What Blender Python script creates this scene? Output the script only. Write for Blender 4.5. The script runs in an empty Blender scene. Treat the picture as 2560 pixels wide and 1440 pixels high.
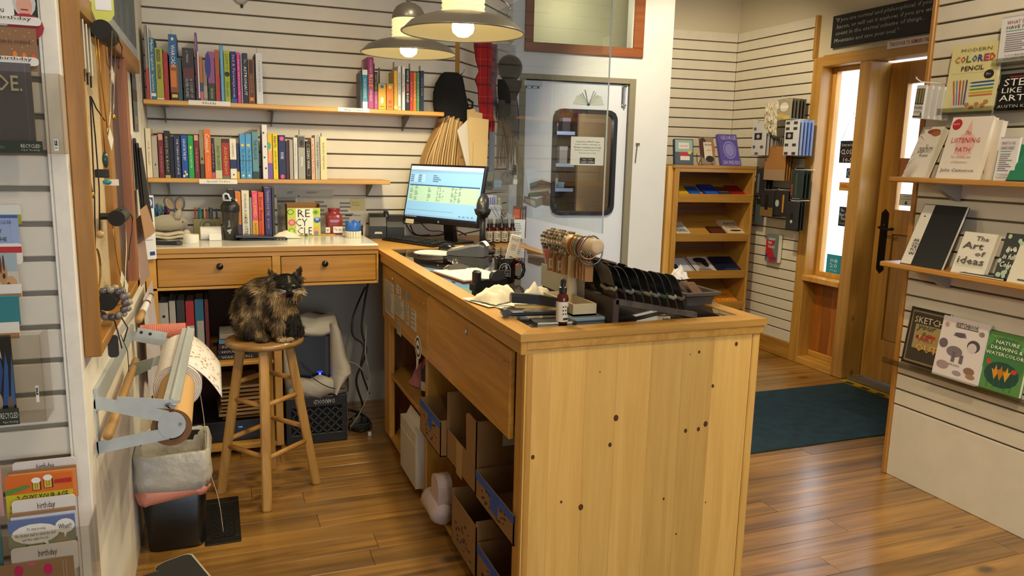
import bpy, math, random
from mathutils import Vector, Matrix
R = random.Random(7)
PI = math.pi
C = bpy.context.scene.collection
sc = bpy.context.scene

# ------------------------------------------------------------------ camera
FPX = 1915.0
CX = Vector((0.933, 0.039, -0.358)); CY = Vector((-0.359, 0.166, -0.918))
CY.normalize(); CX = (CX - CY * CX.dot(CY)).normalized(); CZ = CX.cross(CY)
CM = Matrix((CX, CY, CZ))                      # camera axes -> world
EYE = Vector((0, 0, 1.55))
cam_d = bpy.data.cameras.new('camera'); cam_d.sensor_width = 36; cam_d.lens = FPX / 2560 * 36
cam_d.clip_start = 0.02
cam = bpy.data.objects.new('camera', cam_d); C.objects.link(cam)
cam.matrix_world = Matrix.Translation(EYE) @ CM.to_4x4()
sc.camera = cam

# ------------------------------------------------------------------ world, lights, exposure
w = bpy.data.worlds.new('overcast_sky'); sc.world = w; w.use_nodes = True
bg = w.node_tree.nodes['Background']; bg.inputs[0].default_value = (0.78, 0.88, 1.0, 1); bg.inputs[1].default_value = 6.5
sc.view_settings.view_transform = 'Standard'; sc.view_settings.look = 'None'
sc.view_settings.gamma = 1.0; sc.view_settings.use_curve_mapping = False
sc.view_settings.exposure = -0.1
sc.cycles.use_denoising = True
sc.cycles.max_bounces = 8; sc.cycles.transparent_max_bounces = 16
sc.cycles.sample_clamp_indirect = 6.0
WARM = (1.0, 0.83, 0.55)
def spot(name, loc, to, power, ang=70, blend=0.6, col=WARM, rad=0.05):
    d = bpy.data.lights.new(name, 'SPOT'); d.energy = power; d.color = col
    d.spot_size = math.radians(ang); d.spot_blend = blend; d.shadow_soft_size = rad
    o = bpy.data.objects.new(name, d); C.objects.link(o); o.location = loc
    o.rotation_euler = (Vector(to) - Vector(loc)).to_track_quat('-Z', 'Y').to_euler()
    return o
# ceiling track lamps (out of view above the frame)
for nm, lo, to, pw, an in (('track_lamp', (1.0, 2.6, 3.0), (0.2, 4.6, 0.8), 45, 75), ('track_lamp', (-0.1, 1.8, 3.0), (0.4, 4.2, 0.9), 40, 70),
                           ('track_lamp', (2.2, 3.0, 3.0), (1.4, 2.6, 0.9), 90, 90), ('track_lamp', (2.6, 4.0, 3.0), (3.9, 5.6, 1.2), 150, 85),
                           ('track_lamp', (1.6, 1.0, 3.0), (3.1, 2.0, 1.1), 140, 85), ('track_lamp', (0.6, 0.9, 3.0), (-0.4, 2.3, 0.9), 60, 80), ('track_lamp', (1.3, 2.0, 3.0), (-0.32, 2.75, 1.35), 60, 50),
                           ('track_lamp', (0.9, 0.6, 3.0), (1.3, 2.2, 0.4), 80, 80)):
    spot(nm, lo, to, pw, an)

# ------------------------------------------------------------------ helpers
def ray(px, py):
    return CM @ Vector(((px - 1280) / FPX, -(py - 720) / FPX, -1))
def at(px, py, x=None, y=None, z=None):
    d = ray(px, py)
    i, v = (0, x) if x is not None else (1, y) if y is not None else (2, z)
    return EYE + d * ((v - EYE[i]) / d[i])
def onpl(px, py, p, n):
    d = ray(px, py); return EYE + d * ((Vector(p) - EYE).dot(n) / d.dot(n))

def lin(c):
    return tuple((v / 12.92 if v <= 0.04045 else ((v + 0.055) / 1.055) ** 2.4) for v in c)
def hexc(h):
    return lin(tuple(int(h[i:i + 2], 16) / 255 for i in (0, 2, 4)))
MC = {}
def mat(h, rough=0.6, metal=0.0, trans=0.0, alpha=1.0, emit=0.0, grain=0.0, spec=0.5, coat=0.0, bump=0.0, gs=60, sheen=0.0):
    key = (h, rough, metal, trans, alpha, emit, grain, spec, coat, bump, gs, sheen)
    if key in MC: return MC[key]
    m = bpy.data.materials.new('paint_' + h); m.use_nodes = True
    nt = m.node_tree; b = nt.nodes['Principled BSDF']
    col = hexc(h) + (1,)
    b.inputs['Base Color'].default_value = col
    b.inputs['Roughness'].default_value = rough; b.inputs['Metallic'].default_value = metal
    b.inputs['Transmission Weight'].default_value = trans; b.inputs['Alpha'].default_value = alpha
    b.inputs['Specular IOR Level'].default_value = spec; b.inputs['Coat Weight'].default_value = coat
    b.inputs['Sheen Weight'].default_value = sheen
    if emit: b.inputs['Emission Color'].default_value = col; b.inputs['Emission Strength'].default_value = emit
    if grain or bump:
        tc = nt.nodes.new('ShaderNodeTexCoord'); n = nt.nodes.new('ShaderNodeTexNoise')
        n.inputs['Scale'].default_value = gs; n.inputs['Detail'].default_value = 4
        nt.links.new(tc.outputs['Object'], n.inputs['Vector'])
        if grain:
            mx = nt.nodes.new('ShaderNodeMix'); mx.data_type = 'RGBA'; mx.blend_type = 'MULTIPLY'
            mx.inputs[0].default_value = 1.0; mx.inputs[6].default_value = col
            mr = nt.nodes.new('ShaderNodeMapRange'); mr.inputs[1].default_value = 0.3; mr.inputs[2].default_value = 0.7
            mr.inputs[3].default_value = 1 - grain; mr.inputs[4].default_value = 1 + grain * 0.4
            nt.links.new(n.outputs[0], mr.inputs[0]); nt.links.new(mr.outputs[0], mx.inputs[7])
            nt.links.new(mx.outputs[2], b.inputs['Base Color'])
        if bump:
            bp = nt.nodes.new('ShaderNodeBump'); bp.inputs['Strength'].default_value = bump; bp.inputs['Distance'].default_value = 0.01
            nt.links.new(n.outputs[0], bp.inputs['Height']); nt.links.new(bp.outputs[0], b.inputs['Normal'])
    MC[key] = m
    return m
def wood(key, light, dark, axis='x', rough=0.35, var=0.25, knots=0.05, across=26, along=1.6, kscale=4.0, coat=0.0, contrast=1.0):
    kk = ('wood', key, axis)
    if kk in MC: return MC[kk]
    m = bpy.data.materials.new(key + '_' + axis); m.use_nodes = True
    nt = m.node_tree; N = nt.nodes; L = nt.links; b = N['Principled BSDF']
    b.inputs['Roughness'].default_value = rough; b.inputs['Coat Weight'].default_value = coat
    tc = N.new('ShaderNodeTexCoord'); oi = N.new('ShaderNodeObjectInfo')
    mu = N.new('ShaderNodeMath'); mu.operation = 'MULTIPLY'; mu.inputs[1].default_value = 57.0
    L.new(oi.outputs['Random'], mu.inputs[0])
    cb = N.new('ShaderNodeCombineXYZ')
    for i in range(3): L.new(mu.outputs[0], cb.inputs[i])
    ad = N.new('ShaderNodeVectorMath'); ad.operation = 'ADD'
    L.new(tc.outputs['Object'], ad.inputs[0]); L.new(cb.outputs[0], ad.inputs[1])
    mp = N.new('ShaderNodeMapping')
    s = [across, across, across]; s['xyz'.index(axis)] = along
    mp.inputs['Scale'].default_value = s
    L.new(ad.outputs[0], mp.inputs['Vector'])
    n1 = N.new('ShaderNodeTexNoise'); n1.inputs['Scale'].default_value = 1.0; n1.inputs['Detail'].default_value = 5
    n1.inputs['Roughness'].default_value = 0.62; n1.inputs['Distortion'].default_value = 0.7
    L.new(mp.outputs[0], n1.inputs['Vector'])
    rp = N.new('ShaderNodeValToRGB')
    c = 0.5 / contrast
    rp.color_ramp.elements[0].position = max(0.0, 0.5 - c * 0.5); rp.color_ramp.elements[0].color = hexc(dark) + (1,)
    rp.color_ramp.elements[1].position = min(1.0, 0.5 + c * 0.35); rp.color_ramp.elements[1].color = hexc(light) + (1,)
    L.new(n1.outputs[0], rp.inputs[0])
    # knots
    mp2 = N.new('ShaderNodeMapping'); s2 = [1.0, 1.0, 1.0]; s2['xyz'.index(axis)] = 0.55
    mp2.inputs['Scale'].default_value = s2; L.new(ad.outputs[0], mp2.inputs['Vector'])
    vo = N.new('ShaderNodeTexVoronoi'); vo.inputs['Scale'].default_value = kscale; L.new(mp2.outputs[0], vo.inputs['Vector'])
    kr = N.new('ShaderNodeMapRange'); kr.inputs[1].default_value = knots * 0.6; kr.inputs[2].default_value = knots * 1.5
    kr.inputs[3].default_value = 0.22; kr.inputs[4].default_value = 1.0
    L.new(vo.outputs['Distance'], kr.inputs[0])
    # board to board tone
    vr = N.new('ShaderNodeMapRange'); vr.inputs[3].default_value = 1 - var; vr.inputs[4].default_value = 1 + var * 0.5
    L.new(oi.outputs['Random'], vr.inputs[0])
    m2 = N.new('ShaderNodeMath'); m2.operation = 'MULTIPLY'
    if knots > 0: L.new(kr.outputs[0], m2.inputs[0])
    else: m2.inputs[0].default_value = 1.0
    L.new(vr.outputs[0], m2.inputs[1])
    mx = N.new('ShaderNodeVectorMath'); mx.operation = 'SCALE'; L.new(rp.outputs[0], mx.inputs[0]); L.new(m2.outputs[0], mx.inputs['Scale'])
    L.new(mx.outputs[0], b.inputs['Base Color'])
    bp = N.new('ShaderNodeBump'); bp.inputs['Strength'].default_value = 0.08; bp.inputs['Distance'].default_value = 0.004
    L.new(n1.outputs[0], bp.inputs['Height']); L.new(bp.outputs[0], b.inputs['Normal'])
    MC[kk] = m
    return m
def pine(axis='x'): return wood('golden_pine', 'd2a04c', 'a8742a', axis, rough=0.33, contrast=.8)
def palepine(axis='x'): return wood('pale_pine', 'e8bb68', 'cb9a48', axis, rough=0.36, var=0.14, knots=0, contrast=.8)
def oak(axis='x'): return wood('oiled_oak', 'b8873c', '936324', axis, rough=0.4, knots=0.0)
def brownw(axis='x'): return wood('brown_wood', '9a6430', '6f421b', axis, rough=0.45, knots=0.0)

class MB:
    def __init__(s): s.v = []; s.f = []; s.mi = []; s.M = None
    def _add(s, vs, fs, m=0):
        k = len(s.v)
        for p in vs:
            p = Vector(p); s.v.append(s.M @ p if s.M else p)
        for f in fs: s.f.append([k + i for i in f]); s.mi.append(m)
        return s
    def hexa(s, p, m=0):
        return s._add(p, [(0, 3, 2, 1), (4, 5, 6, 7), (0, 1, 5, 4), (1, 2, 6, 5), (2, 3, 7, 6), (3, 0, 4, 7)], m)
    def box(s, x0, y0, z0, x1, y1, z1, m=0):
        return s.hexa([(x0, y0, z0), (x1, y0, z0), (x1, y1, z0), (x0, y1, z0), (x0, y0, z1), (x1, y0, z1), (x1, y1, z1), (x0, y1, z1)], m)
    def cbox(s, x0, y0, z0, x1, y1, z1, b=0.003, m=0):
        X = (x0, x1); Y = (y0, y1); Z = (z0, z1); vs = []; ix = {}
        b = min(b, abs(x1 - x0) * .45, abs(y1 - y0) * .45, abs(z1 - z0) * .45)
        for i in (0, 1):
            for j in (0, 1):
                for k in (0, 1):
                    sx, sy, sz = (1 - 2 * i) * b, (1 - 2 * j) * b, (1 - 2 * k) * b
                    for t, d in enumerate(((0, sy, sz), (sx, 0, sz), (sx, sy, 0))):
                        ix[i, j, k, t] = len(vs); vs.append((X[i] + d[0], Y[j] + d[1], Z[k] + d[2]))
        g = lambda i, j, k, t: ix[i, j, k, t]
        fs = []
        for i in (0, 1): fs.append([g(i, 0, 0, 0), g(i, 1, 0, 0), g(i, 1, 1, 0), g(i, 0, 1, 0)][::1 if i else -1])
        for j in (0, 1): fs.append([g(0, j, 0, 1), g(0, j, 1, 1), g(1, j, 1, 1), g(1, j, 0, 1)][::1 if j else -1])
        for k in (0, 1): fs.append([g(0, 0, k, 2), g(1, 0, k, 2), g(1, 1, k, 2), g(0, 1, k, 2)][::1 if k else -1])
        for a in (0, 1):
            for c in (0, 1):
                fs.append([g(a, c, 0, 0), g(a, c, 1, 0), g(a, c, 1, 1), g(a, c, 0, 1)][::1 if a != c else -1])
                fs.append([g(a, 0, c, 0), g(a, 1, c, 0), g(a, 1, c, 2), g(a, 0, c, 2)][::-1 if a != c else 1])
                fs.append([g(0, a, c, 1), g(1, a, c, 1), g(1, a, c, 2), g(0, a, c, 2)][::1 if a != c else -1])
        for i in (0, 1):
            for j in (0, 1):
                for k in (0, 1):
                    fs.append([g(i, j, k, 0), g(i, j, k, 1), g(i, j, k, 2)][::-1 if (i + j + k) % 2 == 0 else 1])
        return s._add(vs, fs, m)
    def poly(s, p, m=0): return s._add(p, [list(range(len(p)))], m)
    def prism(s, pts, lo, hi, axis='y', m=0):
        def mk(a, c, h):
            return (a, h, c) if axis == 'y' else (h, a, c) if axis == 'x' else (a, c, h)
        n = len(pts); vs = [mk(a, c, lo) for a, c in pts] + [mk(a, c, hi) for a, c in pts]
        return s._add(vs, [list(range(n))[::-1], list(range(n, 2 * n))] + [[i, (i + 1) % n, n + (i + 1) % n, n + i] for i in range(n)], m)
    def rings(s, rs, m=0, caps=True, closed=False):
        n = len(rs[0]); vs = [p for r in rs for p in r]; fs = []
        K = len(rs)
        for i in range(K if closed else K - 1):
            for j in range(n):
                a, c = i * n, ((i + 1) % K) * n
                fs.append([a + j, a + (j + 1) % n, c + (j + 1) % n, c + j])
        if caps and not closed: fs += [list(range(n))[::-1], list(range((K - 1) * n, K * n))]
        return s._add(vs, fs, m)
    def tube(s, pts, r, n=8, m=0, caps=True, closed=False):
        pts = [Vector(p) for p in pts]; K = len(pts); rs = []
        up = None
        for i, p in enumerate(pts):
            if closed: t = pts[(i + 1) % K] - pts[i - 1]
            else: t = pts[min(i + 1, K - 1)] - pts[max(i - 1, 0)]
            t.normalize()
            if up is None:
                up = Vector((0, 0, 1)) if abs(t.z) < 0.9 else Vector((1, 0, 0))
            u = (up - t * up.dot(t))
            if u.length < 1e-5: u = t.orthogonal()
            u.normalize(); up = u; v = t.cross(u)
            rr = r[i] if isinstance(r, (list, tuple)) else r
            rs.append([p + u * (rr * math.cos(2 * PI * j / n)) + v * (rr * math.sin(2 * PI * j / n)) for j in range(n)])
        return s.rings(rs, m, caps, closed)
    def lathe(s, prof, n=24, c=(0, 0, 0), m=0, caps=True, sx=1, sy=1):
        c = Vector(c)
        return s.rings([[c + Vector((r * sx * math.cos(2 * PI * j / n), r * sy * math.sin(2 * PI * j / n), z)) for j in range(n)] for r, z in prof], m, caps)
    def ball(s, c, r, nu=10, nv=6, m=0):
        if not isinstance(r, (list, tuple)): r = (r, r, r)
        c = Vector(c)
        rs = []
        for i in range(nv + 1):
            a = -PI / 2 + PI * i / nv; ca = max(math.cos(a), 0.02)
            rs.append([c + Vector((r[0] * ca * math.cos(2 * PI * j / nu), r[1] * ca * math.sin(2 * PI * j / nu), r[2] * math.sin(a))) for j in range(nu)])
        return s.rings(rs, m)
    def grid(s, fn, nu, nv, m=0, thick=None):
        vs = [fn(i / nu, j / nv) for j in range(nv + 1) for i in range(nu + 1)]
        return s._add(vs, [(j * (nu + 1) + i, j * (nu + 1) + i + 1, (j + 1) * (nu + 1) + i + 1, (j + 1) * (nu + 1) + i) for j in range(nv) for i in range(nu)], m)

def obj(name, mb, m=None, parent=None, loc=(0, 0, 0), rot=(0, 0, 0), smooth=False, label=None, cat=None, group=None, kind=None, M=None, sub=0, solid=0):
    me = bpy.data.meshes.new(name); me.from_pydata([tuple(p) for p in mb.v], [], mb.f)
    ms = m if isinstance(m, (list, tuple)) else [m]
    for x in ms:
        if x: me.materials.append(x)
    for p, k in zip(me.polygons, mb.mi): p.material_index = min(k, len(ms) - 1); p.use_smooth = smooth
    o = bpy.data.objects.new(name, me); C.objects.link(o)
    if M is not None: o.matrix_local = M
    else: o.location = loc; o.rotation_euler = rot
    if parent: o.parent = parent
    if solid:
        md = o.modifiers.new('solidify', 'SOLIDIFY'); md.thickness = solid; md.offset = 0
    if sub:
        md = o.modifiers.new('subsurf', 'SUBSURF'); md.levels = sub; md.render_levels = sub
    tag(o, label, cat, group, kind)
    return o
def tag(o, label=None, cat=None, group=None, kind=None):
    if label: o['label'] = label
    if cat: o['category'] = cat
    if group: o['group'] = group
    if kind: o['kind'] = kind
    return o
def thing(name, label, cat, loc=(0, 0, 0), rotz=0.0, group=None, M=None):
    o = bpy.data.objects.new(name, None); o.empty_display_size = 0.05; C.objects.link(o)
    if M is not None: o.matrix_world = M
    else: o.location = loc; o.rotation_euler = (0, 0, rotz)
    return tag(o, label, cat, group)
def struct(name, mb, m, parent=None, **k):
    o = obj(name, mb, m, parent, **k)
    if parent is None: o['kind'] = 'structure'
    return o
def copy_tree(o, parent=None):
    c = o.copy(); C.objects.link(c)
    if parent is not None:
        c.parent = parent; c.matrix_parent_inverse = o.matrix_parent_inverse
    for ch in list(o.children): copy_tree(ch, c)
    return c

# flat lettering: collected now, meshed in one go at the end
TX = []
INK = mat('161412', 0.7)
def text(s, parent, x, z, w, h, m=INK, y=-0.0012, rot=0.0, name='lettering', M=None, shear=0.0, bold=0.0, fit='both', align='c', sp=1.0):
    """letters in the parent's local x-z plane, centred on (x, z), fitted in a w by h box, facing local -y"""
    TX.append((s, parent, x, z, w, h, m, y, rot, name, M, shear, bold, fit, align, sp))
def make_texts():
    made = []
    for t in TX:
        cu = bpy.data.curves.new('letters', 'FONT'); cu.body = t[0]; cu.align_x = 'CENTER'; cu.align_y = 'CENTER'
        cu.resolution_u = 1; cu.shear = t[11]; cu.offset = t[12]; cu.space_line = t[15]
        o = bpy.data.objects.new('letters', cu); C.objects.link(o); made.append(o)
    bpy.context.view_layer.update()
    dg = bpy.context.evaluated_depsgraph_get()
    for t, o in zip(TX, made):
        s, parent, x, z, w_, h_, m, y, rot, name, M, shear, bold, fit, align, sp = t
        me = bpy.data.meshes.new_from_object(o.evaluated_get(dg))
        if not me.vertices: continue
        xs = [v.co.x for v in me.vertices]; ys = [v.co.y for v in me.vertices]
        bw, bh = max(xs) - min(xs), max(ys) - min(ys); mx, my = (max(xs) + min(xs)) / 2, (max(ys) + min(ys)) / 2
        kx, ky = w_ / max(bw, 1e-6), h_ / max(bh, 1e-6)
        if fit == 'keep': kx = ky = min(kx, ky)
        for v in me.vertices: v.co.x = (v.co.x - mx) * kx; v.co.y = (v.co.y - my) * ky; v.co.z = 0
        me.materials.clear(); me.materials.append(m)
        n = bpy.data.objects.new(name, me); C.objects.link(n); n.parent = parent
        n.matrix_local = M if M is not None else Matrix.Translation((x, y, z)) @ Matrix.Rotation(PI / 2, 4, 'X') @ Matrix.Rotation(rot, 4, 'Z')
    for o in made:
        d = o.data; bpy.data.objects.remove(o); bpy.data.curves.remove(d)
def oval(cx, cz, rx, rz, n=14):
    return [(cx + rx * math.cos(2 * PI * i / n), cz + rz * math.sin(2 * PI * i / n)) for i in range(n)]
def rrect(x0, z0, x1, z1, r, n=4):
    p = []
    for (cx, cz, a) in ((x1 - r, z1 - r, 0), (x0 + r, z1 - r, PI / 2), (x0 + r, z0 + r, PI), (x1 - r, z0 + r, 1.5 * PI)):
        for i in range(n + 1):
            t = a + PI / 2 * i / n; p.append((cx + r * math.cos(t), cz + r * math.sin(t)))
    return p
def art(parent, w, h, items, y=-0.0006, name='printed_art', x0=0.0, z0=0.0):
    """flat printed shapes on the plane y, in fractions of a w by h face; later shapes lie above earlier ones"""
    cols = []; mb = MB()
    for k, it in enumerate(items):
        yy = y - 0.00012 * k; kind, c = it[0], it[-1]
        if c not in cols: cols.append(c)
        i = cols.index(c)
        if kind == 'r':
            a, b, c2, d = it[1:5]; pts = [(a, b), (c2, b), (c2, d), (a, d)]
        elif kind == 'e': pts = oval(*it[1:5])
        else: pts = it[1]
        mb.poly([(x0 + p[0] * w, yy, z0 + p[1] * h) for p in pts], i)
    o = obj(name, mb, [mat(c, 0.5) if isinstance(c, str) else c for c in cols], parent)
    if len(items) > 1: o['kind'] = 'stuff'
    return o
# ------------------------------------------------------------------ structure
def glassmat(key='clear_glass', tint='ffffff', ior=1.45, rough=0.0, boost=1.0):
    if key in MC: return MC[key]
    m = bpy.data.materials.new(key); m.use_nodes = True; nt = m.node_tree; N = nt.nodes
    N.remove(N['Principled BSDF']); out = N['Material Output']
    tr = N.new('ShaderNodeBsdfTransparent'); tr.inputs[0].default_value = hexc(tint) + (1,)
    gl = N.new('ShaderNodeBsdfGlossy'); gl.inputs['Roughness'].default_value = rough
    fr = N.new('ShaderNodeFresnel'); fr.inputs[0].default_value = ior
    mu = N.new('ShaderNodeMath'); mu.operation = 'MULTIPLY'; mu.inputs[1].default_value = boost; mu.use_clamp = True
    mx = N.new('ShaderNodeMixShader'); L = nt.links
    ge = N.new('ShaderNodeNewGeometry'); iv = N.new('ShaderNodeMath'); iv.operation = 'SUBTRACT'; iv.inputs[0].default_value = 1
    L.new(ge.outputs['Backfacing'], iv.inputs[1])
    m3 = N.new('ShaderNodeMath'); m3.operation = 'MULTIPLY'; L.new(fr.outputs[0], m3.inputs[0]); L.new(iv.outputs[0], m3.inputs[1])
    L.new(m3.outputs[0], mu.inputs[0]); L.new(mu.outputs[0], mx.inputs[0])
    L.new(tr.outputs[0], mx.inputs[1]); L.new(gl.outputs[0], mx.inputs[2]); L.new(mx.outputs[0], out.inputs[0])
    MC[key] = m; return m
GLASS = glassmat()
ACRYL = glassmat('clear_acrylic', 'f4f6f5', 1.42)
SLAT = mat('dcd4c2', 0.5, grain=0.05, gs=9); SLATEDGE = mat('eeeade', 0.5)
GROOVE = mat('6a6050', 0.8); GROOVE2 = mat('90887a', .8)
PAINT = mat('cfc4a8', 0.8); WHITEP = mat('e6e8e6', 0.6, grain=0.03, gs=5)
HALF = PI / 2
FLOORM = wood('heart_pine_floor', 'ac7d38', '5f4018', 'x', rough=0.42, var=0.36, knots=0.075, across=17, along=0.9, kscale=3.2, coat=1.0, contrast=1.25)
FLOORM.node_tree.nodes['Principled BSDF'].inputs['Coat Roughness'].default_value = .22

fl = struct('floor', MB().box(-4, -4, -0.1, 8, 1.2, -0.002).box(-4, 1.2, -0.1, 4.9, 7.5, -0.02), brownw('x'))
y = 1.2; k = 0
while y < 6.0:
    x = -0.9 - R.random() * 1.2
    while x < 4.75:
        L_ = R.choice((1.2, 1.6, 2.1, 2.6)); x1 = min(x + L_, 4.8)
        if x1 > -0.7:
            h = R.uniform(-0.0006, 0.0)
            o = obj('floor_plank', MB().cbox(-(x1 - x) / 2 + .0008, -.0616, -.02, (x1 - x) / 2 - .0008, .0616, 0, .0005), FLOORM, fl, ((x + x1) / 2, y + .0625, h))
        x = x1
    y += 0.125
struct('ceiling', MB().box(-4, -4, 3.1, 4.9, 7.5, 3.2), mat('e4dfd2', 0.9))

def slatwall(name, M, x0, x1, z0, z1, phase, pitch, thick=0.014, gap=0.009, back=0.06, low=0.0):
    """wall in its own frame: local -y faces the room, front of the slats at y = 0"""
    b = MB().box(x0, thick, 0 if z0 < .3 else z0, x1, thick + back, z1)
    wl = struct(name, b, GROOVE2 if gap > .01 else GROOVE, M=M)
    zs = [z0]; z = phase - math.floor((phase - z0 - 0.012 - low) / pitch) * pitch
    while z < z1 - 0.012: zs.append(z); z += pitch
    zs.append(z1)
    for a, c in zip(zs, zs[1:]):
        a2 = a + gap / 2 if a > z0 else a; c2 = c - gap / 2 if c < z1 else c
        obj('slat', MB().cbox(x0, 0, -(c2 - a2) / 2, x1, thick + .001, (c2 - a2) / 2, .0025), SLAT, wl, (0, 0, (a2 + c2) / 2))
    return wl
def Tz(x, y, z=0, deg=0): return Matrix.Translation((x, y, z)) @ Matrix.Rotation(math.radians(deg), 4, 'Z')

YB = 4.68; XL = -0.325
slatwall('wall_back', Tz(0, YB), XL, 1.43, 0.95, 2.9, 2.288, 0.083)
struct('wall_back_lower', MB().box(XL, YB + .012, 0, 1.43, YB + .06, 0.95), mat('b9b2a2', 0.8))
# diagonal wing between the back wall and the white door wall
ang = math.degrees(math.atan2(5.44 - YB, 2.08 - 1.43)); wl = math.hypot(5.44 - YB, 0.65)
slatwall('wall_wing', Tz(1.43, YB, 0, ang), 0.0, wl, 0.0, 2.9, 2.288, 0.083)
struct('trim_wing', MB().cbox(-.016, -.004, 0.95, .012, .03, 2.9, .002), pine('z'), M=Tz(1.43, YB, 0, 20))
# left wall and its end post, slatwall panel facing the camera
struct('wall_left', MB().box(-.45, 2.145, 0, XL, YB + .06, 3.1), mat('ece6d6', 0.7, grain=0.04, gs=6))
struct('trim_post', MB().cbox(-.36, 2.115, 0, XL + .001, 2.146, 3.1, .003), mat('f0eada', 0.55, grain=0.06, gs=30))
sl = slatwall('wall_display', Tz(0, 2.13), -2.6, -.366, 0.0, 3.1, 1.193, 0.0848, gap=0.013)
struct('trim_slat_end', MB().cbox(-.366, 2.118, 0, -.36, 2.146, 3.1, .001), SLATEDGE)

# white wall with the blue door (turned a little)
DW = Tz(3.35, 5.3, 0, -6.3)
wd = struct('wall_center', MB().box(-1.38, 0, 0, -1.17, .1, 3.1).box(-.341, 0, 0, 0, .1, 3.1).box(-1.17, 0, 2.12, -.341, .1, 2.315)
            .box(-1.17, 0, 2.95, -.341, .1, 3.1), WHITEP, M=DW)
struct('wall_center_return', MB().box(-.1, .1, 0, 0, .6, 3.1), WHITEP, M=DW)
struct('trim_corner', MB().cbox(-1.31, -.012, 0, -1.28, 0, 3.1, .003), WHITEP, M=DW)
dcas = struct('trim_door', MB().cbox(-.341, -.006, 0, -.29, .1, 2.16, .002).cbox(-1.22, -.006, 0, -1.17, .1, 2.16, .002).cbox(-1.17, -.006, 2.12, -.341, .1, 2.16, .002), mat('8f8870', 0.6), M=DW)
# transom
tf = struct('window_1', MB().cbox(-1.19, -.02, 2.315, -.25, .06, 2.385, .004).cbox(-1.19, -.02, 2.385, -1.125, .06, 2.95, .004)
            .cbox(-.335, -.02, 2.385, -.25, .06, 2.95, .004).cbox(-1.19, -.02, 2.95, -.25, .06, 3.0, .004), wood('mahogany_trim', '9a5a2b', '7c421b', 'x', rough=0.4, knots=0), M=DW)
obj('pane', MB().box(-1.125, .03, 2.385, -.335, .034, 2.95), glassmat('dim_glass', 'ecece2', 1.5), tf)
struct('wall_transom_room', MB().box(-1.7, .7, 2.25, 0.2, .72, 3.05), mat('c8c2ac', 0.9), M=DW)
for lx, ly, lz, e_, c_ in ((-.7, .4, 2.75, 7, (1, .92, .72)), (-.75, .45, 1.95, 9, (.85, .9, 1))):
    d_ = bpy.data.lights.new('back_room_lamp', 'POINT'); d_.energy = e_; d_.color = c_; d_.shadow_soft_size = .08
    o_ = bpy.data.objects.new('back_room_lamp', d_); C.objects.link(o_); o_.location = DW @ Vector((lx, ly, lz))
# the blue door
dr = struct('door_1', MB().box(-1.165, .02, 0.01, -.93, .06, 2.115).box(-.437, .02, 0.01, -.346, .06, 2.115)
            .box(-.93, .02, 0.01, -.437, .06, 1.13).box(-.93, .02, 1.90, -.437, .06, 2.115), mat('e2e8f2', 0.5), M=DW)
gk = MB(); o_ = rrect(-.945, 1.112, -.425, 1.918, .075, 5); i_ = rrect(-.915, 1.142, -.455, 1.888, .055, 5); n = len(o_)
gk._add([(p[0], .004, p[1]) for p in o_] + [(p[0], .004, p[1]) for p in i_] + [(p[0], .055, p[1]) for p in o_] + [(p[0], .055, p[1]) for p in i_],
        [(j, (j + 1) % n, n + (j + 1) % n, n + j) for j in range(n)] + [(n + j, n + (j + 1) % n, 3 * n + (j + 1) % n, 3 * n + j) for j in range(n)] + [((j + 1) % n, j, 2 * n + j, 2 * n + (j + 1) % n) for j in range(n)])
obj('window_gasket', gk, mat('1b1b1d', 0.5), dr)
obj('pane', MB().prism(i_, .03, .034, 'y'), GLASS, dr)
# nook behind the bookcase
NK = Tz(4.25, 5.7, 0, -6.3)
slatwall('wall_nook', NK, -.95, 0.0, 0.14, 2.637, 2.558, 0.0805)
struct('wall_nook_upper', MB().box(-.95, .02, 2.637, 0.05, .1, 3.1), PAINT, M=NK)
# entry wall, seen from the room facing +x
XE = 4.25
EN = lambda y0: Tz(XE, y0, 0, -90)
slatwall('wall_right', EN(0), -5.7, -4.762, 0.135, 2.637, 2.558, 0.0805)
struct('wall_right_upper', MB().box(XE + .02, 4.75, 2.637, XE + .12, 5.8, 3.1).box(XE + .02, -4, 2.33, XE + .14, 4.75, 3.1).box(XE + .02, -4, 0, XE + .14, 3.12, 2.33), PAINT)
struct('baseboard_right', MB().cbox(XE - .012, 4.75, 0, XE + .02, 5.7, .135, .004), oak('y'))
struct('trim_1', MB().cbox(XE - .02, 4.742, 2.33, XE + .03, 4.764, 2.64, .003), oak('z'))
struct('trim_2', MB().cbox(XE - .016, 4.655, 0, XE + .14, 4.75, 2.33, .004), pine('z'))
struct('trim_3', MB().cbox(XE - .016, 3.12, 2.26, XE + .14, 4.655, 2.34, .004), pine('y'))
# sidelight: panel below, window above
XS = 4.365
sp = struct('trim_4', MB().cbox(XE - .016, 4.29, 0, XS + .04, 4.655, .055, .004).cbox(XS - .02, 4.29, .055, XS + .03, 4.655, .1, .003), pine('y'))
wp = struct('wall_sidelight', MB().box(XS + .012, 4.29, .05, XS + .03, 4.655, .66), brownw('z'))
for i in range(4): obj('panel_board', MB().cbox(-.01, -.045, 0, .012, .045, .56, .004), wood('panel_pine', 'b06a26', '8a4d16', 'z', rough=.35, knots=0), wp, (XS + .002, 4.61 - i * .0912, .1))
wn = struct('window_2', MB().cbox(XE - .03, 4.285, .66, XS + .03, 4.66, .70, .004).cbox(XS - .02, 4.615, .70, XS + .03, 4.655, 2.26, .003)
            .cbox(XS - .02, 4.29, .70, XS + .03, 4.325, 2.26, .003).cbox(XS - .02, 4.325, .70, XS + .03, 4.615, .735, .003).cbox(XS - .02, 4.325, 2.225, XS + .03, 4.615, 2.26, .003), pine('z'))
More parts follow.
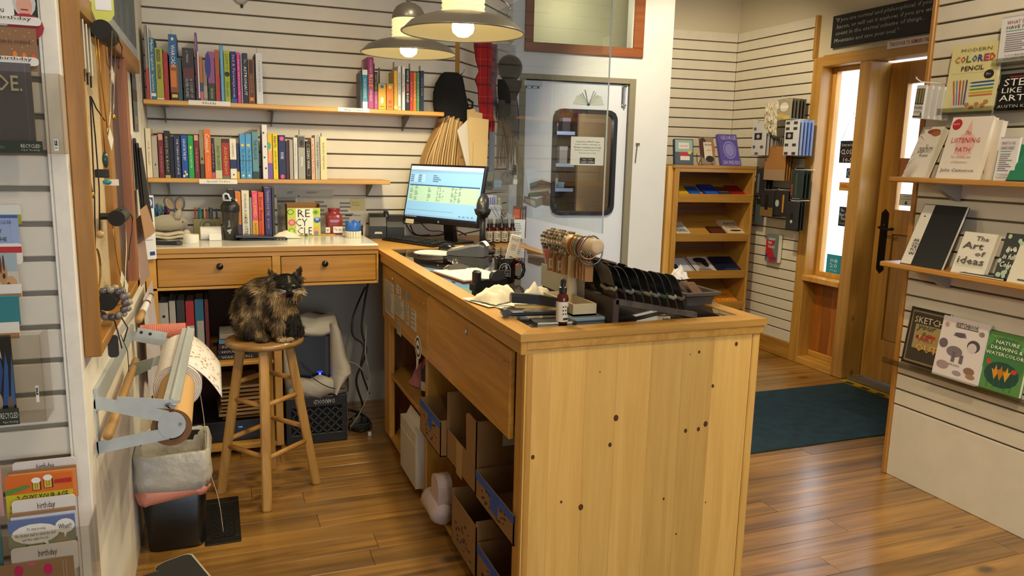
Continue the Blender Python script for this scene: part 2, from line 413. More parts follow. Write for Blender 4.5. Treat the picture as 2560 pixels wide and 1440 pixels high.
obj('pane', MB().box(XS + .005, 4.32, .73, XS + .009, 4.62, 2.23), GLASS, wn)
struct('trim_5', MB().cbox(XE - .02, 4.185, 0, 4.46, 4.29, 2.26, .006), pine('z'))
# entry door with hardware
XD = 4.41
dd = struct('door_2', MB().cbox(XD, 4.03, .02, XD + .045, 4.18, 2.25, .003).cbox(XD, 3.13, .02, XD + .045, 3.3, 2.25, .003)
            .cbox(XD, 3.3, 2.1, XD + .045, 4.03, 2.25, .003).cbox(XD, 3.3, 1.08, XD + .045, 4.03, 1.25, .003).cbox(XD, 3.3, .02, XD + .045, 4.03, .32, .003), oak('z'))
obj('door_panel', MB().cbox(XD + .014, 3.3, .32, XD + .03, 4.03, 1.08, .006), oak('z'), dd)
obj('pane', MB().box(XD + .02, 3.3, 1.25, XD + .024, 4.03, 2.1), GLASS, dd)
IRON = mat('1d1916', 0.45, metal=0.6)
hp = obj('handle_plate', MB().prism([(-.032, .82), (0, .79), (.032, .82), (.032, 1.22), (0, 1.25), (-.032, 1.22)], -.004, 0, 'y'), IRON, dd, M=Tz(XD, 4.10, 0, -90))
obj('lever', MB().tube([(0, 0, 1.12), (0, -.05, 1.12), (.02, -.055, 1.118), (.07, -.052, 1.112), (.12, -.05, 1.12)], [.012, .009, .009, .008, .011], 8).ball((0, -.005, 1.12), (.02, .012, .028)), IRON, hp, smooth=True)
struct('trim_6', MB().cbox(4.28, 3.1, 0, 4.5, 4.18, .012, .003), mat('6f6350', 0.6))
# street outside the door
st = struct('exterior_wall', MB().box(8.2, 0, -.1, 8.3, 10, 3.45), mat('e6ebf2', 0.8))
for i in range(21): obj('siding_board', MB().hexa([(0, 0, 0), (.03, 0, 0), (.03, 10, 0), (0, 10, 0), (.02, 0, .16), (.03, 0, .16), (.03, 10, .16), (.02, 10, .16)]), mat('dfe6ee', 0.8), st, (8.17, 0, .3 + i * .15))
struct('exterior_ground', MB().box(4.95, -4, -.15, 8.2, 10, -.05), mat('c9ced3', 0.9))
# outer shell behind the camera
struct('wall_south_east', MB().box(4.39, -4, 0, 4.5, 3.12, 3.1), PAINT)
struct('wall_south', MB().box(-2.6, -4, 0, -.6, -3.9, 3.1).box(3.4, -4, 0, 4.4, -3.9, 3.1).box(-.6, -4, 0, 3.4, -3.9, .8).box(-.6, -4, 2.6, 3.4, -3.9, 3.1), PAINT)
struct('wall_west', MB().box(-2.7, -4, 0, -2.6, 2.2, 3.1), PAINT)
struct('wall_back_outer', MB().box(-.5, 7.4, -.1, 4.9, 7.5, 3.2).box(-.5, YB + .08, -.1, -.4, 7.5, 3.2).box(4.4, 5.8, -.1, 4.9, 7.5, 3.2), PAINT)

# free-standing slatwall partition on the right
XP = 3.15
slatwall('wall_partition', Tz(XP, 0, 0, -90), -2.755, 1.0, 0.0, 2.9, 0.372, 0.0795, low=0.3)
struct('trim_partition', MB().cbox(XP - .012, 2.755, 0, XP + .085, 2.778, 2.9, .004), wood('honey_trim', 'c98f42', 'a86f28', 'z', rough=.35, knots=0))
# ------------------------------------------------------------------ sales counter
ZC = 1.05; ZD = 1.083
ct = thing('sales_counter', 'long pine sales counter with a glass inset top, drop doors and open shelves', 'counter', (0.8, 1.975, 0))
def cl(mb): mb.M = Matrix.Translation((-0.8, -1.975, 0)); return mb
obj('top_rail', cl(MB()).prism([(.80, 1.975), (1.665, 1.975), (1.605, 2.05), (.865, 2.05)], ZC - .022, ZC, 'z'), pine('x'), ct)
obj('top_rail', cl(MB()).prism([(.80, 1.975), (.865, 2.05), (.865, 4.02), (.80, 4.02)], ZC - .022, ZC, 'z'), pine('y'), ct)
obj('top_rail', cl(MB()).prism([(1.665, 1.975), (1.665, 4.02), (1.605, 4.02), (1.605, 2.05)], ZC - .022, ZC, 'z'), pine('y'), ct)
obj('counter_deck', cl(MB()).prism([(.80, 4.02), (1.665, 4.02), (1.75, 4.45), (1.75, 4.66), (.80, 4.66)], ZC - .022, ZC, 'z'), pine('x'), ct)
obj('edge_band', cl(MB()).cbox(.803, 1.979, ZC - .062, .822, 3.985, ZC - .022, .002).cbox(.82, 1.979, ZC - .05, 1.66, 1.992, ZC - .022, .003).cbox(1.64, 1.99, ZC - .05, 1.66, 4.4, ZC - .022, .002), pine('y'), ct)
obj('glass_top', cl(MB()).box(.862, 2.047, ZC - .009, 1.608, 4.022, ZC - .002), glassmat('counter_glass', 'ffffff', 1.5, boost=1.4), ct)
obj('display_tray', cl(MB()).box(.85, 2.04, ZC - .06, 1.62, 4.05, ZC - .055).box(.85, 2.04, ZC - .06, .862, 4.05, ZC - .02).box(1.608, 2.04, ZC - .06, 1.62, 4.05, ZC - .02), mat('2c1d12', 0.6), ct)
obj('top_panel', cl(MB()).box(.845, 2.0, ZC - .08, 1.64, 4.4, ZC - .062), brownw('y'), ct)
# end panel of edge-glued boards
xs = [.822, .905, 1.02, 1.125, 1.245, 1.36, 1.475, 1.622]
for a, b in zip(xs, xs[1:]):
    obj('end_board', MB().cbox(-(b - a) / 2 + .0001, -.009, -.5, (b - a) / 2 - .0001, .009, .5, .0004), palepine('z'), ct, ((a + b) / 2 - .8, 1.999 - 1.975, .5))
obj('corner_post', cl(MB()).cbox(1.624, 1.986, 0, 1.652, 2.02, ZC - .05, .004), palepine('z'), ct)
obj('corner_post', cl(MB()).cbox(.826, 1.987, 0, .846, 2.07, ZC - .062, .003), pine('z'), ct)
for px, py, r in ((1540, 1045, .0085), (1525, 1112, .0062), (1748, 880, .0045), (1726, 886, .002), (1782, 965, .005), (1714, 1077, .006), (1746, 1073, .006), (1764, 1060, .008), (1452, 1268, .0085), (1332, 1143, .006), (1403, 1255, .004), (1659, 1247, .004), (1764, 1256, .0025), (1841, 860, .006), (1690, 1335, .003), (1500, 930, .002)):
    q = at(px, py, y=1.9898); obj('knot', cl(MB()).prism(oval(q.x, q.z, r, r * 1.25, 12), 1.9897, 1.992), mat('5a3212', .4, grain=.5, gs=300), ct)
obj('customer_side_panel', cl(MB()).box(1.632, 2.02, 0, 1.648, 4.4, ZC - .05), pine('y'), ct)
obj('stile', cl(MB()).cbox(.832, 3.895, .04, .86, 4.03, ZC - .062, .003), pine('z'), ct)
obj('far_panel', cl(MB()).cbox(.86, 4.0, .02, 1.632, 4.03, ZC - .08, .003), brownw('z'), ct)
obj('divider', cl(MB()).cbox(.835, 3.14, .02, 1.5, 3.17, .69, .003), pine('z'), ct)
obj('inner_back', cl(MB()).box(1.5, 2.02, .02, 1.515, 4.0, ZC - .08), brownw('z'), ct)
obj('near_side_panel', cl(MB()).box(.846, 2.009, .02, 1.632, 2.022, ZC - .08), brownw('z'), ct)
for (y0, y1, z) in ((3.17, 4.0, .40), (2.02, 3.14, .36), (2.02, 4.0, .05)):
    obj('shelf', cl(MB()).cbox(.838, y0, z - .02, 1.5, y1, z, .002), pine('y'), ct)
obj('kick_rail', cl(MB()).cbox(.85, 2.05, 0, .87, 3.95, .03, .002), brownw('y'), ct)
obj('header_rail', cl(MB()).box(.846, 2.05, ZC - .075, .86, 4.0, ZC - .055), pine('y'), ct)
def drop_door(y0, y1, z0, z1, nm='drop_door'):
    d = obj(nm, cl(MB()).cbox(.815, y0, z0, .835, y1, z1, .004), wood('door_pine', 'c6923c', '9c6c26', 'y', rough=.4, knots=.04), ct)
    return d
d1 = drop_door(3.062, 3.99, .69, .975); d2 = drop_door(2.092, 3.052, .69, .975)
BRASS = mat('c9a45a', 0.3, metal=1.0); STEEL = mat('b9bcc0', 0.28, metal=1.0); CHROME = mat('dadde0', 0.12, metal=1.0)
for d, y in ((d1, 3.085), (d2, 2.09)):
    h = cl(MB()); h.tube([(.812, y + .05, .93), (.806, y + .02, .935), (.806, y - .01, .93), (.80, y - .02, .936)], .0022, 6)
    h.tube([(.815, y + .05, .93), (.80, y + .055, .925)], .002, 6)
    obj('hook_latch', h, BRASS, d)
for d, y in ((d1, 3.72), (d2, 2.52)):
    h = cl(MB()); h.ball((.812, y, .935), (.006, .007, .012)); obj('lock', h, STEEL, d, smooth=True)
# notes stuck on the far door
def note(y0, z1, y1, z0, c, nm, lines, lab, sticker=False):
    o = thing(nm, lab, 'note', M=Matrix.Translation((.8145, y0, z0)) @ Matrix.Rotation(math.radians(-90), 4, 'Z'), group=None)
    w_, h_ = y0 - y1, z1 - z0
    obj('sheet', MB().box(0, -.0012, 0, w_, -.0002, h_), mat(c, 0.7), o)
    it = [('r', .1, .95 - .9 * (i + .4) / lines, R.uniform(.6, .92), .95 - .9 * i / lines, '86847a') for i in range(lines)]
    if lines: art(o, w_, h_, it, -.0016, 'printed_lines')
    return o
note(3.955, .925, 3.925, .80, 'b5a86a', 'sticker_strip', 4, 'olive sticker strip at the far edge of the note covered door')
note(3.915, .91, 3.70, .735, 'c0baac', 'price_list', 14, 'large faded printed list on the far counter door')
note(3.66, .925, 3.60, .88, 'c9c2ae', 'small_note', 3, 'small square note beside the lock of the far door')
note(3.59, .92, 3.545, .868, 'c4bda8', 'small_note', 3, 'small square note right of its twin on the far door')
note(3.68, .868, 3.49, .772, 'bdb6a6', 'phone_list', 7, 'wide grey printed list in the middle of the far door')
note(3.64, .755, 3.545, .68, 'a79c6c', 'yellow_note', 3, 'yellowed note low on the far counter door')
note(3.46, .872, 3.385, .77, 'b4ad99', 'narrow_note', 6, 'narrow pale note under the blue sticker')
note(3.345, .862, 3.25, .77, 'bdb7a6', 'narrow_note', 4, 'narrow note nearest the brass hook latch')
bs = thing('round_sticker', 'small blue round sticker on the far counter door', 'sticker', M=Matrix.Translation((.8145, 3.43, .905)) @ Matrix.Rotation(-HALF, 4, 'Z'))
obj('disc', MB().prism(oval(0, 0, .028, .022), -.0012, -.0002), mat('6f9cc0', .5), bs)
ws = thing('paper_badge', 'black and white torn round badge hanging low on the far door', 'sticker', M=Matrix.Translation((.8145, 3.215, .71)) @ Matrix.Rotation(-HALF, 4, 'Z'))
obj('disc', MB().prism(oval(0, 0, .055, .052), -.0012, -.0002), mat('d9d6cc', .6), ws)
art(ws, 1, 1, [('e', 0, 0, .046, .044, '34322e'), ('e', 0, 0, .034, .032, 'd9d6cc'), ('r', -.02, -.008, .02, .008, '34322e')], -.0014)
obj('torn_tail', MB().prism([(-.03, -.04), (.01, -.05), (.0, -.085), (-.028, -.11)], -.0012, -.0002), mat('c9c5b8', .7), ws)

# ------------------------------------------------------------------ back desk
dk = thing('desk', 'high pine desk along the back wall with a white laminate top and two drawers', 'desk', (XL, 3.98, 0))
def dl(mb): mb.M = Matrix.Translation((-XL, -3.98, 0)); return mb
obj('desk_top', dl(MB()).cbox(XL + .004, 3.982, ZD - .006, .79, 4.665, ZD, .001), mat('d9d6cb', 0.16, grain=0.04, gs=14), dk)
obj('top_edge', dl(MB()).cbox(XL + .004, 3.972, ZD - .03, .793, 3.995, ZD - .004, .003).cbox(.77, 3.995, ZD - .03, .793, 4.665, ZD - .004, .002), pine('x'), dk)
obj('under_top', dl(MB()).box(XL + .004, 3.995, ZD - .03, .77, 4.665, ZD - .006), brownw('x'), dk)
ap = obj('apron', dl(MB()).cbox(XL + .004, 3.98, 1.03, .793, 4.0, ZD - .03, .002).cbox(XL + .03, 3.98, .874, .793, 4.0, .888, .002)
         .cbox(.257, 3.98, .888, .297, 4.0, 1.03, .001).cbox(.782, 3.98, .888, .793, 4.0, 1.03, .001), pine('x'), dk)
obj('stile', dl(MB()).cbox(XL + .006, 3.98, 0, -.272, 4.0, 1.03, .002), pine('z'), dk)
obj('side_panel', dl(MB()).box(.777, 4.0, .874, .793, 4.66, 1.053), pine('y'), dk)
KNOB = mat('0e0d0d', 0.2)
for x0, x1, kx in ((-.268, .254, .011), (.30, .779, .515)):
    d = obj('drawer', dl(MB()).cbox(x0, 3.978, .892, x1, 3.998, 1.026, .003), wood('drawer_pine', 'c8923c', '9e6c20', 'x', rough=.3, knots=.045, kscale=5), dk)
    obj('knob', dl(MB()).lathe([(.006, 0), (.006, .006), (.014, .012), (.0165, .018), (.014, .024), (.006, .027)], 16), KNOB, d, smooth=True,
        M=Matrix.Translation((kx - XL, -.002, .988)) @ Matrix.Rotation(HALF, 4, 'X') @ Matrix.Translation((-0 + XL, 3.98, 0)))
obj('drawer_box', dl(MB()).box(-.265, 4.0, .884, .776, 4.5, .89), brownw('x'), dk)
obj('divider', dl(MB()).cbox(.254, 3.985, .03, .292, 4.64, .88, .003), pine('z'), dk)
obj('shelf', dl(MB()).cbox(-.30, 3.995, .475, .254, 4.64, .492, .002), pine('x'), dk)
obj('base_shelf', dl(MB()).cbox(-.30, 3.99, .03, .254, 4.64, .055, .002), pine('x'), dk)
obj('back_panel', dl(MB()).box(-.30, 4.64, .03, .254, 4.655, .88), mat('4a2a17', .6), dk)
obj('side_panel', dl(MB()).box(-.316, 4.0, .0, -.3, 4.655, 1.05), brownw('z'), dk)

# ------------------------------------------------------------------ wall shelves
def wallshelf(nm, x0, x1, z, d, lab, brs):
    s = thing(nm, lab, 'shelf', (x0, YB, z))
    obj('board', MB().cbox(0, -d, -.024, x1 - x0, -.001, 0, .003), pine('x'), s)
    for bx in brs:
        b = MB(); x = bx - x0
        b.prism([(-.001, -.024), (-d * .8, -.024), (-d * .8, -.032), (-.02, -.11), (-.001, -.11)], x - .0015, x + .0015, 'x')
        b.box(x - .02, -d * .8, -.0265, x + .02, -.002, -.0245)
        obj('bracket', b, mat('6f6a5e', .35, metal=.8), s)
    return s
wallshelf('wall_shelf', XL + .004, 1.275, 1.797, .25, 'upper long pine shelf of held books on the back wall', (-.23, .32, 1.08))
wallshelf('wall_shelf', XL + .004, .955, 1.397, .25, 'lower pine shelf of ordered books above the desk', (-.23, .86))
def shelf_tag(px, py, w_, h_, s, lab):
    p = at(px, py, y=4.427)
    o = thing('shelf_label', lab, 'label', (p.x, 4.4275, p.z))
    obj('strip', MB().box(-w_ / 2, -.0015, -h_ / 2, w_ / 2, 0, h_ / 2), mat('e6e4dc', .6), o)
    text(s, o, 0, 0, w_ * .32 if len(s) < 6 else w_ * .62, h_ * .5, y=-.002)
shelf_tag(524, 258, .205, .024, 'Holds', 'white strip label reading Holds on the upper shelf edge')
shelf_tag(884, 275, .175, .022, 'Web Orders', 'white strip label reading Web Orders on the upper shelf edge')
shelf_tag(546, 454, .19, .024, 'Special Orders', 'white strip label reading Special Orders on the lower shelf edge')
# ------------------------------------------------------------------ books with their spines to the room
PAGE = mat('e8dfc8', 0.85)
def spine_book(px0, px1, top, zb, yp, col, label, group, items=(), texts=(), depth=None, tilt=0.0, slip=None, pages=True, pym=None):
    pym = pym or (top + 40)
    x0 = at(px0, pym, y=yp).x + .0006; x1 = at(px1, pym, y=yp).x - .0006
    h = at((px0 + px1) / 2, top, y=yp).z - zb; t = max(x1 - x0, .005)
    d = depth or min(.215, h * .68)
    b = thing('book', label, 'book', M=Matrix.Translation((x0, yp, zb + .0005)) @ Matrix.Rotation(tilt, 4, 'Y'), group=group)
    e = .0018
    cv = MB(); cv.cbox(0, 0, 0, t, e, h, .0008); cv.box(0, e, 0, e * .8, d, h); cv.box(t - e * .8, e, 0, t, d, h)
    obj('cover', cv, mat(col, .45, spec=.4), b)
    if pages and t > .006: obj('pages', MB().box(e * .8, e, .003, t - e * .8, d - .004, h - .003), PAGE, b)
    if items: art(b, t, h, items, -.0004)
    for tx in texts:
        s, zc, ln, wd, c = tx[:5]; xo = tx[5] if len(tx) > 5 else .5
        text(s, b, xo * t, zc * h, ln * h, wd * t, mat(c, .5), y=-.0016, rot=-HALF, name='spine_title')
    if slip:
        obj('order_slip', MB().box(t * .3, .02, h - .02, t * .3 + .0006, .06, h + slip), mat('b9b8b4', .7), b)
    return b
G1 = 'books on the upper wall shelf'; G2 = 'books on the lower wall shelf'; G3 = 'books standing on the desk'
W_ = 'e8e4da'; K_ = '15141a'
U = [
 (360, 367.5, 62, '8b8580', 'thin grey and red book at the far left end of the upper shelf', [('r', 0, 0, 1, .42, 'b03340')], [], 0),
 (368.5, 371.5, 66, 'd9d6d2', 'very thin white booklet second from the left on the upper shelf', [], [], 0),
 (372, 386.5, 95, '2b6f8c', 'teal book of myths with a folded paper on top', [('r', .1, .05, .9, .10, 'e8e4da')], [('Myths, Legends', .72, .5, .6, W_), ('Sacred Stories', .27, .28, .4, W_)], .0),
 (388, 407, 120, 'a3a23a', 'olive yellow book with dark title blocks on its spine', [('r', .2, .74, .7, .97, '5c5b22'), ('r', .25, .40, .7, .68, '5c5b22'), ('r', 0, 0, 1, .03, 'd8d5c2')], [('YELLOW', .56, .22, .3, 'a3a23a'), ('SCALE', .85, .18, .3, 'a3a23a')], 0),
 (408, 420.5, 131, '9c2326', 'dark red book left of the tall blue and orange book', [], [('THE LOST SEASON', .5, .6, .28, 'c45a4a')], 0),
 (421.5, 442, 86, '1f5d96', 'thick blue book with fiery orange lower spine', [('r', 0, 0, 1, .55, '8a4a1c'), ('r', .1, .2, .8, .45, 'c9762a'), ('r', 0, 0, 1, .12, '1a1410'), ('r', .15, .04, .85, .09, 'd9b04a'), ('e', .5, .93, .16, .025, 'e8d9a0')], [('WARCADE', .67, .34, .5, W_)], .03),
 (443.5, 454.5, 144, '2e5058', 'dark teal book right of the thick blue and orange book', [], [], 0),
 (456, 485, 120, '2a2226', 'very thick black book with silver title and red figures', [('r', .05, .42, .95, .62, '5b2320')], [('A COURT OF', .24, .36, .26, 'b8b0b2', .7), ('SILVER FLAMES', .24, .36, .26, 'b8b0b2', .32), ('J. MAAS', .83, .22, .28, 'b8b0b2', .4)], 0),
 (486.5, 493, 82, '55204f', 'tall thin plum book rising above its neighbours', [('r', 0, .72, 1, 1, '6a3a78')], [('ATLAS OF', .85, .18, .5, 'c9a8c8')], 0),
 (493.5, 498, 129, 'd8d6d6', 'thin white book beside the tall plum book', [('r', 0, 0, 1, .06, '22211f')], [], 0),
 (499, 507, 142, 'b46a2a', 'small orange, blue and pink striped book', [('r', 0, 0, 1, .22, 'c0607a'), ('r', 0, .22, 1, .42, '32406c')], [], 0),
 (507.5, 517.5, 150, '8c7f76', 'short taupe book right of the small striped book', [('r', 0, .08, 1, .38, 'a5978a')], [], 0),
 (518.5, 536, 129, '8f4f8c', 'mauve and dark green book with a blue curve', [('r', 0, 0, 1, .37, '2e3a28'), ('e', .05, .72, .45, .26, '2e2a78')], [('THE WHISPER', .17, .22, .35, 'b9c08a')], 0),
 (537, 548.5, 125, 'a5502f', 'rust and crimson book left of the thin light blue one', [('r', .4, 0, 1, .5, 'b3283c')], [], 0),
 (549.5, 559, 113, '4f8fb5', 'thin light blue book taller than the lime book', [('r', .35, .03, .6, .97, '86b8d2')], [], .02),
 (560, 574.5, 127, '9fae22', 'lime green book with a black burst in the middle', [('e', .5, .55, .45, .05, '15150c'), ('r', .1, .52, .9, .58, '15150c')], [('LIGHT UP', .78, .3, .45, '4a5410'), ('AND LEAD', .26, .3, .45, '4a5410')], 0),
 (575.5, 591, 129, '161c62', 'navy book with a flowing pink and white title', [('r', 0, .0, 1, .08, '2c4fa8')], [('Sad & Faraway', .64, .6, .55, 'd7a0b0'), ('A NOVEL', .22, .25, .3, 'c9cbe0')], 0),
 (592, 600.5, 131, 'd0418c', 'bright pink book right of the navy book', [], [('PINK SKY HOUR', .5, .7, .4, 'f0b8d2')], 0),
 (601.5, 605.5, 134, 'a9a6a8', 'thin grey book left of the astronaut book', [], [], 0),
 (606, 619.5, 133, '23283f', 'navy book with white astronaut title letters', [], [('ASTRONAUT', .45, .58, .5, 'f0f0f0'), ('The', .84, .08, .4, 'c9cbd0')], 0),
 (620.5, 635.5, 149, '5c3a20', 'brown book with orange bands right of the astronaut book', [('r', 0, 0, .12, 1, 'b0662a'), ('r', .88, 0, 1, 1, 'b0662a'), ('r', .2, .06, .8, .14, 'd98a3a'), ('r', .2, .7, .8, .95, '3a2412')], [('THE LONG ROAD', .45, .42, .35, 'c98a4a')], 0),
 (636, 638.8, 136, '29262a', 'thin black book left of the white end book', [], [], 0),
 (639.5, 656, 133, 'd9d8da', 'white book at the right end of the held books', [], [('A SONG OF THE OPEN', .55, .62, .3, '8e8e96')], .03),
 (901, 905, 181, '3a4656', 'dark thin bookend of the web orders', [], [], .02),
 (905.8, 919, 174.5, '2487a6', 'blue and white book at the left of the web orders', [('r', 0, 0, 1, .18, 'dfe3e2'), ('r', 0, .87, 1, 1, 'e4e6e4')], [('THE GREAT PRETENDER', .53, .5, .32, 'd5eef4')], .05),
 (919.5, 934.5, 143, '98296b', 'tall magenta book with yellow title rise', [], [('RISE', .54, .25, .62, 'f0c53a'), ('BOOKS & HEARTS', .82, .25, .3, 'e8c8d8'), ('CARVALHO', .27, .25, .35, 'e8c8d8')], 0),
 (935.5, 944.5, 180, '1e1a1c', 'black and magenta book right of the tall magenta one', [('r', 0, 0, 1, .48, 'a82e78')], [('HEART WICKED', .73, .42, .5, 'b5b84a'), ('LOVE', .25, .2, .4, 'd9a0c4')], .05),
 (945.5, 965, 209, 'e0aa1e', 'small yellow puzzle box with a blue emblem', [('r', 0, .97, 1, 1, '5aa39a'), ('e', .5, .88, .24, .07, '2a62a8'), ('e', .5, .35, .2, .13, 'e8e4d8'), ('r', .2, .1, .8, .13, '6a5210')], [], .09),
 (966, 984, 209, 'e07f1c', 'small orange puzzle box with a yellow emblem', [('r', 0, .97, 1, 1, '5aa39a'), ('e', .5, .86, .24, .07, 'f0c832'), ('e', .5, .3, .26, .07, 'd8432a'), ('r', .2, .1, .8, .13, '7a3a10')], [], 0),
 (985, 994, 176.7, 'd9a832', 'yellow book behind the small puzzle boxes', [('r', 0, .03, 1, .1, 'e8dc9c')], [], .05),
 (994.5, 1002.5, 165, 'd8d5cf', 'white book left of the white book with black edge', [('r', .1, .03, .9, .1, 'c0a850')], [('WHITE FRAGILITY', .6, .5, .5, '3a3838')], 0),
 (1003.5, 1013, 166, 'dad7d3', 'white book with a black strip and grey title', [('r', 0, 0, .18, 1, '1b1b1d')], [('WHITE TRAIL', .62, .42, .45, '55534f')], 0),
 (1014, 1024.5, 172, '18171b', 'black book with red and white title blocks', [('r', .2, .44, .8, .66, '8c2a2a')], [('HOW TO BE', .82, .26, .45, 'e6e6e6'), ('ANTI', .55, .16, .4, 'e0a090'), ('BOLD', .3, .22, .5, 'f0f0f0')], 0),
 (1025, 1032.8, 180, 'b5342a', 'red book of the colour row on the upper shelf', [], [('SPICE', .5, .5, .4, 'e0a080')], .05),
 (1033.2, 1040.8, 181, 'cc7420', 'orange book of the colour row on the upper shelf', [], [('HONEY', .5, .5, .4, 'f0cf90')], 0),
 (1041.2, 1049, 181, '4d8455', 'green book of the colour row on the upper shelf', [], [('FOREST', .5, .5, .4, 'a8d0a8')], 0),
 (1050, 1060, 177, '1b2438', 'navy book at the right end of the upper shelf', [], [('NIGHT RIVER', .6, .45, .35, '98a6c0')], .03),
]
for (a, b, t, c, l, it, tx, sl_) in U: spine_book(a, b, t, 1.797, 4.437, c, l, G1, it, tx, slip=sl_)
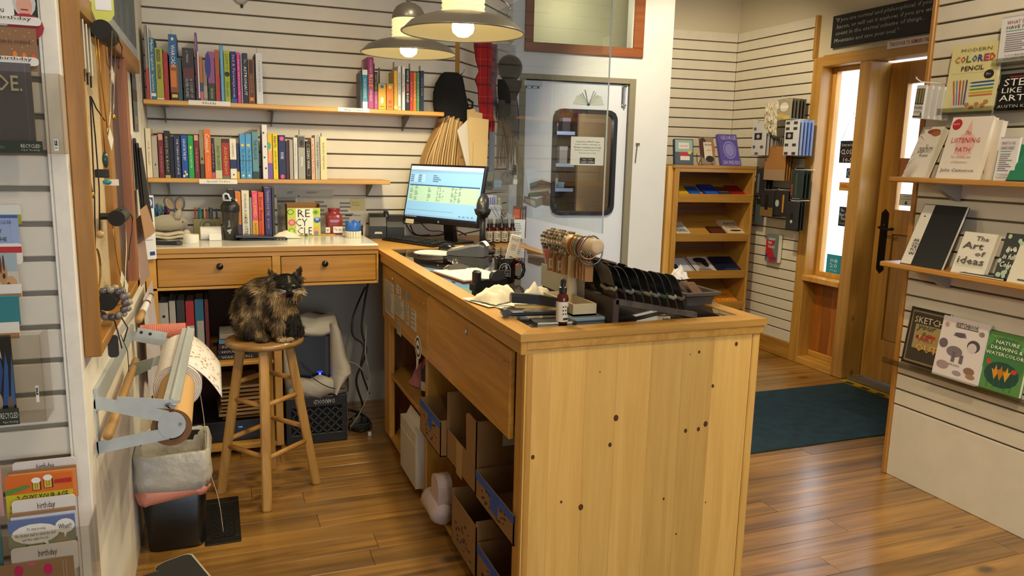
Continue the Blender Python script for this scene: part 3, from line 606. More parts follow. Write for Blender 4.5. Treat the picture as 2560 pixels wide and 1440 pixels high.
LW = [
 (364, 378, 321, 'd5cab0', 'cream book at the left end of the lower shelf', [], [('OUR VALLEY', .5, .5, .35, '8a7a58')], 0),
 (379.5, 394, 341, 'a89f92', 'grey beige book second on the lower shelf', [('e', .5, .32, .12, .03, '3c3833')], [], 0),
 (395, 409, 332, '6c2024', 'dark red book with a face, left of the black title book', [('r', .1, .84, .9, .97, 'c4917c')], [('THE SPLENDID', .4, .6, .3, 'b9787a')], 0),
 (410, 423.5, 327, '1c222c', 'black and grey book with gold boat title', [('r', 0, .0, 1, .06, 'a89858')], [('BOYS IN A BOAT', .5, .75, .4, 'b5a260')], 0),
 (424, 434.5, 341, '111218', 'plain black book on the left of the lower shelf', [], [], 0),
 (435, 451.5, 339, '20284a', 'dark navy book with tall white title', [], [('THE THING ABOUT JACK', .5, .85, .42, 'c6c8ce')], 0),
 (453, 469, 338, '214b9c', 'royal blue book with yellow dots at its foot', [('e', .3, .05, .2, .03, 'd8cc8a'), ('e', .7, .09, .2, .03, 'd8cc8a'), ('e', .5, .15, .15, .025, 'd8cc8a')], [('A BOAT IN THE SKY', .66, .5, .42, 'e3e6f0')], 0),
 (470, 484, 339, '1f9a4c', 'bright green book right of the royal blue one', [('e', .5, .72, .2, .04, 'c8d84a')], [('MAN & NATURE', .45, .42, .35, 'b8e8c0')], .03),
 (485, 497.5, 336, '70222a', 'dark red book with a face, left of the orange book', [('r', .1, .86, .9, .98, 'c9a08a')], [('THE SPLENDID', .42, .55, .3, 'c08a8c')], 0),
 (498.5, 509, 324, '8d8062', 'tan and black book touching the orange one', [('r', 0, 0, 1, .3, '3a3630'), ('e', .5, .4, .25, .03, '1a1a1a')], [], 0),
 (510, 527, 324, 'dd6a1e', 'orange book with large white title connect', [], [('Connect', .72, .38, .62, 'f6efe6'), ('building bonds', .3, .3, .22, 'f0c8a0')], .045),
 (528, 536.5, 345, '241a1e', 'black book with pink title beside the orange one', [('r', 0, 0, 1, .15, 'c04a6a')], [('HOW TO DO', .55, .6, .45, 'e08aa8')], 0),
 (537, 554, 345, '8a946a', 'sage green book with dark insurgent title', [('r', 0, 0, 1, .2, 'c9c8a0')], [('INSURGENT', .5, .6, .42, '2e3820')], .05),
 (554.5, 573.5, 347, 'a02c26', 'red book with gold lettering right of the sage one', [('r', 0, .9, 1, 1, '3a2420'), ('r', 0, 0, 1, .07, '6f6a5c')], [('ASHES', .6, .4, .4, 'd8a04a'), ('NIGHT', .25, .3, .35, 'd8a04a')], .03),
 (574.5, 591, 347, 'e2dccb', 'white book with a navy block below its middle', [('r', 0, .25, 1, .48, '1f2c5c'), ('e', .5, .1, .14, .02, '33322e')], [('GARDENING', .72, .35, .3, '8a8678')], .03),
 (591.5, 598.5, 358, '26305a', 'short navy and yellow book left of the sky blue pair', [('r', 0, 0, 1, .2, 'c8a52c')], [], 0),
 (599.5, 613.5, 335, '4c93c9', 'left one of two matching sky blue books', [('r', 0, .40, 1, .41, '22364c'), ('e', .5, .75, .28, .03, 'e8b94a'), ('e', .5, .07, .2, .025, 'e8d9a0')], [('The 28-Hour Day', .42, .5, .5, '1c3c5e')], 0),
 (614, 629, 335, '4f97cc', 'right one of two matching sky blue books', [('r', 0, .40, 1, .41, '22364c'), ('e', .5, .75, .28, .03, 'e8b94a'), ('e', .5, .07, .2, .025, 'e8d9a0')], [('The 28-Hour Day', .42, .5, .5, '1c3c5e')], 0),
 (630, 646.5, 330, '5e8a96', 'grey teal book with the message title', [('r', 0, 0, 1, .16, '23404a')], [('THE MESSAGE', .62, .42, .5, '24424c')], 0),
 (655, 668, 312, 'd9d6d4', 'tall white floppy book with dark flecks', [('e', .3, .85, .2, .02, '55535a'), ('e', .6, .6, .2, .02, '55535a'), ('e', .4, .4, .2, .02, '55535a'), ('e', .6, .2, .2, .02, '55535a')], [], 0),
 (669, 681, 333, 'd9b12c', 'yellow, orange and purple book beside the white floppy one', [('r', 0, 0, 1, .35, '6a4f9c'), ('r', 0, .35, 1, .62, 'd98f5a'), ('e', .3, .72, .4, .08, '4aa098')], [('Winter', .52, .3, .4, 'f0e0c0')], 0),
 (682, 694.5, 334, 'd9c21c', 'bright yellow book with black breath title', [], [('BREATH', .82, .24, .5, '3a3610'), ('JAMES NESTOR', .42, .4, .38, '3a3610')], 0),
 (696, 714, 338, '1c2450', 'navy book with pink flowers on the spine', [('e', .5, .92, .3, .05, 'd84a7a'), ('e', .5, .06, .28, .05, 'd84a7a'), ('r', .2, .46, .8, .62, '2c3a78')], [('YOURS', .54, .16, .4, 'e6e8f0')], 0),
 (714.5, 723, 353, '3a1f22', 'dark brown narrow book right of the navy flowered one', [], [], 0),
 (723.5, 733, 350, '9e958c', 'taupe narrow book right of the dark brown one', [], [], 0),
 (734, 744, 344, 'c9c5bf', 'pale grey narrow book left of the photo spine', [], [('Praying with Jane', .5, .7, .4, '8a8680')], 0),
 (745, 763, 338, '9a9a92', 'grey book with a small black portrait on the spine', [('r', .05, .72, .95, .97, '4a4846'), ('e', .5, .82, .25, .07, '1b1a1a')], [('EMPIRE', .4, .2, .3, 'e8e6dc')], .03),
 (765, 777, 353, '1d1a18', 'black book with framed white title', [('r', .1, .1, .9, .92, '6a6050'), ('r', .2, .12, .8, .9, '1d1a18')], [('CZARS WAR', .55, .55, .45, 'd9d4c6')], 0),
 (778, 787, 345, 'd3a688', 'salmon book near the right end of the lower shelf', [], [('In Order To Live', .5, .7, .4, '8a5a40')], 0),
 (788, 799.5, 338, 'a5a39c', 'grey book between salmon and cream at the right end', [('r', 0, 0, .15, 1, 'd8d6cc')], [('THE BODY KEEPS', .55, .6, .4, '55544e')], 0),
 (800.5, 817, 342, 'dbcd9c', 'cream yellow book at the right end of the lower shelf', [], [('BRAIDING SWEETGRASS', .55, .62, .3, '8c7d4a')], .02),
]
for i, (a, b, t, c, l, it, tx, sl_) in enumerate(LW): spine_book(a, b, t, 1.397, 4.437, c, l, G2, it, tx, slip=sl_, tilt=-.0 if i != 19 else .0)
D = [
 (570, 588, 474, '1c1b1d', 'black book half hidden behind the shaker bottle', [], [('RED HARVEST', .6, .5, .3, '8a8a86')]),
 (589, 603.5, 480, 'cf7a2a', 'orange book right of the shaker bottle', [('r', 0, 0, 1, .3, '4a3a6a')], []),
 (605, 624, 477, 'dcd5c0', 'cream book with big black vertical title on the desk', [], [('HORLAND & LIES', .68, .5, .3, '6a6450'), ('AND UTTER', .25, .42, .45, '15140f')]),
 (624.5, 630.5, 494, '8f8f8a', 'thin grey book on the desk', [], []),
 (631, 645.5, 479, 'd94f74', 'pink and yellow book on the desk', [('r', 0, 0, 1, .38, 'dca52a'), ('r', 0, 0, 1, .07, '3a6aa8')], [('OUTLAWED', .7, .48, .5, 'f2c23c'), ('NORTH', .2, .25, .4, '8a4a10')]),
 (646.5, 660, 481, 'd4552f', 'coral book with black script title on the desk', [], [('Dear Anna', .64, .5, .55, '2a1410'), ('a novel', .25, .3, .3, '6a2010')]),
 (662, 679.5, 469, '3a3566', 'tall indigo book at the right of the desk books', [], [('TRAINING FOR THE', .7, .5, .4, 'b09ab8'), ('ROAD', .28, .2, .3, 'a090b8')]),
 (680.5, 688, 470, '343437', 'charcoal book closing the row on the desk', [], []),
]
for (a, b, t, c, l, it, tx) in D: spine_book(a, b, t, ZD, 4.34, c, l, G3, it, tx, pym=540, depth=.2)
# taller slips of paper standing out of the web orders
# ------------------------------------------------------------------ things on the desk
def mpp(p): return (Vector(p) - EYE).dot(-CZ) / FPX
def on(px, py, z): return at(px, py, z=z)
BLK = mat('17171a', 0.35); BLKM = mat('1c1b1c', .7); WHT = mat('e6e3da', .6)
p = on(416, 612, ZD)
t = thing('cordless_phone', 'dark cordless handset lying at the left end of the desk', 'phone', M=Tz(p.x, p.y, ZD, -14))
obj('body', MB().rings([[(x, yy * wd, zz * ht + .001) for yy, zz in ((-.022, .2), (-.018, .9), (.018, .9), (.022, .2), (.018, 0), (-.018, 0))] for x, wd, ht in ((-.085, .7, .018), (-.07, 1, .024), (.0, .95, .018), (.055, 1, .022), (.072, .75, .016))]), mat('23262b', .4), t, smooth=False)
for i in range(3):
    for j in range(3): obj('key', MB().cbox(-.035 + i * .014, -.012 + j * .009, .017, -.026 + i * .014, -.006 + j * .009, .0215, .001), mat('5a5f66', .5), t)
p = on(478, 610, ZD)
t = thing('tape_roll', 'white roll of tape standing on the front of the desk', 'tape', M=Tz(p.x, p.y + .04, ZD))
obj('roll', MB().rings([[(r * math.cos(a), r * math.sin(a), z) for a in [2 * PI * j / 24 for j in range(24)]] for r, z in ((.022, 0), (.036, 0), (.037, .002), (.037, .042), (.036, .044), (.022, .044))], closed=True), mat('e9e4d6', .6), t, smooth=True)
# folded cloth, plush whale, pen cup, scissors
p = on(420, 600, ZD)
t = thing('folded_cloth', 'folded cream knitted cloth under the grey plush toy', 'cloth', M=Tz(p.x, p.y + .07, ZD, 4))
def fold(z0, th, x0, x1, nm):
    mb = MB(); pr = []
    for i in range(13):
        u = i / 12; x = x0 + (x1 - x0) * u
        pr.append((x, z0 + .004 * math.sin(u * 9) + .002 * R.random()))
    rs = []
    for yv in (-.07, -.067, 0, .06, .065):
        e = .003 if yv in (-.07, .065) else 0
        rs.append([(x, yv + .004 * math.sin(x * 60), z + e) for x, z in pr] + [(x, yv, z + th - e) for x, z in pr[::-1]])
    mb.rings(rs); return obj(nm, mb, mat('c9bfa8', .9, bump=.5, gs=160), t, smooth=True)
fold(.006, .014, -.11, .1, 'lower_fold'); fold(.022, .013, -.11, .08, 'upper_fold')
obj('rolled_edge', MB().tube([(.088, -.06, .026), (.088, .05, .03)], .02, 12), mat('cfc6b0', .9, bump=.5, gs=160), t, smooth=True)
PW = ZD + .042
t = thing('plush_whale', 'pale grey plush whale lying on the folded cloth', 'toy', M=Tz(p.x + .0, p.y + .075, PW, 10))
b = MB(); b.tube([(-.1, 0, .03), (-.075, 0, .034), (-.03, 0, .04), (.02, 0, .042), (.06, 0, .04), (.085, 0, .036), (.096, 0, .034)], [.012, .03, .041, .043, .036, .024, .008], 14)
obj('body', b, mat('a09885', .95, bump=.4, gs=150, sheen=.4), t, smooth=True)
b = MB(); b.tube([(-.095, 0, .03), (-.118, -.012, .034), (-.14, -.022, .04)], [.011, .013, .004], 8).tube([(-.095, 0, .03), (-.118, .012, .034), (-.14, .02, .04)], [.011, .013, .004], 8)
obj('tail', b, mat('a09885', .95, bump=.4, gs=150), t, smooth=True)
obj('fin', MB().tube([(.04, -.02, .06), (.046, -.025, .085), (.054, -.028, .1), (.06, -.03, .112)], [.02, .02, .014, .005], 9), mat('a59d8a', .95, bump=.4, gs=150), t, smooth=True)
obj('eye', MB().ball((.068, -.034, .046), .004), BLK, t)
p2 = at(405, 560, y=p.y + .21)
t = thing('pen_cup', 'grey cup crammed with blue and teal pens behind the plush toy', 'cup', M=Tz(p2.x, p2.y, ZD))
obj('cup', MB().lathe([(.034, 0), (.042, .09), (.04, .09), (.033, .004)], 16), mat('6f6a64', .5), t, smooth=True)
cols = ['2b4f8c', '3a8f8a', '23356a', 'b0456a', '4a7fb5', '1c1d22', '2f6f9c', '59a39a']
for i in range(12):
    a = 2 * PI * i / 12; r = .018 + .014 * R.random(); tx, ty = math.cos(a), math.sin(a)
    obj('pen', MB().tube([(tx * r * .6, ty * r * .6, .01), (tx * (r + .022), ty * (r + .02), .145 + .03 * R.random())], .0052, 6).tube([(tx * (r + .014), ty * (r + .013), .115), (tx * (r + .0225), ty * (r + .0205), .15)], .006, 6), mat(cols[i % 8], .35), t, smooth=True)
p2 = at(444, 560, y=p.y + .12)
t = thing('scissors', 'scissors with orange lined grey handles standing up by the pen cup', 'scissors', M=Matrix.Translation((p2.x, p2.y, ZD)) @ Matrix.Rotation(.05, 4, 'Y'))
b = MB().hexa([(-.012, 0, .002), (.006, 0, .002), (.006, .004, .002), (-.012, .004, .002), (-.016, 0, .13), (.004, 0, .13), (.004, .004, .13), (-.016, .004, .13)])
obj('blade', b, STEEL, t)
for cx, rt in ((-.042, .5), (.006, -.12)):
    ring = [(cx + (.021 * math.cos(a)) * math.cos(rt) - .036 * math.sin(a) * math.sin(rt), .002, .178 + .021 * math.cos(a) * math.sin(rt) + .034 * math.sin(a) * math.cos(rt)) for a in [2 * PI * j / 18 for j in range(18)]]
    hd = obj('handle', MB().tube(ring, .006, 8, closed=True).tube([(cx * .5, .002, .15), (-.006, .002, .118)], [.008, .009], 8), mat('4a5668', .5), t, smooth=True)
    obj('grip_lining', MB().tube([(cx + (q[0] - cx) * .78, .002, .178 + (q[2] - .178) * .82) for q in ring], .0045, 6, closed=True), mat('c58a32', .5), hd, smooth=True)
# note box with pens
p = on(520, 590, ZD)
t = thing('pencil_box', 'khaki card box holding pencils, printed with a mandala', 'box', M=Tz(p.x, p.y + .02, ZD, 3))
b = MB()
for a in ((-.07, 0, .07, .002), (-.07, .058, .07, .06), (-.07, .002, -.068, .058), (.068, .002, .07, .058)): b.box(a[0], a[1], 0, a[2], a[3], .092)
b.box(-.07, 0, 0, .07, .06, .002)
obj('box', b, mat('a39a68', .8), t)
art(t, .14, .092, [('e', .5, .62, .3, .42, '7c7549'), ('e', .5, .62, .24, .33, 'a39a68'), ('e', .5, .62, .2, .28, '6d6740'), ('e', .5, .62, .1, .14, 'a39a68')], -.0006, x0=-.07)
cols = ['b5482a', '2f5fa0', '2a8f4e', '1b1b1c', 'd8b070', 'c23c3c', '1b1b1c', '3a3a40', '6f8fb0']
for i in range(11):
    x = -.06 + i * .012; dx = R.uniform(-.03, .02)
    obj('pencil', MB().tube([(x, .03, .004), (x + dx * .5, .03 + R.uniform(-.02, .02), .125 + R.random() * .03)], .0042, 6), mat(cols[i % 9], .4), t)
p = on(522, 601, ZD)
t = thing('label_roll', 'wide white paper label roll lying before the pencil box', 'roll', M=Tz(p.x + .01, p.y + .03, ZD, 4))
obj('roll', MB().tube([(-.05, 0, .035), (-.02, 0, .035), (.05, 0, .035)], .035, 22), mat('dcd9d2', .6), t, smooth=False)
obj('loose_end', MB().grid(lambda u, v: (-.01 + .06 * u, -.0362 - .012 * v + .002, .035 * (1 - v) + .0015 + .008 * math.sin(v * PI)), 3, 5), mat('e2dfd8', .6), t)
# shaker bottle
p = on(579, 601, ZD)
t = thing('shaker_bottle', 'dark grey shaker bottle with black lid and white carry loop', 'bottle', M=Tz(p.x, p.y + .03, ZD))
obj('body', MB().lathe([(.034, 0), (.037, .003), (.044, .15), (.044, .152)], 26), mat('35342f', .25, spec=.5), t, smooth=True)
obj('lid', MB().lathe([(.0465, .148), (.0475, .152), (.0475, .178), (.044, .184), (.034, .2), (.03, .204), (.026, .204)], 26), mat('1b1b1c', .35), t, smooth=True)
obj('spout', MB().lathe([(.012, .2), (.012, .216), (.009, .218)], 14, (.016, -.006, 0)), mat('1b1b1c', .35), t, smooth=True)
obj('carry_loop', MB().tube([(-.03, -.005, .208), (-.032, -.005, .235), (-.02, -.005, .243), (-.008, -.005, .238), (.0, -.005, .216), (.03, -.005, .21)], .0055, 8).box(-.034, -.012, .204, .036, .006, .211), mat('c9d4e2', .35), t, smooth=True)
text('Blender', t, -.01, .09, .035, .012, mat('b9b8b0', .5), y=-.0435, rot=HALF, name='logo_lettering')
art(t, 1, 1, [('e', -.008, .045, .005, .01, 'a9a8a0'), ('e', -.014, .052, .007, .006, 'a9a8a0'), ('e', -.004, .055, .006, .006, 'a9a8a0')], -.0425, 'logo')
# wallet and phone
p = on(640, 600, ZD)
t = thing('card_reader', 'black flat wallet propped on the desk before the book row', 'wallet', M=Tz(p.x, p.y, ZD, 4))
obj('lower_cover', MB().cbox(-.085, -.035, 0, .085, .045, .011, .004), BLK, t)
obj('upper_cover', MB().hexa([(-.105, -.045, .02), (.085, -.045, .0115), (.085, .045, .0115), (-.105, .045, .02), (-.105, -.045, .031), (.085, -.045, .022), (.085, .045, .022), (-.105, .045, .031)]), mat('242327', .3), t)
p = on(698, 600, ZD)
t = thing('mobile_phone', 'black mobile phone lying right of the wallet', 'phone', M=Tz(p.x, p.y + .02, ZD, 8))
obj('body', MB().cbox(-.04, -.035, 0, .04, .035, .012, .004), BLK, t)
for i in range(3): obj('button', MB().cbox(-.018 + i * .016, -.0365, .004, -.009 + i * .016, -.0345, .0075, .0005), mat('9a9aa0', .4), t)
def crumple(nm, lab, cat, M, rx, ry, hz, col, seed, nu=14, nv=12, parent=None, sub=0):
    rr = random.Random(seed); hs = [[rr.random() for _ in range(nu + 1)] for _ in range(nv + 1)]
    def fn(u, v):
        i, j = round(u * nu), round(v * nv); e = math.sin(PI * u) * math.sin(PI * v)
        return ((u - .5) * 2 * rx + (hs[j][i] - .5) * rx * .22, (v - .5) * 2 * ry + (hs[j][nu - i] - .5) * ry * .3, .002 + hz * (e ** .7) * (.35 + .75 * hs[j][i]))
    o = obj(nm, MB().grid(fn, nu, nv), mat(col, .9), parent, M=M, solid=.001, sub=sub, smooth=sub > 0)
    if lab: tag(o, lab, cat)
    return o
p = on(716, 596, ZD)
crumple('crumpled_tissue', 'crumpled white tissue beside the recycle box', 'tissue', Tz(p.x, p.y + .02, ZD), .075, .035, .045, 'e3dcc6', 3, 8, 6, sub=2)
# recycle box
a = on(728, 592, ZD); c_ = on(802, 591, ZD)
t = thing('recycle_box', 'open card box with bright floral print lettered recycle', 'box', M=Tz(a.x - .018, a.y, ZD, 2)); bw = c_.x - a.x + .018
H_ = .185; b = MB()
b.box(0, 0, 0, bw, .002, H_ - .024).box(0, .088, 0, bw, .09, H_).box(0, .002, 0, .002, .088, H_ - .005).box(bw - .002, .002, 0, bw, .088, H_ - .005).box(0, 0, 0, bw, .09, .002)
obj('box', b, mat('8a6238', .85), t)
it = [('r', .0, 0, 1, 1, 'b9c24a'), ('r', .26, .06, .78, .98, 'e3dfcf'), ('r', 0, .02, 1, .05, '8c7a2a')]
for x, z, r, c2 in ((.1, .86, .13, '3f5a2c'), (.1, .86, .1, 'a8c84a'), (.13, .5, .15, 'c45a78'), (.13, .5, .09, 'e08a8a'), (.12, .2, .13, '7a9c30'), (.12, .2, .08, 'c8d85a'), (.86, .85, .13, '8fb03a'), (.86, .85, .07, '4f7a2a'), (.9, .58, .14, '2b4a9c'), (.9, .62, .08, '8fa8d8'), (.87, .25, .12, 'd89a4a'), (.87, .12, .1, '8a70a0'), (.55, .03, .06, '3c5a2a')):
    it.append(('e', x, z, r * .75, r * .75, c2))
art(t, bw, H_ - .026, it, -.0006, 'floral_print')
for s, z, x in (('RE', .82, .5), ('CY', .5, .42), ('CLE', .2, .52)): text(s, t, x * bw, z * (H_ - .026), bw * (.36 if len(s) < 3 else .44), (H_ - .026) * .26, y=-.0035, name='box_lettering', bold=-.01)
# tip jar
p = on(838, 587, ZD)
t = thing('tip_jar', 'square red tinted tip jar with white paper label', 'jar', M=Tz(p.x, p.y + .04, ZD, -4))
JR = mat('b8484e', .12, trans=.55, spec=.5)
def sq(r, z, rd=.3): return [(r * math.copysign(abs(math.cos(a)) ** rd, math.cos(a)), r * math.copysign(abs(math.sin(a)) ** rd, math.sin(a)), z) for a in [2 * PI * (j + .5) / 24 for j in range(24)]]
obj('jar', MB().rings([sq(.042, 0), sq(.046, .004), sq(.047, .1), sq(.04, .118, .5), sq(.032, .124, 1), sq(.033, .14, 1), sq(.035, .142, 1), sq(.035, .15, 1)]), JR, t, smooth=True)
obj('contents', MB().rings([sq(.038, .006), sq(.04, .07), sq(.03, .088, .6)]), mat('8c3038', .8), t)
obj('wire_clasp', MB().tube([(-.036, 0, .128), (-.046, -.01, .118), (-.05, -.01, .1)], .002, 6), STEEL, t)
obj('paper_label', MB().box(-.008, -.0475, .012, .044, -.0468, .048), WHT, t)
obj('paper_label', MB().box(-.05, -.0475, .012, -.026, -.0468, .044), WHT, t)
text('Tip Jar', t, .018, .03, .042, .02, y=-.0482); text('ar', t, -.038, .028, .014, .014, y=-.0482)
p = on(818, 589, ZD)
t = obj('wooden_pencil', MB().tube([(-.06, 0, .004), (.03, .02, .004), (.05, .024, .004)], [.0042, .0042, .001], 6), mat('c49a3c', .5), M=Tz(p.x, p.y, ZD), label='short yellow pencil lying in front of the tip jar', cat='pencil')
# coin dispenser with blue crown
p = on(886, 595, ZD)
t = thing('pen_holder', 'round holder with blue scalloped top and white ribbed base', 'holder', M=Tz(p.x, p.y + .04, ZD))
b = MB(); n = 20; rs = []
for r, z in ((.04, .03), (.043, .05), (.04, .088)): rs.append([(r * math.cos(2 * PI * j / n), r * math.sin(2 * PI * j / n), z + (.008 * math.cos(2 * PI * j * 5 / n) if z > .08 else 0)) for j in range(n)])
b.rings(rs, caps=False); obj('blue_crown', b, mat('2a5bb0', .4), t, smooth=True, solid=.002)
for j in range(18):
    a = 2 * PI * j / 18; obj('rib', MB().cbox(-.0065, -.003, 0, .0065, .003, .036, .002), mat('d6cfb4', .4), t, M=Matrix.Rotation(a, 4, 'Z') @ Matrix.Translation((0, -.042, 0)))
obj('core', MB().lathe([(.038, 0), (.038, .05)], 16), mat('c8bf9c', .6), t)
p = on(904, 590, ZD)
t = thing('ink_bottle', 'small black bottle with silver rim behind the blue crowned holder', 'bottle', M=Tz(p.x, p.y + .05, ZD))
obj('bottle', MB().lathe([(.017, 0), (.018, .003), (.018, .055)], 16), BLK, t, smooth=True); obj('rim', MB().lathe([(.0185, .055), (.0185, .062), (.016, .064)], 16), STEEL, t, smooth=True)
# papers on the wall above the desk
def sheet(nm, lab, x0p, y0p, x1p, y1p, col, yp, items=(), texts=(), cat='paper', grp=None):
    a = at(x0p, y0p, y=yp); b_ = at(x1p, y1p, y=yp); w_, h_ = b_.x - a.x, a.z - b_.z
    t = thing(nm, lab, cat, (a.x, yp, b_.z), 0, grp)
    obj('sheet', MB().box(0, -.0012, 0, w_, 0, h_), mat(col, .75), t)
    if items: art(t, w_, h_, list(items), -.0018, 'printed_lines')
    for s, x, z, ww, hh in texts: text(s, t, x * w_, z * h_, ww * w_, hh * h_, y=-.0034)
    return t
LINES = lambda n, x0, x1, z0, z1, c='77736a': [('r', x0, z1 - (z1 - z0) * (i + .5) / n, x0 + (x1 - x0) * R.uniform(.55, 1), z1 - (z1 - z0) * i / n, c) for i in range(n)]
Y1 = YB - .002
sheet('wall_notice', 'wide white notice directly under the lower shelf', 690, 470, 745, 492, 'cfc9bb', Y1, LINES(2, .5, .8, .3, .6))
sheet('wall_notice', 'white notice strip in the middle under the shelf', 748, 474, 832, 492, 'cdc8ba', Y1, LINES(2, .2, .7, .4, .7))
sheet('wall_list', 'tall grey list behind the charcoal book', 692, 494, 741, 592, '9d988c', Y1, [('r', .02, .88, .98, .93, '3c3a36')] + LINES(14, .04, .3, .1, .8, '5a574f'))
sheet('wall_notice', 'large white notice behind the recycle box', 743, 492, 831, 594, 'c6c0b1', Y1, LINES(4, .5, .9, .5, .9))
sheet('wall_notice', 'white instruction sheet behind the tip jar', 832, 490, 916, 598, 'd2ccbd', Y1, LINES(9, .2, .62, .08, .86) + [('r', .36, .54, .56, .575, '1a1a1a')], [('Falcut', .72, .56, .22, .04)])
sheet('sticky_note', 'pale yellow sticky note on the white instruction sheet', 876, 496, 912, 526, 'c9bd84', Y1 - .003, LINES(2, .1, .8, .3, .7, 'a89c64'), cat='note')
# ------------------------------------------------------------------ till corner: monitor, keyboard, printer, scanner, terminal
a = at(1006, 551, z=1.16)
t = thing('computer_monitor', 'wide black computer monitor showing a blue and green order table', 'monitor', M=Matrix.Translation(a) @ Matrix.Rotation(math.radians(-61.97), 4, 'Z'))
TL = Matrix.Rotation(-.2, 4, 'X'); MW, MH = .612, .342
def ml(mb): mb.M = TL; return mb
obj('bezel', ml(MB()).cbox(0, 0, 0, MW, .022, MH, .003).cbox(.1, .022, .06, MW - .1, .05, MH - .06, .01), mat('101013', .3), t)
scr = obj('screen', ml(MB()).box(.012, -.0008, .026, MW - .012, .0005, MH - .012), mat('86b8dd', .25, emit=.62), t)
sw, sh = MW - .024, MH - .038
items = [('r', 0, .93, 1, 1, 'b9d0e0'), ('r', 0, .88, 1, .93, '7fa8cc'), ('r', .015, .32, .985, .64, 'a9cbb2'), ('r', .015, .62, .985, .645, '23588c'), ('r', 0, 0, 1, .035, '14182a'), ('r', 0, .035, 1, .07, '7fa8c8'), ('r', .02, .15, .68, .156, '5f88a8')]
for i in range(12): items.append(('r', .015, .34 + i * .0235, .985, .3425 + i * .0235, '94b89e'))
for j, (x0, x1) in enumerate(((.03, .07), (.1, .14), (.29, .325), (.42, .44), (.455, .475), (.5, .51), (.62, .645), (.665, .69), (.72, .745))):
    for i in range(12):
        if (i * 3 + j) % 5: items.append(('r', x0, .345 + i * .0235, x1 + R.uniform(-.01, .012), .354 + i * .0235, '4c6a66'))
for i in range(4):
    for x in (.02, .13): items.append(('r', x, .7 + i * .038, x + .045, .712 + i * .038, '38597a')); items.append(('r', x + .05, .697 + i * .038, x + .1, .717 + i * .038, 'bcd8ea'))
    items.append(('r', .34, .71 + i * .036, .34 + R.uniform(.04, .12), .722 + i * .036, '38597a'))
for i in range(4): items.append(('r', .76 + i * .055, .085, .79 + i * .055, .1, '54789a'))
for i in range(7): items.append(('r', .02 + i * .025, .01, .03 + i * .025, .025, 'c8ccd4'))
cols = []; mb = ml(MB())
for k, it in enumerate(items):
    if it[-1] not in cols: cols.append(it[-1])
    mb.poly([(.012 + sw * x, -.0012 - .000015 * k, .026 + sh * z) for x, z in ((it[1], it[2]), (it[3], it[2]), (it[3], it[4]), (it[1], it[4]))], cols.index(it[-1]))
obj('screen_image', mb, [mat(c, .25, emit=.62) for c in cols], t, kind='stuff')
obj('logo', ml(MB()).prism(oval(MW / 2, .013, .006, .006), -.0012, 0), mat('8a8f96', .3), t)
obj('bezel_sticker', ml(MB()).box(.03, -.0015, -.012, .1, -.0002, .014), mat('d2c9a4', .6), t)
zb = ZC - 1.16
obj('stand_column', MB().hexa([(MW / 2 - .04, .09, zb + .01), (MW / 2 + .04, .09, zb + .01), (MW / 2 + .04, .12, zb + .01), (MW / 2 - .04, .12, zb + .01), (MW / 2 - .03, .06, .12), (MW / 2 + .03, .06, .12), (MW / 2 + .03, .085, .12), (MW / 2 - .03, .085, .12)]), mat('121215', .35), t)
obj('stand_base', MB().prism(rrect(MW / 2 - .12, .0, MW / 2 + .12, .19, .03), zb + .001, zb + .012, 'z'), mat('121215', .35), t)
# keyboard
p = on(955, 601, ZC)
t = thing('keyboard', 'black computer keyboard at an angle before the monitor', 'keyboard', M=Matrix.Translation((p.x, p.y, ZC + .0005)) @ Matrix.Rotation(math.radians(-63.5), 4, 'Z'))
obj('case', MB().hexa([(0, 0, .002), (.44, 0, .002), (.44, .14, .002), (0, .14, .002), (0, 0, .012), (.44, 0, .012), (.44, .14, .024), (0, .14, .024)]), mat('131316', .4), t)
kb = MB(); km = mat('202126', .45)
kb.cbox(-.0078, -.0078, 0, .0078, .0078, .006, .0015); key0 = obj('key', kb, km, t, (.02, .02, .014))
mk = mat('8a8c90', .5)
for r in range(5):
    for c in range(22):
        if c in (15, 18) or (r == 0 and 3 < c < 9): continue
        o = key0 if (r == 0 and c == 0) else None
        x, y_ = .018 + c * .0193, .024 + r * .0215
        if o is None: o = key0.copy(); C.objects.link(o); o.parent = t
        o.location = (x, y_, .0125 + .012 * y_ / .14)
sk = MB().cbox(.092, .0165, .014, .178, .032, .0205, .0015); obj('space_bar', sk, km, t)
# cables behind the keyboard
def cable(nm, lab, pts, r, col='141416', grp=None):
    P_ = [Vector(q) for q in pts]; out = []
    for i in range(len(P_) - 1):
        p0, p1, p2, p3 = P_[max(i - 1, 0)], P_[i], P_[i + 1], P_[min(i + 2, len(P_) - 1)]
        for k in range(6):
            u = k / 6; out.append(.5 * ((2 * p1) + (p2 - p0) * u + (2 * p0 - 5 * p1 + 4 * p2 - p3) * u * u + (3 * p1 - p0 - 3 * p2 + p3) * u ** 3))
    out.append(P_[-1])
    return obj(nm, MB().tube(out, r, 6), mat(col, .5), smooth=True, label=lab, cat='cable', group=grp)
zc = ZC + .005
cable('cable', 'black cable looping behind the keyboard toward the printer', [(1.12, 4.63, 1.12), (1.14, 4.6, 1.07), (1.2, 4.6, zc), (1.3, 4.62, zc), (1.4, 4.6, zc + .03), (1.47, 4.58, zc)], .004)
cable('cable', 'thick black cable arching right of the monitor stand', [(1.50, 4.4, zc + .003), (1.5, 4.33, 1.1), (1.47, 4.25, 1.08), (1.46, 4.14, zc + .004), (1.46, 4.05, zc + .004), (1.44, 3.98, zc + .004)], .006)
cable('cable', 'thin black cable hanging down below the monitor left side', [(1.09, 4.65, 1.2), (1.1, 4.64, 1.12), (1.15, 4.63, 1.06), (1.25, 4.65, zc)], .0035)
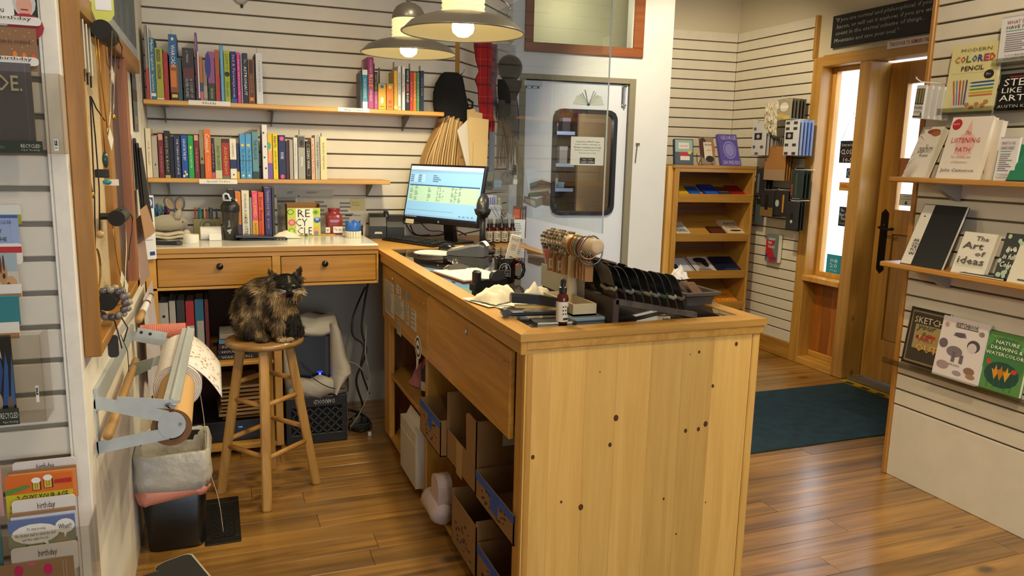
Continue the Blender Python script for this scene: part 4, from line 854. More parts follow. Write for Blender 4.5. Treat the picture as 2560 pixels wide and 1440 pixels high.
cable('cable', 'thin black cord crossing under the monitor centre', [(1.15, 4.55, 1.16), (1.2, 4.5, 1.1), (1.28, 4.52, 1.09), (1.36, 4.6, 1.06)], .003)
# receipt printer
p = on(912, 591, ZC)
t = thing('receipt_printer', 'black receipt printer in the corner left of the monitor', 'printer', M=Tz(p.x + .005, p.y - .14, ZC, -8))
b = MB().rings([[(x, yy, zz) for yy, zz in ((0, 0), (0, .075), (.03, .125), (.07, .142), (.15, .142), (.16, .13), (.16, 0))] for x in (0, .004, .092, .096)])
obj('body', b, mat('17181b', .45), t)
obj('side_body', MB().rings([[(x, yy, zz) for yy, zz in ((.0, 0), (-.002, .07), (.02, .1), (.06, .135), (.15, .135), (.16, .12), (.16, 0))] for x in (.1, .104, .2, .204)]), mat('1b1c20', .45), t)
obj('paper_cover', MB().tube([(.1, .04, .118), (.1, .08, .148), (.1, .12, .15)], [.014, .017, .014], 8), mat('202126', .4), t, smooth=True)
obj('badge', MB().prism([(.025, .03), (.075, .03), (.068, .042), (.032, .042)], -.002, 0), mat('c9c4b4', .4), t)
# mouse pad and mouse
p = on(1090, 631, ZC)
t = thing('mouse_pad', 'white rounded mouse pad with a fine grid', 'pad', M=Tz(p.x, p.y, ZC - .002, -40))
obj('pad', MB().prism(rrect(-.11, -.09, .11, .09, .07, 6), .0, .003, 'z'), mat('d3d2cc', .6), t)
for i in range(9): obj('grid_line', MB().box(-.1 + .01 * abs(i - 4), -.072 + i * .018, .003, .1 - .01 * abs(i - 4), -.071 + i * .018, .0033), mat('8a8a86', .6), t)
p = on(1120, 626, ZC)
t = thing('computer_mouse', 'black computer mouse on the white pad', 'mouse', M=Tz(p.x, p.y, ZC + .002, -50))
obj('shell', MB().rings([[(x, wd * math.cos(a), .002 + ht * max(math.sin(a), 0)) for a in [PI * j / 10 for j in range(11)]] for x, wd, ht in ((-.055, .008, .006), (-.045, .024, .022), (-.015, .031, .036), (.02, .03, .033), (.045, .024, .02), (.056, .01, .006))]), mat('121216', .25), t, smooth=True)
obj('wheel', MB().tube([(.03, -.003, .03), (.03, .003, .03)], .007, 10), BLKM, t)
# payment terminal
p = on(1112, 634, ZC); q = on(1200, 640, ZC)
t = thing('payment_terminal', 'grey card payment terminal with printed slip on the glass', 'terminal', M=Tz(1.19, 3.69, ZC - .002, -38))
def rng(x, hw, z0, z1): return [(x, -hw, z0), (x, -hw * .98, z1 - .006), (x, -hw * .8, z1), (x, hw * .8, z1), (x, hw * .98, z1 - .006), (x, hw, z0), (x, 0, z0)]
obj('body', MB().rings([rng(-.1, .036, .006, .02), rng(-.096, .04, .002, .026), (rng(-.02, .041, .001, .042)), rng(.03, .041, .001, .056), rng(.075, .043, .002, .064), rng(.1, .04, .004, .056)]), mat('54585d', .4), t)
obj('face_plate', MB().hexa([(-.094, -.033, .026), (.02, -.034, .052), (.02, .034, .052), (-.094, .033, .026), (-.094, -.033, .029), (.02, -.034, .0555), (.02, .034, .0555), (-.094, .033, .029)]), mat('b4b6b8', .35, metal=.2), t)
obj('display', MB().hexa([(-.015, -.026, .047), (.018, -.026, .0555), (.018, .026, .0555), (-.015, .026, .047), (-.015, -.026, .0485), (.018, -.026, .057), (.018, .026, .057), (-.015, .026, .0485)]), mat('7c95b0', .15), t)
for r in range(4):
    for c in range(3):
        x = -.082 + r * .016; cc = ('a8322c', 'b8962e', '3f8a4a')[c] if r == 0 else 'b9b6a6'
        z = .029 + (x + .094) * .229
        obj('key', MB().cbox(x - .005, -.024 + c * .019, z - .001, x + .005, -.012 + c * .019, z + .004, .001), mat(cc, .5), t)
obj('paper_slip', MB().grid(lambda u, v: (.06 + .05 * u, -.026 + .052 * v, .066 + .03 * math.sin(u * 2.4) - .03 * u), 6, 2), mat('dfe2ec', .7), t, solid=.0006)
# barcode scanner on its stand
p = on(1213, 632, ZC)
t = thing('barcode_scanner', 'black handheld barcode scanner resting on a pole stand', 'scanner', M=Tz(p.x, p.y + .05, ZC - .002, -30))
obj('stand_base', MB().lathe([(.066, 0), (.07, .004), (.062, .012), (.03, .02), (.02, .03)], 24), mat('18181b', .45), t, smooth=True)
obj('stand_pole', MB().tube([(0, 0, .01), (0, 0, .19)], .016, 14), mat('18181b', .45), t, smooth=True)
obj('cradle', MB().lathe([(.016, .18), (.036, .2), (.044, .226), (.04, .228), (.03, .212)], 18, (0, -.004, 0), sx=1.05), mat('141416', .45), t, smooth=True)
obj('scanner_head', MB().rings([[(wd * math.cos(a), yy + dp * math.sin(a), z) for a in [2 * PI * j / 14 for j in range(14)]] for z, wd, yy, dp in ((.2, .022, -.02, .02), (.225, .032, -.012, .026), (.25, .034, -.004, .03), (.275, .03, .01, .028), (.3, .018, .022, .018), (.306, .006, .026, .006))]), mat('2a2b2e', .35), t, smooth=True)
obj('scan_window', MB().ball((0, -.036, .206), (.022, .008, .013)), mat('08080a', .08), t, smooth=True)
obj('logo', MB().poly([(-.008, -.0345, .262), (-.003, -.0345, .262), (0, -.034, .256), (.003, -.0345, .262), (.008, -.0345, .262), (0, -.035, .25)]), mat('a8a8aa', .4), t)
# amber spray bottles
AMB = mat('5e1f0c', .1, trans=.35); CAPC = mat('c8ccd0', .1, alpha=.35)
def spray_bottle(nm, lab, M, grp=None, full=True, cap=True):
    t = thing(nm, lab, 'bottle', M=M, group=grp)
    obj('bottle', MB().lathe([(.015, 0), (.0185, .003), (.0185, .078), (.0165, .088), (.0105, .094), (.0105, .1)], 18), AMB, t, smooth=True)
    obj('paper_label', MB().lathe([(.0189, .008), (.0189, .07)], 18, caps=False), mat('cfc6b4', .6), t, smooth=True)
    obj('collar', MB().lathe([(.0125, .097), (.0125, .113), (.009, .115)], 16), BLK, t)
    obj('pump', MB().lathe([(.008, .114), (.008, .124), (.0085, .126), (.0075, .138), (.005, .14)], 12).box(-.0035, -.012, .128, .0035, 0, .136), BLK, t)
    if cap: obj('clear_cap', MB().lathe([(.0128, .113), (.0128, .146), (.0118, .148)], 16), CAPC, t, smooth=True)
    art(t, 1, 1, [('e', -.008 + .008 * (i % 2), .055 - .011 * (i // 2), .0026, .0026, '2a2622') for i in range(6)] + [('r', .006, .03, .01, .055, '2a2622'), ('r', -.008, .014, .009, .021, '2a2622')], -.0186, 'label_print')
    return t
sb = spray_bottle('spray_bottle', 'leftmost amber spray bottle in the front row by the scanner', Tz(1.485, 4.2, ZC + .0005, -20), 'amber spray bottles by the monitor')
for i, (x, y_) in enumerate(((1.5335, 4.2), (1.582, 4.2), (1.558, 4.237), (1.606, 4.237), (1.509, 4.237), (1.6305, 4.2))):
    c = copy_tree(sb); c.location = (x, y_, ZC + .0005); c.rotation_euler = (0, 0, R.uniform(-.5, .2)); c['label'] = ('second amber spray bottle from the left in the front row', 'third amber spray bottle from the left in the front row', 'amber spray bottle at the back centre of the cluster', 'amber spray bottle at the back right of the cluster', 'amber spray bottle at the back left of the cluster', 'rightmost amber spray bottle of the cluster by the monitor')[i]
# small silver tree, leaflets on the deck by the wing
p = at(1248, 560, y=4.5)
t = thing('silver_tree', 'small silver tinsel tree behind the amber bottles', 'decoration', M=Tz(p.x, 4.5, ZC))
obj('trunk', MB().tube([(0, 0, 0), (0, 0, .16)], .006, 6).lathe([(.03, 0), (.03, .012), (.01, .02)], 12), mat('6b6a64', .5), t)
b = MB()
for k in range(60):
    z = .07 + .16 * (k / 60); r = .062 * (1 - k / 64) + .006; a = k * 2.4
    b.tube([(0, 0, z + .02), (r * math.cos(a) * .6, r * math.sin(a) * .6, z + .008), (r * math.cos(a), r * math.sin(a), z - .016)], [.005, .007, .002], 5)
obj('branches', b, mat('a8a899', .45, metal=.4), t, kind='stuff')
p = at(1293, 575, y=4.45)
t = thing('leaflet_stand', 'leaning leaflet with orange and black pattern by the bottles', 'leaflet', M=Tz(p.x - .03, 4.46, ZC, -25) @ Matrix.Rotation(-.2, 4, 'X'))
obj('leaflet', MB().box(0, 0, 0, .085, .004, .2), mat('5a3a3a', .5), t)
art(t, .085, .2, [('r', .05, .62, .5, .9, 'c8552f'), ('r', .55, .1, .95, .95, '2a2630'), ('r', .62, .2, .7, .9, 'b84a2a'), ('r', .8, .2, .88, .9, '8a8aa0'), ('r', .05, .05, .5, .5, '98a0b4')], -.0006)
t = thing('leaflet_stand', 'pale blue white leaflet in front of the orange patterned one', 'leaflet', M=Tz(p.x - .04, 4.41, ZC, -25) @ Matrix.Rotation(-.2, 4, 'X'))
obj('leaflet', MB().box(0, 0, 0, .07, .004, .12), mat('c8d0dc', .5), t); art(t, .07, .12, LINES(6, .1, .8, .1, .8, '8890a0'), -.0006)

# ------------------------------------------------------------------ things on the glass
p = on(1155, 690, ZC); ZG = ZC - .002
t = thing('clipboard', 'brown clipboard with white paper and a silver clip on the glass', 'clipboard', M=Tz(1.0, 3.07, ZG + .0005, 10))
obj('board', MB().cbox(-.115, -.165, 0, .115, .15, .004, .001), mat('5a2f18', .5), t)
obj('paper_stack', MB().box(-.11, -.16, .004, .106, .13, .009), mat('e6dfca', .8), t)
obj('clip', MB().tube([(-.06, .125, .012), (.06, .125, .012)], .006, 8).hexa([(-.045, .11, .011), (.045, .11, .011), (.045, .16, .011), (-.045, .16, .011), (-.03, .12, .03), (.03, .12, .03), (.03, .15, .026), (-.03, .15, .026)]), CHROME, t)
obj('hang_ring', MB().tube([(.012 * math.cos(a), .14, .04 + .012 * math.sin(a)) for a in [2 * PI * j / 14 for j in range(14)]], .004, 6, closed=True), CHROME, t)
# mug and its carton
p = on(1252, 722, ZC)
t = thing('coffee_mug', 'black mug with white chocolate factory emblem on the glass', 'mug', M=Tz(1.083, 2.865, ZG, 0))
mb = MB(); n = 32
mb.rings([[(r * math.cos(2 * PI * j / n), r * math.sin(2 * PI * j / n), z) for j in range(n)] for r, z in ((.001, .006), (.038, .006), (.041, .1), (.0425, .102), (.044, .1), (.043, .006), (.04, 0), (.001, 0))])
obj('cup', mb, mat('0c0c10', .12), t, smooth=True)
obj('handle', MB().tube([(.04, -.01, .082), (.058, -.014, .088), (.072, -.018, .074), (.076, -.02, .05), (.07, -.018, .028), (.056, -.014, .017), (.04, -.01, .022)], [.008, .0075, .007, .0068, .007, .0075, .008], 10), mat('0c0c10', .12), t, smooth=True)
def bent(pts, r, rz): # wrap flat (u along the rim, z) shapes round the mug
    return [(r * math.sin(u / r + rz), -r * math.cos(u / r + rz), z) for u, z in pts]
EM = mat('a9a6a0', .4)
eb = MB()
for k in range(12):
    a0, a1 = PI * k / 12, PI * (k + 1) / 12
    for ro, ri in ((.022, .019), (.012, .01)):
        eb.poly(bent([(ro * math.cos(a0), .062 + ro * math.sin(a0)), (ro * math.cos(a1), .062 + ro * math.sin(a1)), (ri * math.cos(a1), .062 + ri * math.sin(a1)), (ri * math.cos(a0), .062 + ri * math.sin(a0))], .0443, -.35))
for x0, x1, z0, z1 in ((-.024, .024, .062, .064), (-.024, -.022, .03, .062), (.022, .024, .03, .062), (-.024, .024, .028, .03)): eb.poly(bent([(x0, z0), (x1, z0), (x1, z1), (x0, z1)], .0443, -.35))
obj('emblem', eb, EM, t, kind='stuff')
for s, z in (('CHOCOLATE', .054), ('FACTORY', .043), ('& CAFE', .034)):
    text(s, t, 0, 0, .038, .0075, EM, name='emblem_lettering', M=Matrix.Translation((.0455 * math.sin(-.35), -.0455 * math.cos(-.35), z)) @ Matrix.Rotation(-.35, 4, 'Z') @ Matrix.Rotation(HALF, 4, 'X'))
t = thing('soap_carton', 'tall cream printed carton standing tilted in the black mug', 'carton', M=Matrix.Translation((1.083, 2.865, ZG + .012)) @ Matrix.Rotation(math.radians(-18), 4, 'Z') @ Matrix.Rotation(.24, 4, 'Y'))
obj('carton', MB().cbox(-.02, -.012, 0, .02, .012, .185, .001), mat('d9cdb8', .7), t)
text('DOLCE', t, 0, .168, .028, .01, y=-.0128)
art(t, .04, .185, [('r', .25, .78 - .035 * i, .75, .79 - .035 * i, '6a6258') for i in range(4)] + [('e', .5, .52, .2, .012, '4a443c'), ('r', .3, .4, .7, .41, '6a6258')], -.0126, x0=-.02)
t = thing('tape_dispenser', 'black desk tape dispenser at the left of the mug', 'dispenser', M=Tz(.985, 2.79, ZG, 12))
obj('base', MB().prism([(-.07, 0), (.075, 0), (.075, .03), (.03, .022), (-.02, .03), (-.05, .028), (-.07, .012)], -.022, .022), mat('15161a', .35), t)
obj('upright', MB().cbox(-.066, -.018, .0, -.036, .018, .066, .008), mat('15161a', .35), t)
obj('tape', MB().tube([(.04, -.012, .034), (.04, .012, .034)], .028, 18), mat('3a3a3c', .3), t)
# papers, tissues
t = thing('paper_stack', 'loose white printed slips under the crumpled tissues', 'paper', M=Tz(.905, 2.45, ZC + .0005, 22))
for i, (dx, dy, rz) in enumerate(((0, 0, 0), (.012, .01, 9), (-.014, .02, -8), (.02, -.012, 20))):
    obj('slip', MB().grid(lambda u, v: (-.07 + .15 * u, -.09 + .17 * v, .0012 * i + .003 * max(0, .4 - u) + .012 * max(0, v - .75)), 4, 4), mat('e0dccb', .8), t, (dx, dy, .0005), (0, 0, math.radians(rz)), solid=.0006)
crumple('crumpled_tissue', 'large crumpled cream tissue over the counter edge', 'tissue', Tz(.91, 2.47, ZC + .006, 30), .085, .065, .07, 'e2d9bd', 14, 12, 10, sub=1)
crumple('crumpled_tissue', 'second crumpled cream tissue behind the stapler', 'tissue', Tz(1.035, 2.42, ZC + .004, -20), .055, .05, .08, 'e2d9bd', 22, 10, 9, sub=1)
# stapler lying open
t = thing('stapler', 'open black stapler lying at the counter corner', 'stapler', M=Tz(.945, 2.195, ZC + .006, -8))
obj('base', MB().cbox(-.11, -.018, 0, .1, .018, .012, .005).tube([(-.105, -.017, .01), (-.105, .017, .01)], .014, 10), mat('141417', .3), t)
obj('anvil', MB().box(-.085, -.012, .012, -.05, .012, .014), STEEL, t)
obj('magazine', MB().hexa([(-.075, -.01, .026), (.09, -.01, .016), (.09, .01, .016), (-.075, .01, .026), (-.075, -.01, .034), (.09, -.01, .03), (.09, .01, .03), (-.075, .01, .034)]), mat('b08c4a', .3, metal=.9), t)
obj('arm', MB().rings([[(x, yy, z0 + zz * h) for yy, zz in ((-.016, 0), (-.016, .7), (-.01, 1), (.01, 1), (.016, .7), (.016, 0))] for x, z0, h in ((-.09, .045, .024), (-.085, .043, .03), (.0, .036, .03), (.07, .022, .03), (.095, .008, .03), (.105, .004, .02))]), mat('111114', .2), t)
obj('pivot_pin', MB().tube([(.075, -.018, .03), (.075, .018, .03)], .004, 8), STEEL, t)
t = thing('counterfeit_pen_box', 'thin black framed card lying under the stapler', 'card', M=Tz(.955, 2.115, ZG, -5))
obj('frame', MB().cbox(-.06, -.03, 0, .075, .035, .008, .001), BLKM, t); obj('card_face', MB().box(-.052, -.031, .001, .06, -.0302, .007), mat('b8b6a0', .6), t)
spray_bottle('spray_bottle', 'single amber spray bottle with white label at the counter front', Tz(.982, 2.092, ZG, 8), cap=False)
# ------------------------------------------------------------------ stool and cat
SX, SY, SZ = .187, 3.535, .722
st_ = thing('bar_stool', 'round pine bar stool with square splayed legs and dowel rungs', 'stool', (SX, SY, 0))
SW = wood('stool_pine', 'bd8f45', '926728', 'z', rough=.42, var=.08, knots=.0)
obj('seat', MB().lathe([(.001, SZ - .032), (.15, SZ - .032), (.164, SZ - .028), (.171, SZ - .016), (.167, SZ - .004), (.155, SZ), (.1, SZ - .002), (.001, SZ - .003)], 40), wood('stool_seat', '9c7744', '73532b', 'x', rough=.3, var=.05, knots=0, coat=.2), st_, smooth=True)
feet = {'f': (-.025, -.234), 'r': (.212, -.012), 'b': (.026, .226), 'l': (-.212, .016)}
def legpt(k, z):
    fx, fy = feet[k]; u = z / (SZ - .03); s = 1 - .52 * u; return Vector((fx * s, fy * s, z))
for k in 'frbl':
    fx, fy = feet[k]; a = math.atan2(fy, fx); ux, uy = math.cos(a), math.sin(a); vx, vy = -uy, ux; rs = []
    for z in (0, .006, SZ - .03):
        c = legpt(k, z); h = .021 if z else .018; ch = h * .66
        rs.append([(c.x + ux * p_ + vx * q_, c.y + uy * p_ + vy * q_, z) for p_, q_ in ((h, ch), (ch, h), (-ch, h), (-h, ch), (-h, -ch), (-ch, -h), (ch, -h), (h, -ch))])
    obj('leg', MB().rings(rs), SW, st_)
for a, b, z in (('l', 'f', .445), ('f', 'r', .45), ('r', 'b', .52), ('b', 'l', .52), ('l', 'f', .225), ('f', 'r', .22), ('r', 'b', .285), ('b', 'l', .255)):
    obj('rung', MB().tube([legpt(a, z), legpt(b, z)], .0115, 10), wood('rung_pine', 'b98844', '9a6c30', 'x', rough=.45, var=.1, knots=0), st_, smooth=True)

cb = MB()
cb.ball((-.03, .05, .085), (.095, .095, .088), 18, 12)
cb.tube([(-.04, .05, .1), (-.02, .03, .16), (.015, .0, .2), (.045, -.025, .215)], [.098, .092, .08, .066], 18)
cb.ball((.055, -.035, .15), (.066, .06, .085), 16, 10)
cb.ball((-.052, -.005, .062), (.06, .075, .062), 16, 10); cb.ball((-.012, -.075, .016), (.03, .045, .017), 12, 8)
cb.ball((.02, .07, .06), (.07, .07, .06), 14, 8)
cb.ball((.092, -.06, .247), (.057, .054, .047), 18, 12); cb.ball((.088, -.05, .214), (.074, .058, .036), 16, 10)
cb.ball((.101, -.108, .226), (.024, .02, .017), 12, 8); cb.ball((.1, -.1, .247), (.014, .02, .02), 10, 6)
for x0, x1, z1 in ((.053, .022, .322), (.132, .162, .33)):
    cb.rings([[(x0 + (x1 - x0) * u + w_ * math.cos(a) , -.05 + .3 * w_ * math.sin(a) + .006 * u, .268 + (z1 - .268) * u) for a in [2 * PI * j / 10 for j in range(10)]] for u, w_ in ((0, .03), (.5, .019), (1, .004))])
cb.tube([(.052, -.055, .13), (.058, -.083, .06), (.062, -.092, .014)], [.032, .024, .019], 12); cb.ball((.066, -.11, .014), (.021, .03, .014), 12, 8)
cb.tube([(.098, -.045, .14), (.122, -.068, .07), (.116, -.08, .014)], [.036, .03, .021], 12); cb.ball((.1, -.102, .014), (.02, .028, .014), 12, 8)
cb.tube([(-.02, .12, .03), (.06, .118, .022), (.125, .07, .022), (.15, .0, .022), (.146, -.05, .02)], [.03, .026, .026, .025, .014], 12)
tmp = obj('cat_body', cb, None); md = tmp.modifiers.new('remesh', 'REMESH'); md.mode = 'VOXEL'; md.voxel_size = .005; md.use_smooth_shade = True
ms = tmp.modifiers.new('smooth', 'SMOOTH'); ms.iterations = 4; ms.factor = .6
bpy.context.view_layer.update()
cme = bpy.data.meshes.new_from_object(tmp.evaluated_get(bpy.context.evaluated_depsgraph_get())); bpy.data.objects.remove(tmp)
from mathutils import noise as NZ
def catcol(p):
    n = NZ.noise(Vector((p.x * 22, p.y * 22, p.z * 16)) + Vector((3.1, 7.7, 1.3))); n2 = NZ.noise(Vector((p.x * 55, p.y * 55, p.z * 40)))
    k = max(0, min(1, .40 + .85 * n + .34 * n2))
    dark, mid, lite = Vector(hexc('120d09')), Vector(hexc('4c3b27')), Vector(hexc('9c845e'))
    c = dark.lerp(mid, min(1, k * 1.9)) if k < .53 else mid.lerp(lite, min(1, (k - .53) * 2.4))
    blk = Vector(hexc('0f0c0a'))
    hx, hz = (p.x - .098) / .05, (p.z - .252) / .052
    if p.y < -.045 and p.z > .2:                                       # dark mask with pale cheeks and blaze
        m = max(0, 1 - (hx * hx * .7 + hz * hz * .6)); c = c.lerp(blk, min(1, m * 2.2))
        if abs(p.x - .104) < .0045 and .268 < p.z < .29: c = lite.copy()
        if p.z < .222 and .06 < p.x < .088: c = c.lerp(Vector(hexc('8f6744')), .7)
        if p.z < .224 and p.x > .118: c = c.lerp(Vector(hexc('9c8258')), .7)
    if p.z > .27: c = c.lerp(blk, .65)
    if p.z < .2 and p.x > .088 and p.z > .02 and p.y > -.16 and p.x + .18 * (.15 - p.z) > .1: c = c.lerp(blk, .93 if p.z < .135 else .0)
    if p.z < .03 and p.x > .1 and p.y > -.085: c = c.lerp(blk, .9)
    if p.z < .024 and p.y < -.118: c = c.lerp(Vector(hexc('b39a72')), .75)
    if .13 < p.z < .2 and .04 < p.x < .14 and p.y < -.06: c = c.lerp(Vector(hexc('8c7048')), .55)
    return c
CATM = bpy.data.materials.new('tortoiseshell_fur'); CATM.use_nodes = True; nt = CATM.node_tree
an = nt.nodes.new('ShaderNodeAttribute'); an.attribute_name = 'fur_colour'; nt.links.new(an.outputs['Color'], nt.nodes['Principled BSDF'].inputs['Base Color'])
nt.nodes['Principled BSDF'].inputs['Roughness'].default_value = .65; nt.nodes['Principled BSDF'].inputs['Specular IOR Level'].default_value = .25
at_ = cme.color_attributes.new('fur_colour', 'FLOAT_COLOR', 'POINT')
for v in cme.vertices: c = catcol(v.co); at_.data[v.index].color = (c[0], c[1], c[2], 1)
cme.materials.clear(); cme.materials.append(CATM)
cat = thing('cat', 'long haired tortoiseshell cat sitting upright on the bar stool', 'cat', (SX, SY, SZ - .002))
cbo = bpy.data.objects.new('body', cme); C.objects.link(cbo); cbo.parent = cat
rc = random.Random(5); fv = []; ff = []; fcol = []
polys = list(cme.polygons); areas = [p_.area for p_ in polys]
for p_ in rc.choices(polys, areas, k=26000):
    vs = [cme.vertices[i].co for i in p_.vertices]; ws = [rc.random() for _ in vs]; s_ = sum(ws)
    q = Vector((0, 0, 0))
    for v, w_ in zip(vs, ws): q += v * (w_ / s_)
    n = p_.normal
    if q.z < .012 and n.z < 0: continue
    face = q.y < -.07 and q.z > .2 and abs(q.x - .1) < .05
    ear = q.z > .285
    flow = Vector((-.25, .1, -1)) if q.z < .21 else Vector(((q.x - .095) * 9, .3, -.8))
    ln = (.007 if (face or ear) else .028 if q.z > .04 else .012) * rc.uniform(.6, 1.25)
    d = (n * (.22 if face else .5) + flow * (.8 if not ear else .1) + Vector((rc.uniform(-.3, .3), rc.uniform(-.3, .3), rc.uniform(-.3, .3)))).normalized()
    if d.dot(n) < .12: d = (d + n * (.2 - d.dot(n))).normalized()
    sd = d.cross(n)
    if sd.length < 1e-4: continue
    sd = sd.normalized() * (.0012 if face else .0021)
    k = len(fv); m_ = q + d * ln * .55 + n * .001; e_ = q + d * ln + flow * ln * .12
    if e_.z < .003: e_.z = .003
    if m_.z < .003: m_.z = .003
    fv += [q - sd, q + sd, m_ + sd * .7, m_ - sd * .7, e_]; ff += [(k, k + 1, k + 2, k + 3), (k + 3, k + 2, k + 4)]
    c = catcol(q) * rc.uniform(.7, 1.45); fcol += [c] * 5
fm = bpy.data.meshes.new('fur'); fm.from_pydata([tuple(v) for v in fv], [], ff)
ca = fm.color_attributes.new('fur_colour', 'FLOAT_COLOR', 'POINT')
for i, c in enumerate(fcol): ca.data[i].color = (c[0], c[1], c[2], 1)
fm.materials.append(CATM); fo = bpy.data.objects.new('fur', fm); C.objects.link(fo); fo.parent = cat; fo['kind'] = 'stuff'
for x, z in ((.081, .249), (.12, .25)):
    e = obj('eye', MB().ball((x, -.108, z), (.0085, .006, .0055), 12, 8), mat('6f7350', .1, coat=1.0), cat, smooth=True)
    obj('pupil', MB().ball((x, -.1135, z), (.0022, .0015, .005), 8, 6), mat('050505', .1), e, smooth=True)
obj('nose', MB().ball((.101, -.1285, .232), (.006, .004, .0042), 10, 6), mat('2a1c1a', .4), cat, smooth=True)
obj('mouth', MB().tube([(.088, -.124, .219), (.095, -.128, .2215), (.101, -.1285, .2255), (.107, -.128, .2215), (.114, -.124, .219)], .0012, 6), mat('0a0807', .7), cat)
wh = MB()
for s_ in (-1, 1):
    for i in range(4): wh.tube([(.101 + s_ * .014, -.123, .226 + i * .002), (.101 + s_ * .04, -.13, .222 + i * .006), (.101 + s_ * .066, -.125, .212 + i * .01)], [.0005, .0004, .0002], 4)
obj('whiskers', wh, mat('cfc8b8', .5), cat, kind='stuff')
obj('collar_tag', MB().tube([(.107 + .008 * math.cos(a), -.122, .182 + .008 * math.sin(a)) for a in [2 * PI * j / 14 for j in range(14)]], .003, 6, closed=True).ball((.107, -.12, .194), (.005, .004, .006)), mat('16161c', .3, metal=.5), cat)
# ------------------------------------------------------------------ greeting cards on the left slatwall
CLR = glassmat('rack_acrylic', 'f2f0ec', 1.35)
rack = thing('card_rack', 'clear acrylic pocket rack of greeting cards on the left slatwall', 'rack', (-.7, 2.1, 0))
def rl(mb): mb.M = Matrix.Translation((.7, -2.1, 0)); return mb
def pocket(xa, xb, z0, z1, yf, ybk=2.112):
    m = rl(MB()); m.box(xa, yf, z0, xb, yf + .002, z1).box(xb - .002, yf, z0, xb, ybk, z1).box(xa, yf, z0, xb, ybk, z0 + .002)
    obj('pocket', m, CLR, rack)
def A(px, py, y): return at(px, py, y=y)
def card(x0, y0, x1, y1, Y, col, nm, lab, items=(), texts=(), th=.004, r=0.0, cat='card', grp=None):
    a, b_ = A(x0, y0, Y), A(x1, y1, Y); w_, h_ = b_.x - a.x, a.z - b_.z
    t = thing(nm, lab, cat, (a.x, Y, b_.z), 0, grp)
    if r: m = MB().prism(rrect(0, 0, w_, h_, r), 0, th)
    else: m = MB().box(0, 0, 0, w_, th, h_)
    obj('card', m, mat(col, .65), t)
    if items: art(t, w_, h_, list(items), -.0006)
    for tx in texts:
        s, x, z, ww, hh = tx[:5]; text(s, t, x * w_, z * h_, ww * w_, hh * h_, mat(tx[5], .6) if len(tx) > 5 else INK, y=-.0042, bold=tx[6] if len(tx) > 6 else 0)
    return t
pocket(-.9, A(148, 200, 2.05).x, A(60, 383, 2.05).z, A(60, 180, 2.05).z, 2.05)
pocket(-.9, A(96, 800, 2.02).x, A(40, 1060, 2.02).z, A(40, 840, 2.02).z, 2.02)
pocket(-.9, A(222, 1300, 1.99).x, A(100, 1600, 1.99).z, A(100, 1330, 1.99).z, 1.99)
# upper pocket
card(-70, -60, 97, 70, 2.095, '1f3020', 'greeting_card', 'card with a photo of a smiling white haired woman in red', [('r', 0, 0, .62, 1, 'e8e6e2'), ('e', .79, .52, .19, .3, 'c9c5c2'), ('e', .79, .45, .13, .25, 'd9a08a'), ('e', .79, .0, .3, .3, 'a02230'), ('r', .73, .36, .85, .39, '8a2a2a')], [('you', .36, .3, .2, .12)])
card(-80, 31, 103, 66, 2.088, 'e8e4dc', 'divider_tab', 'white birthday tab behind the brown candle card', [], [('birthday', .62, .72, .5, .5)], r=.008, cat='tab')
card(-80, 60, 97, 180, 2.08, '8f6a48', 'greeting_card', 'brown card with orange candle flames and script lettering', [('e', x, z, .006 * 1.2, .01 * 1.2, 'd8c0a0') for x, z in ((.5, .9), (.6, .84), (.7, .92), (.82, .8), (.9, .9), (.55, .72), (.95, .72), (.86, .6), (.62, .5), (.78, .55))]
     + [('e', .38, .32, .03, .06, 'd8661c'), ('e', .52, .28, .035, .08, 'd8661c'), ('e', .66, .36, .036, .1, 'e07a1c'), ('e', .8, .34, .036, .09, 'e0761c'), ('e', .94, .33, .034, .08, 'd8501c'), ('e', .58, .25, .025, .06, 'f0a030'), ('e', .66, .3, .018, .05, 'f0b040'), ('e', .8, .3, .018, .05, 'f0b040'), ('r', .62, .14, .7, .22, 'e0dcd4'), ('r', .78, .1, .84, .2, '4a3424')], [('can be counted...', .7, .68, .5, .1, '2c2018')])
card(-80, 134, 97, 166, 2.072, 'e8e4dc', 'divider_tab', 'white birthday tab above the grey lettered card', [], [('birthday', .68, .7, .46, .5)], r=.008, cat='tab')
card(-80, 150, 92, 372, 2.064, '5f5a5e', 'greeting_card', 'large dark grey card with cream capital letters', [('r', .9, 0, .905, 1, '8a868a')], [('DUDE.', .42, .76, .86, .18, 'c9bfa0', .012)])
card(-60, 349, 108, 381, 2.046, '24301f', 'brand_strip', 'dark strip with recycled lettering on the upper card pocket', [('e', .2, .7, .1, .2, '4a6a3a'), ('e', .35, .4, .08, .15, '3a5030')], [('RECYCLED', .82, .55, .3, .32, 'd8d4c4'), ('Paper Greetings', .82, .18, .28, .2, 'b8b4a4')], th=.001, cat='label')
card(134, 348, 147, 377, 2.046, 'e4e2dc', 'sticker', 'tiny white logo sticker at the right end of the upper pocket', [('r', .15, .45, .85, .55, '1a1a1a'), ('r', .15, .5, .35, .9, '1a1a1a'), ('r', .5, .55, .8, .9, '1a1a1a'), ('r', .15, .2, .85, .3, '8a8a86')], th=.001, cat='sticker')
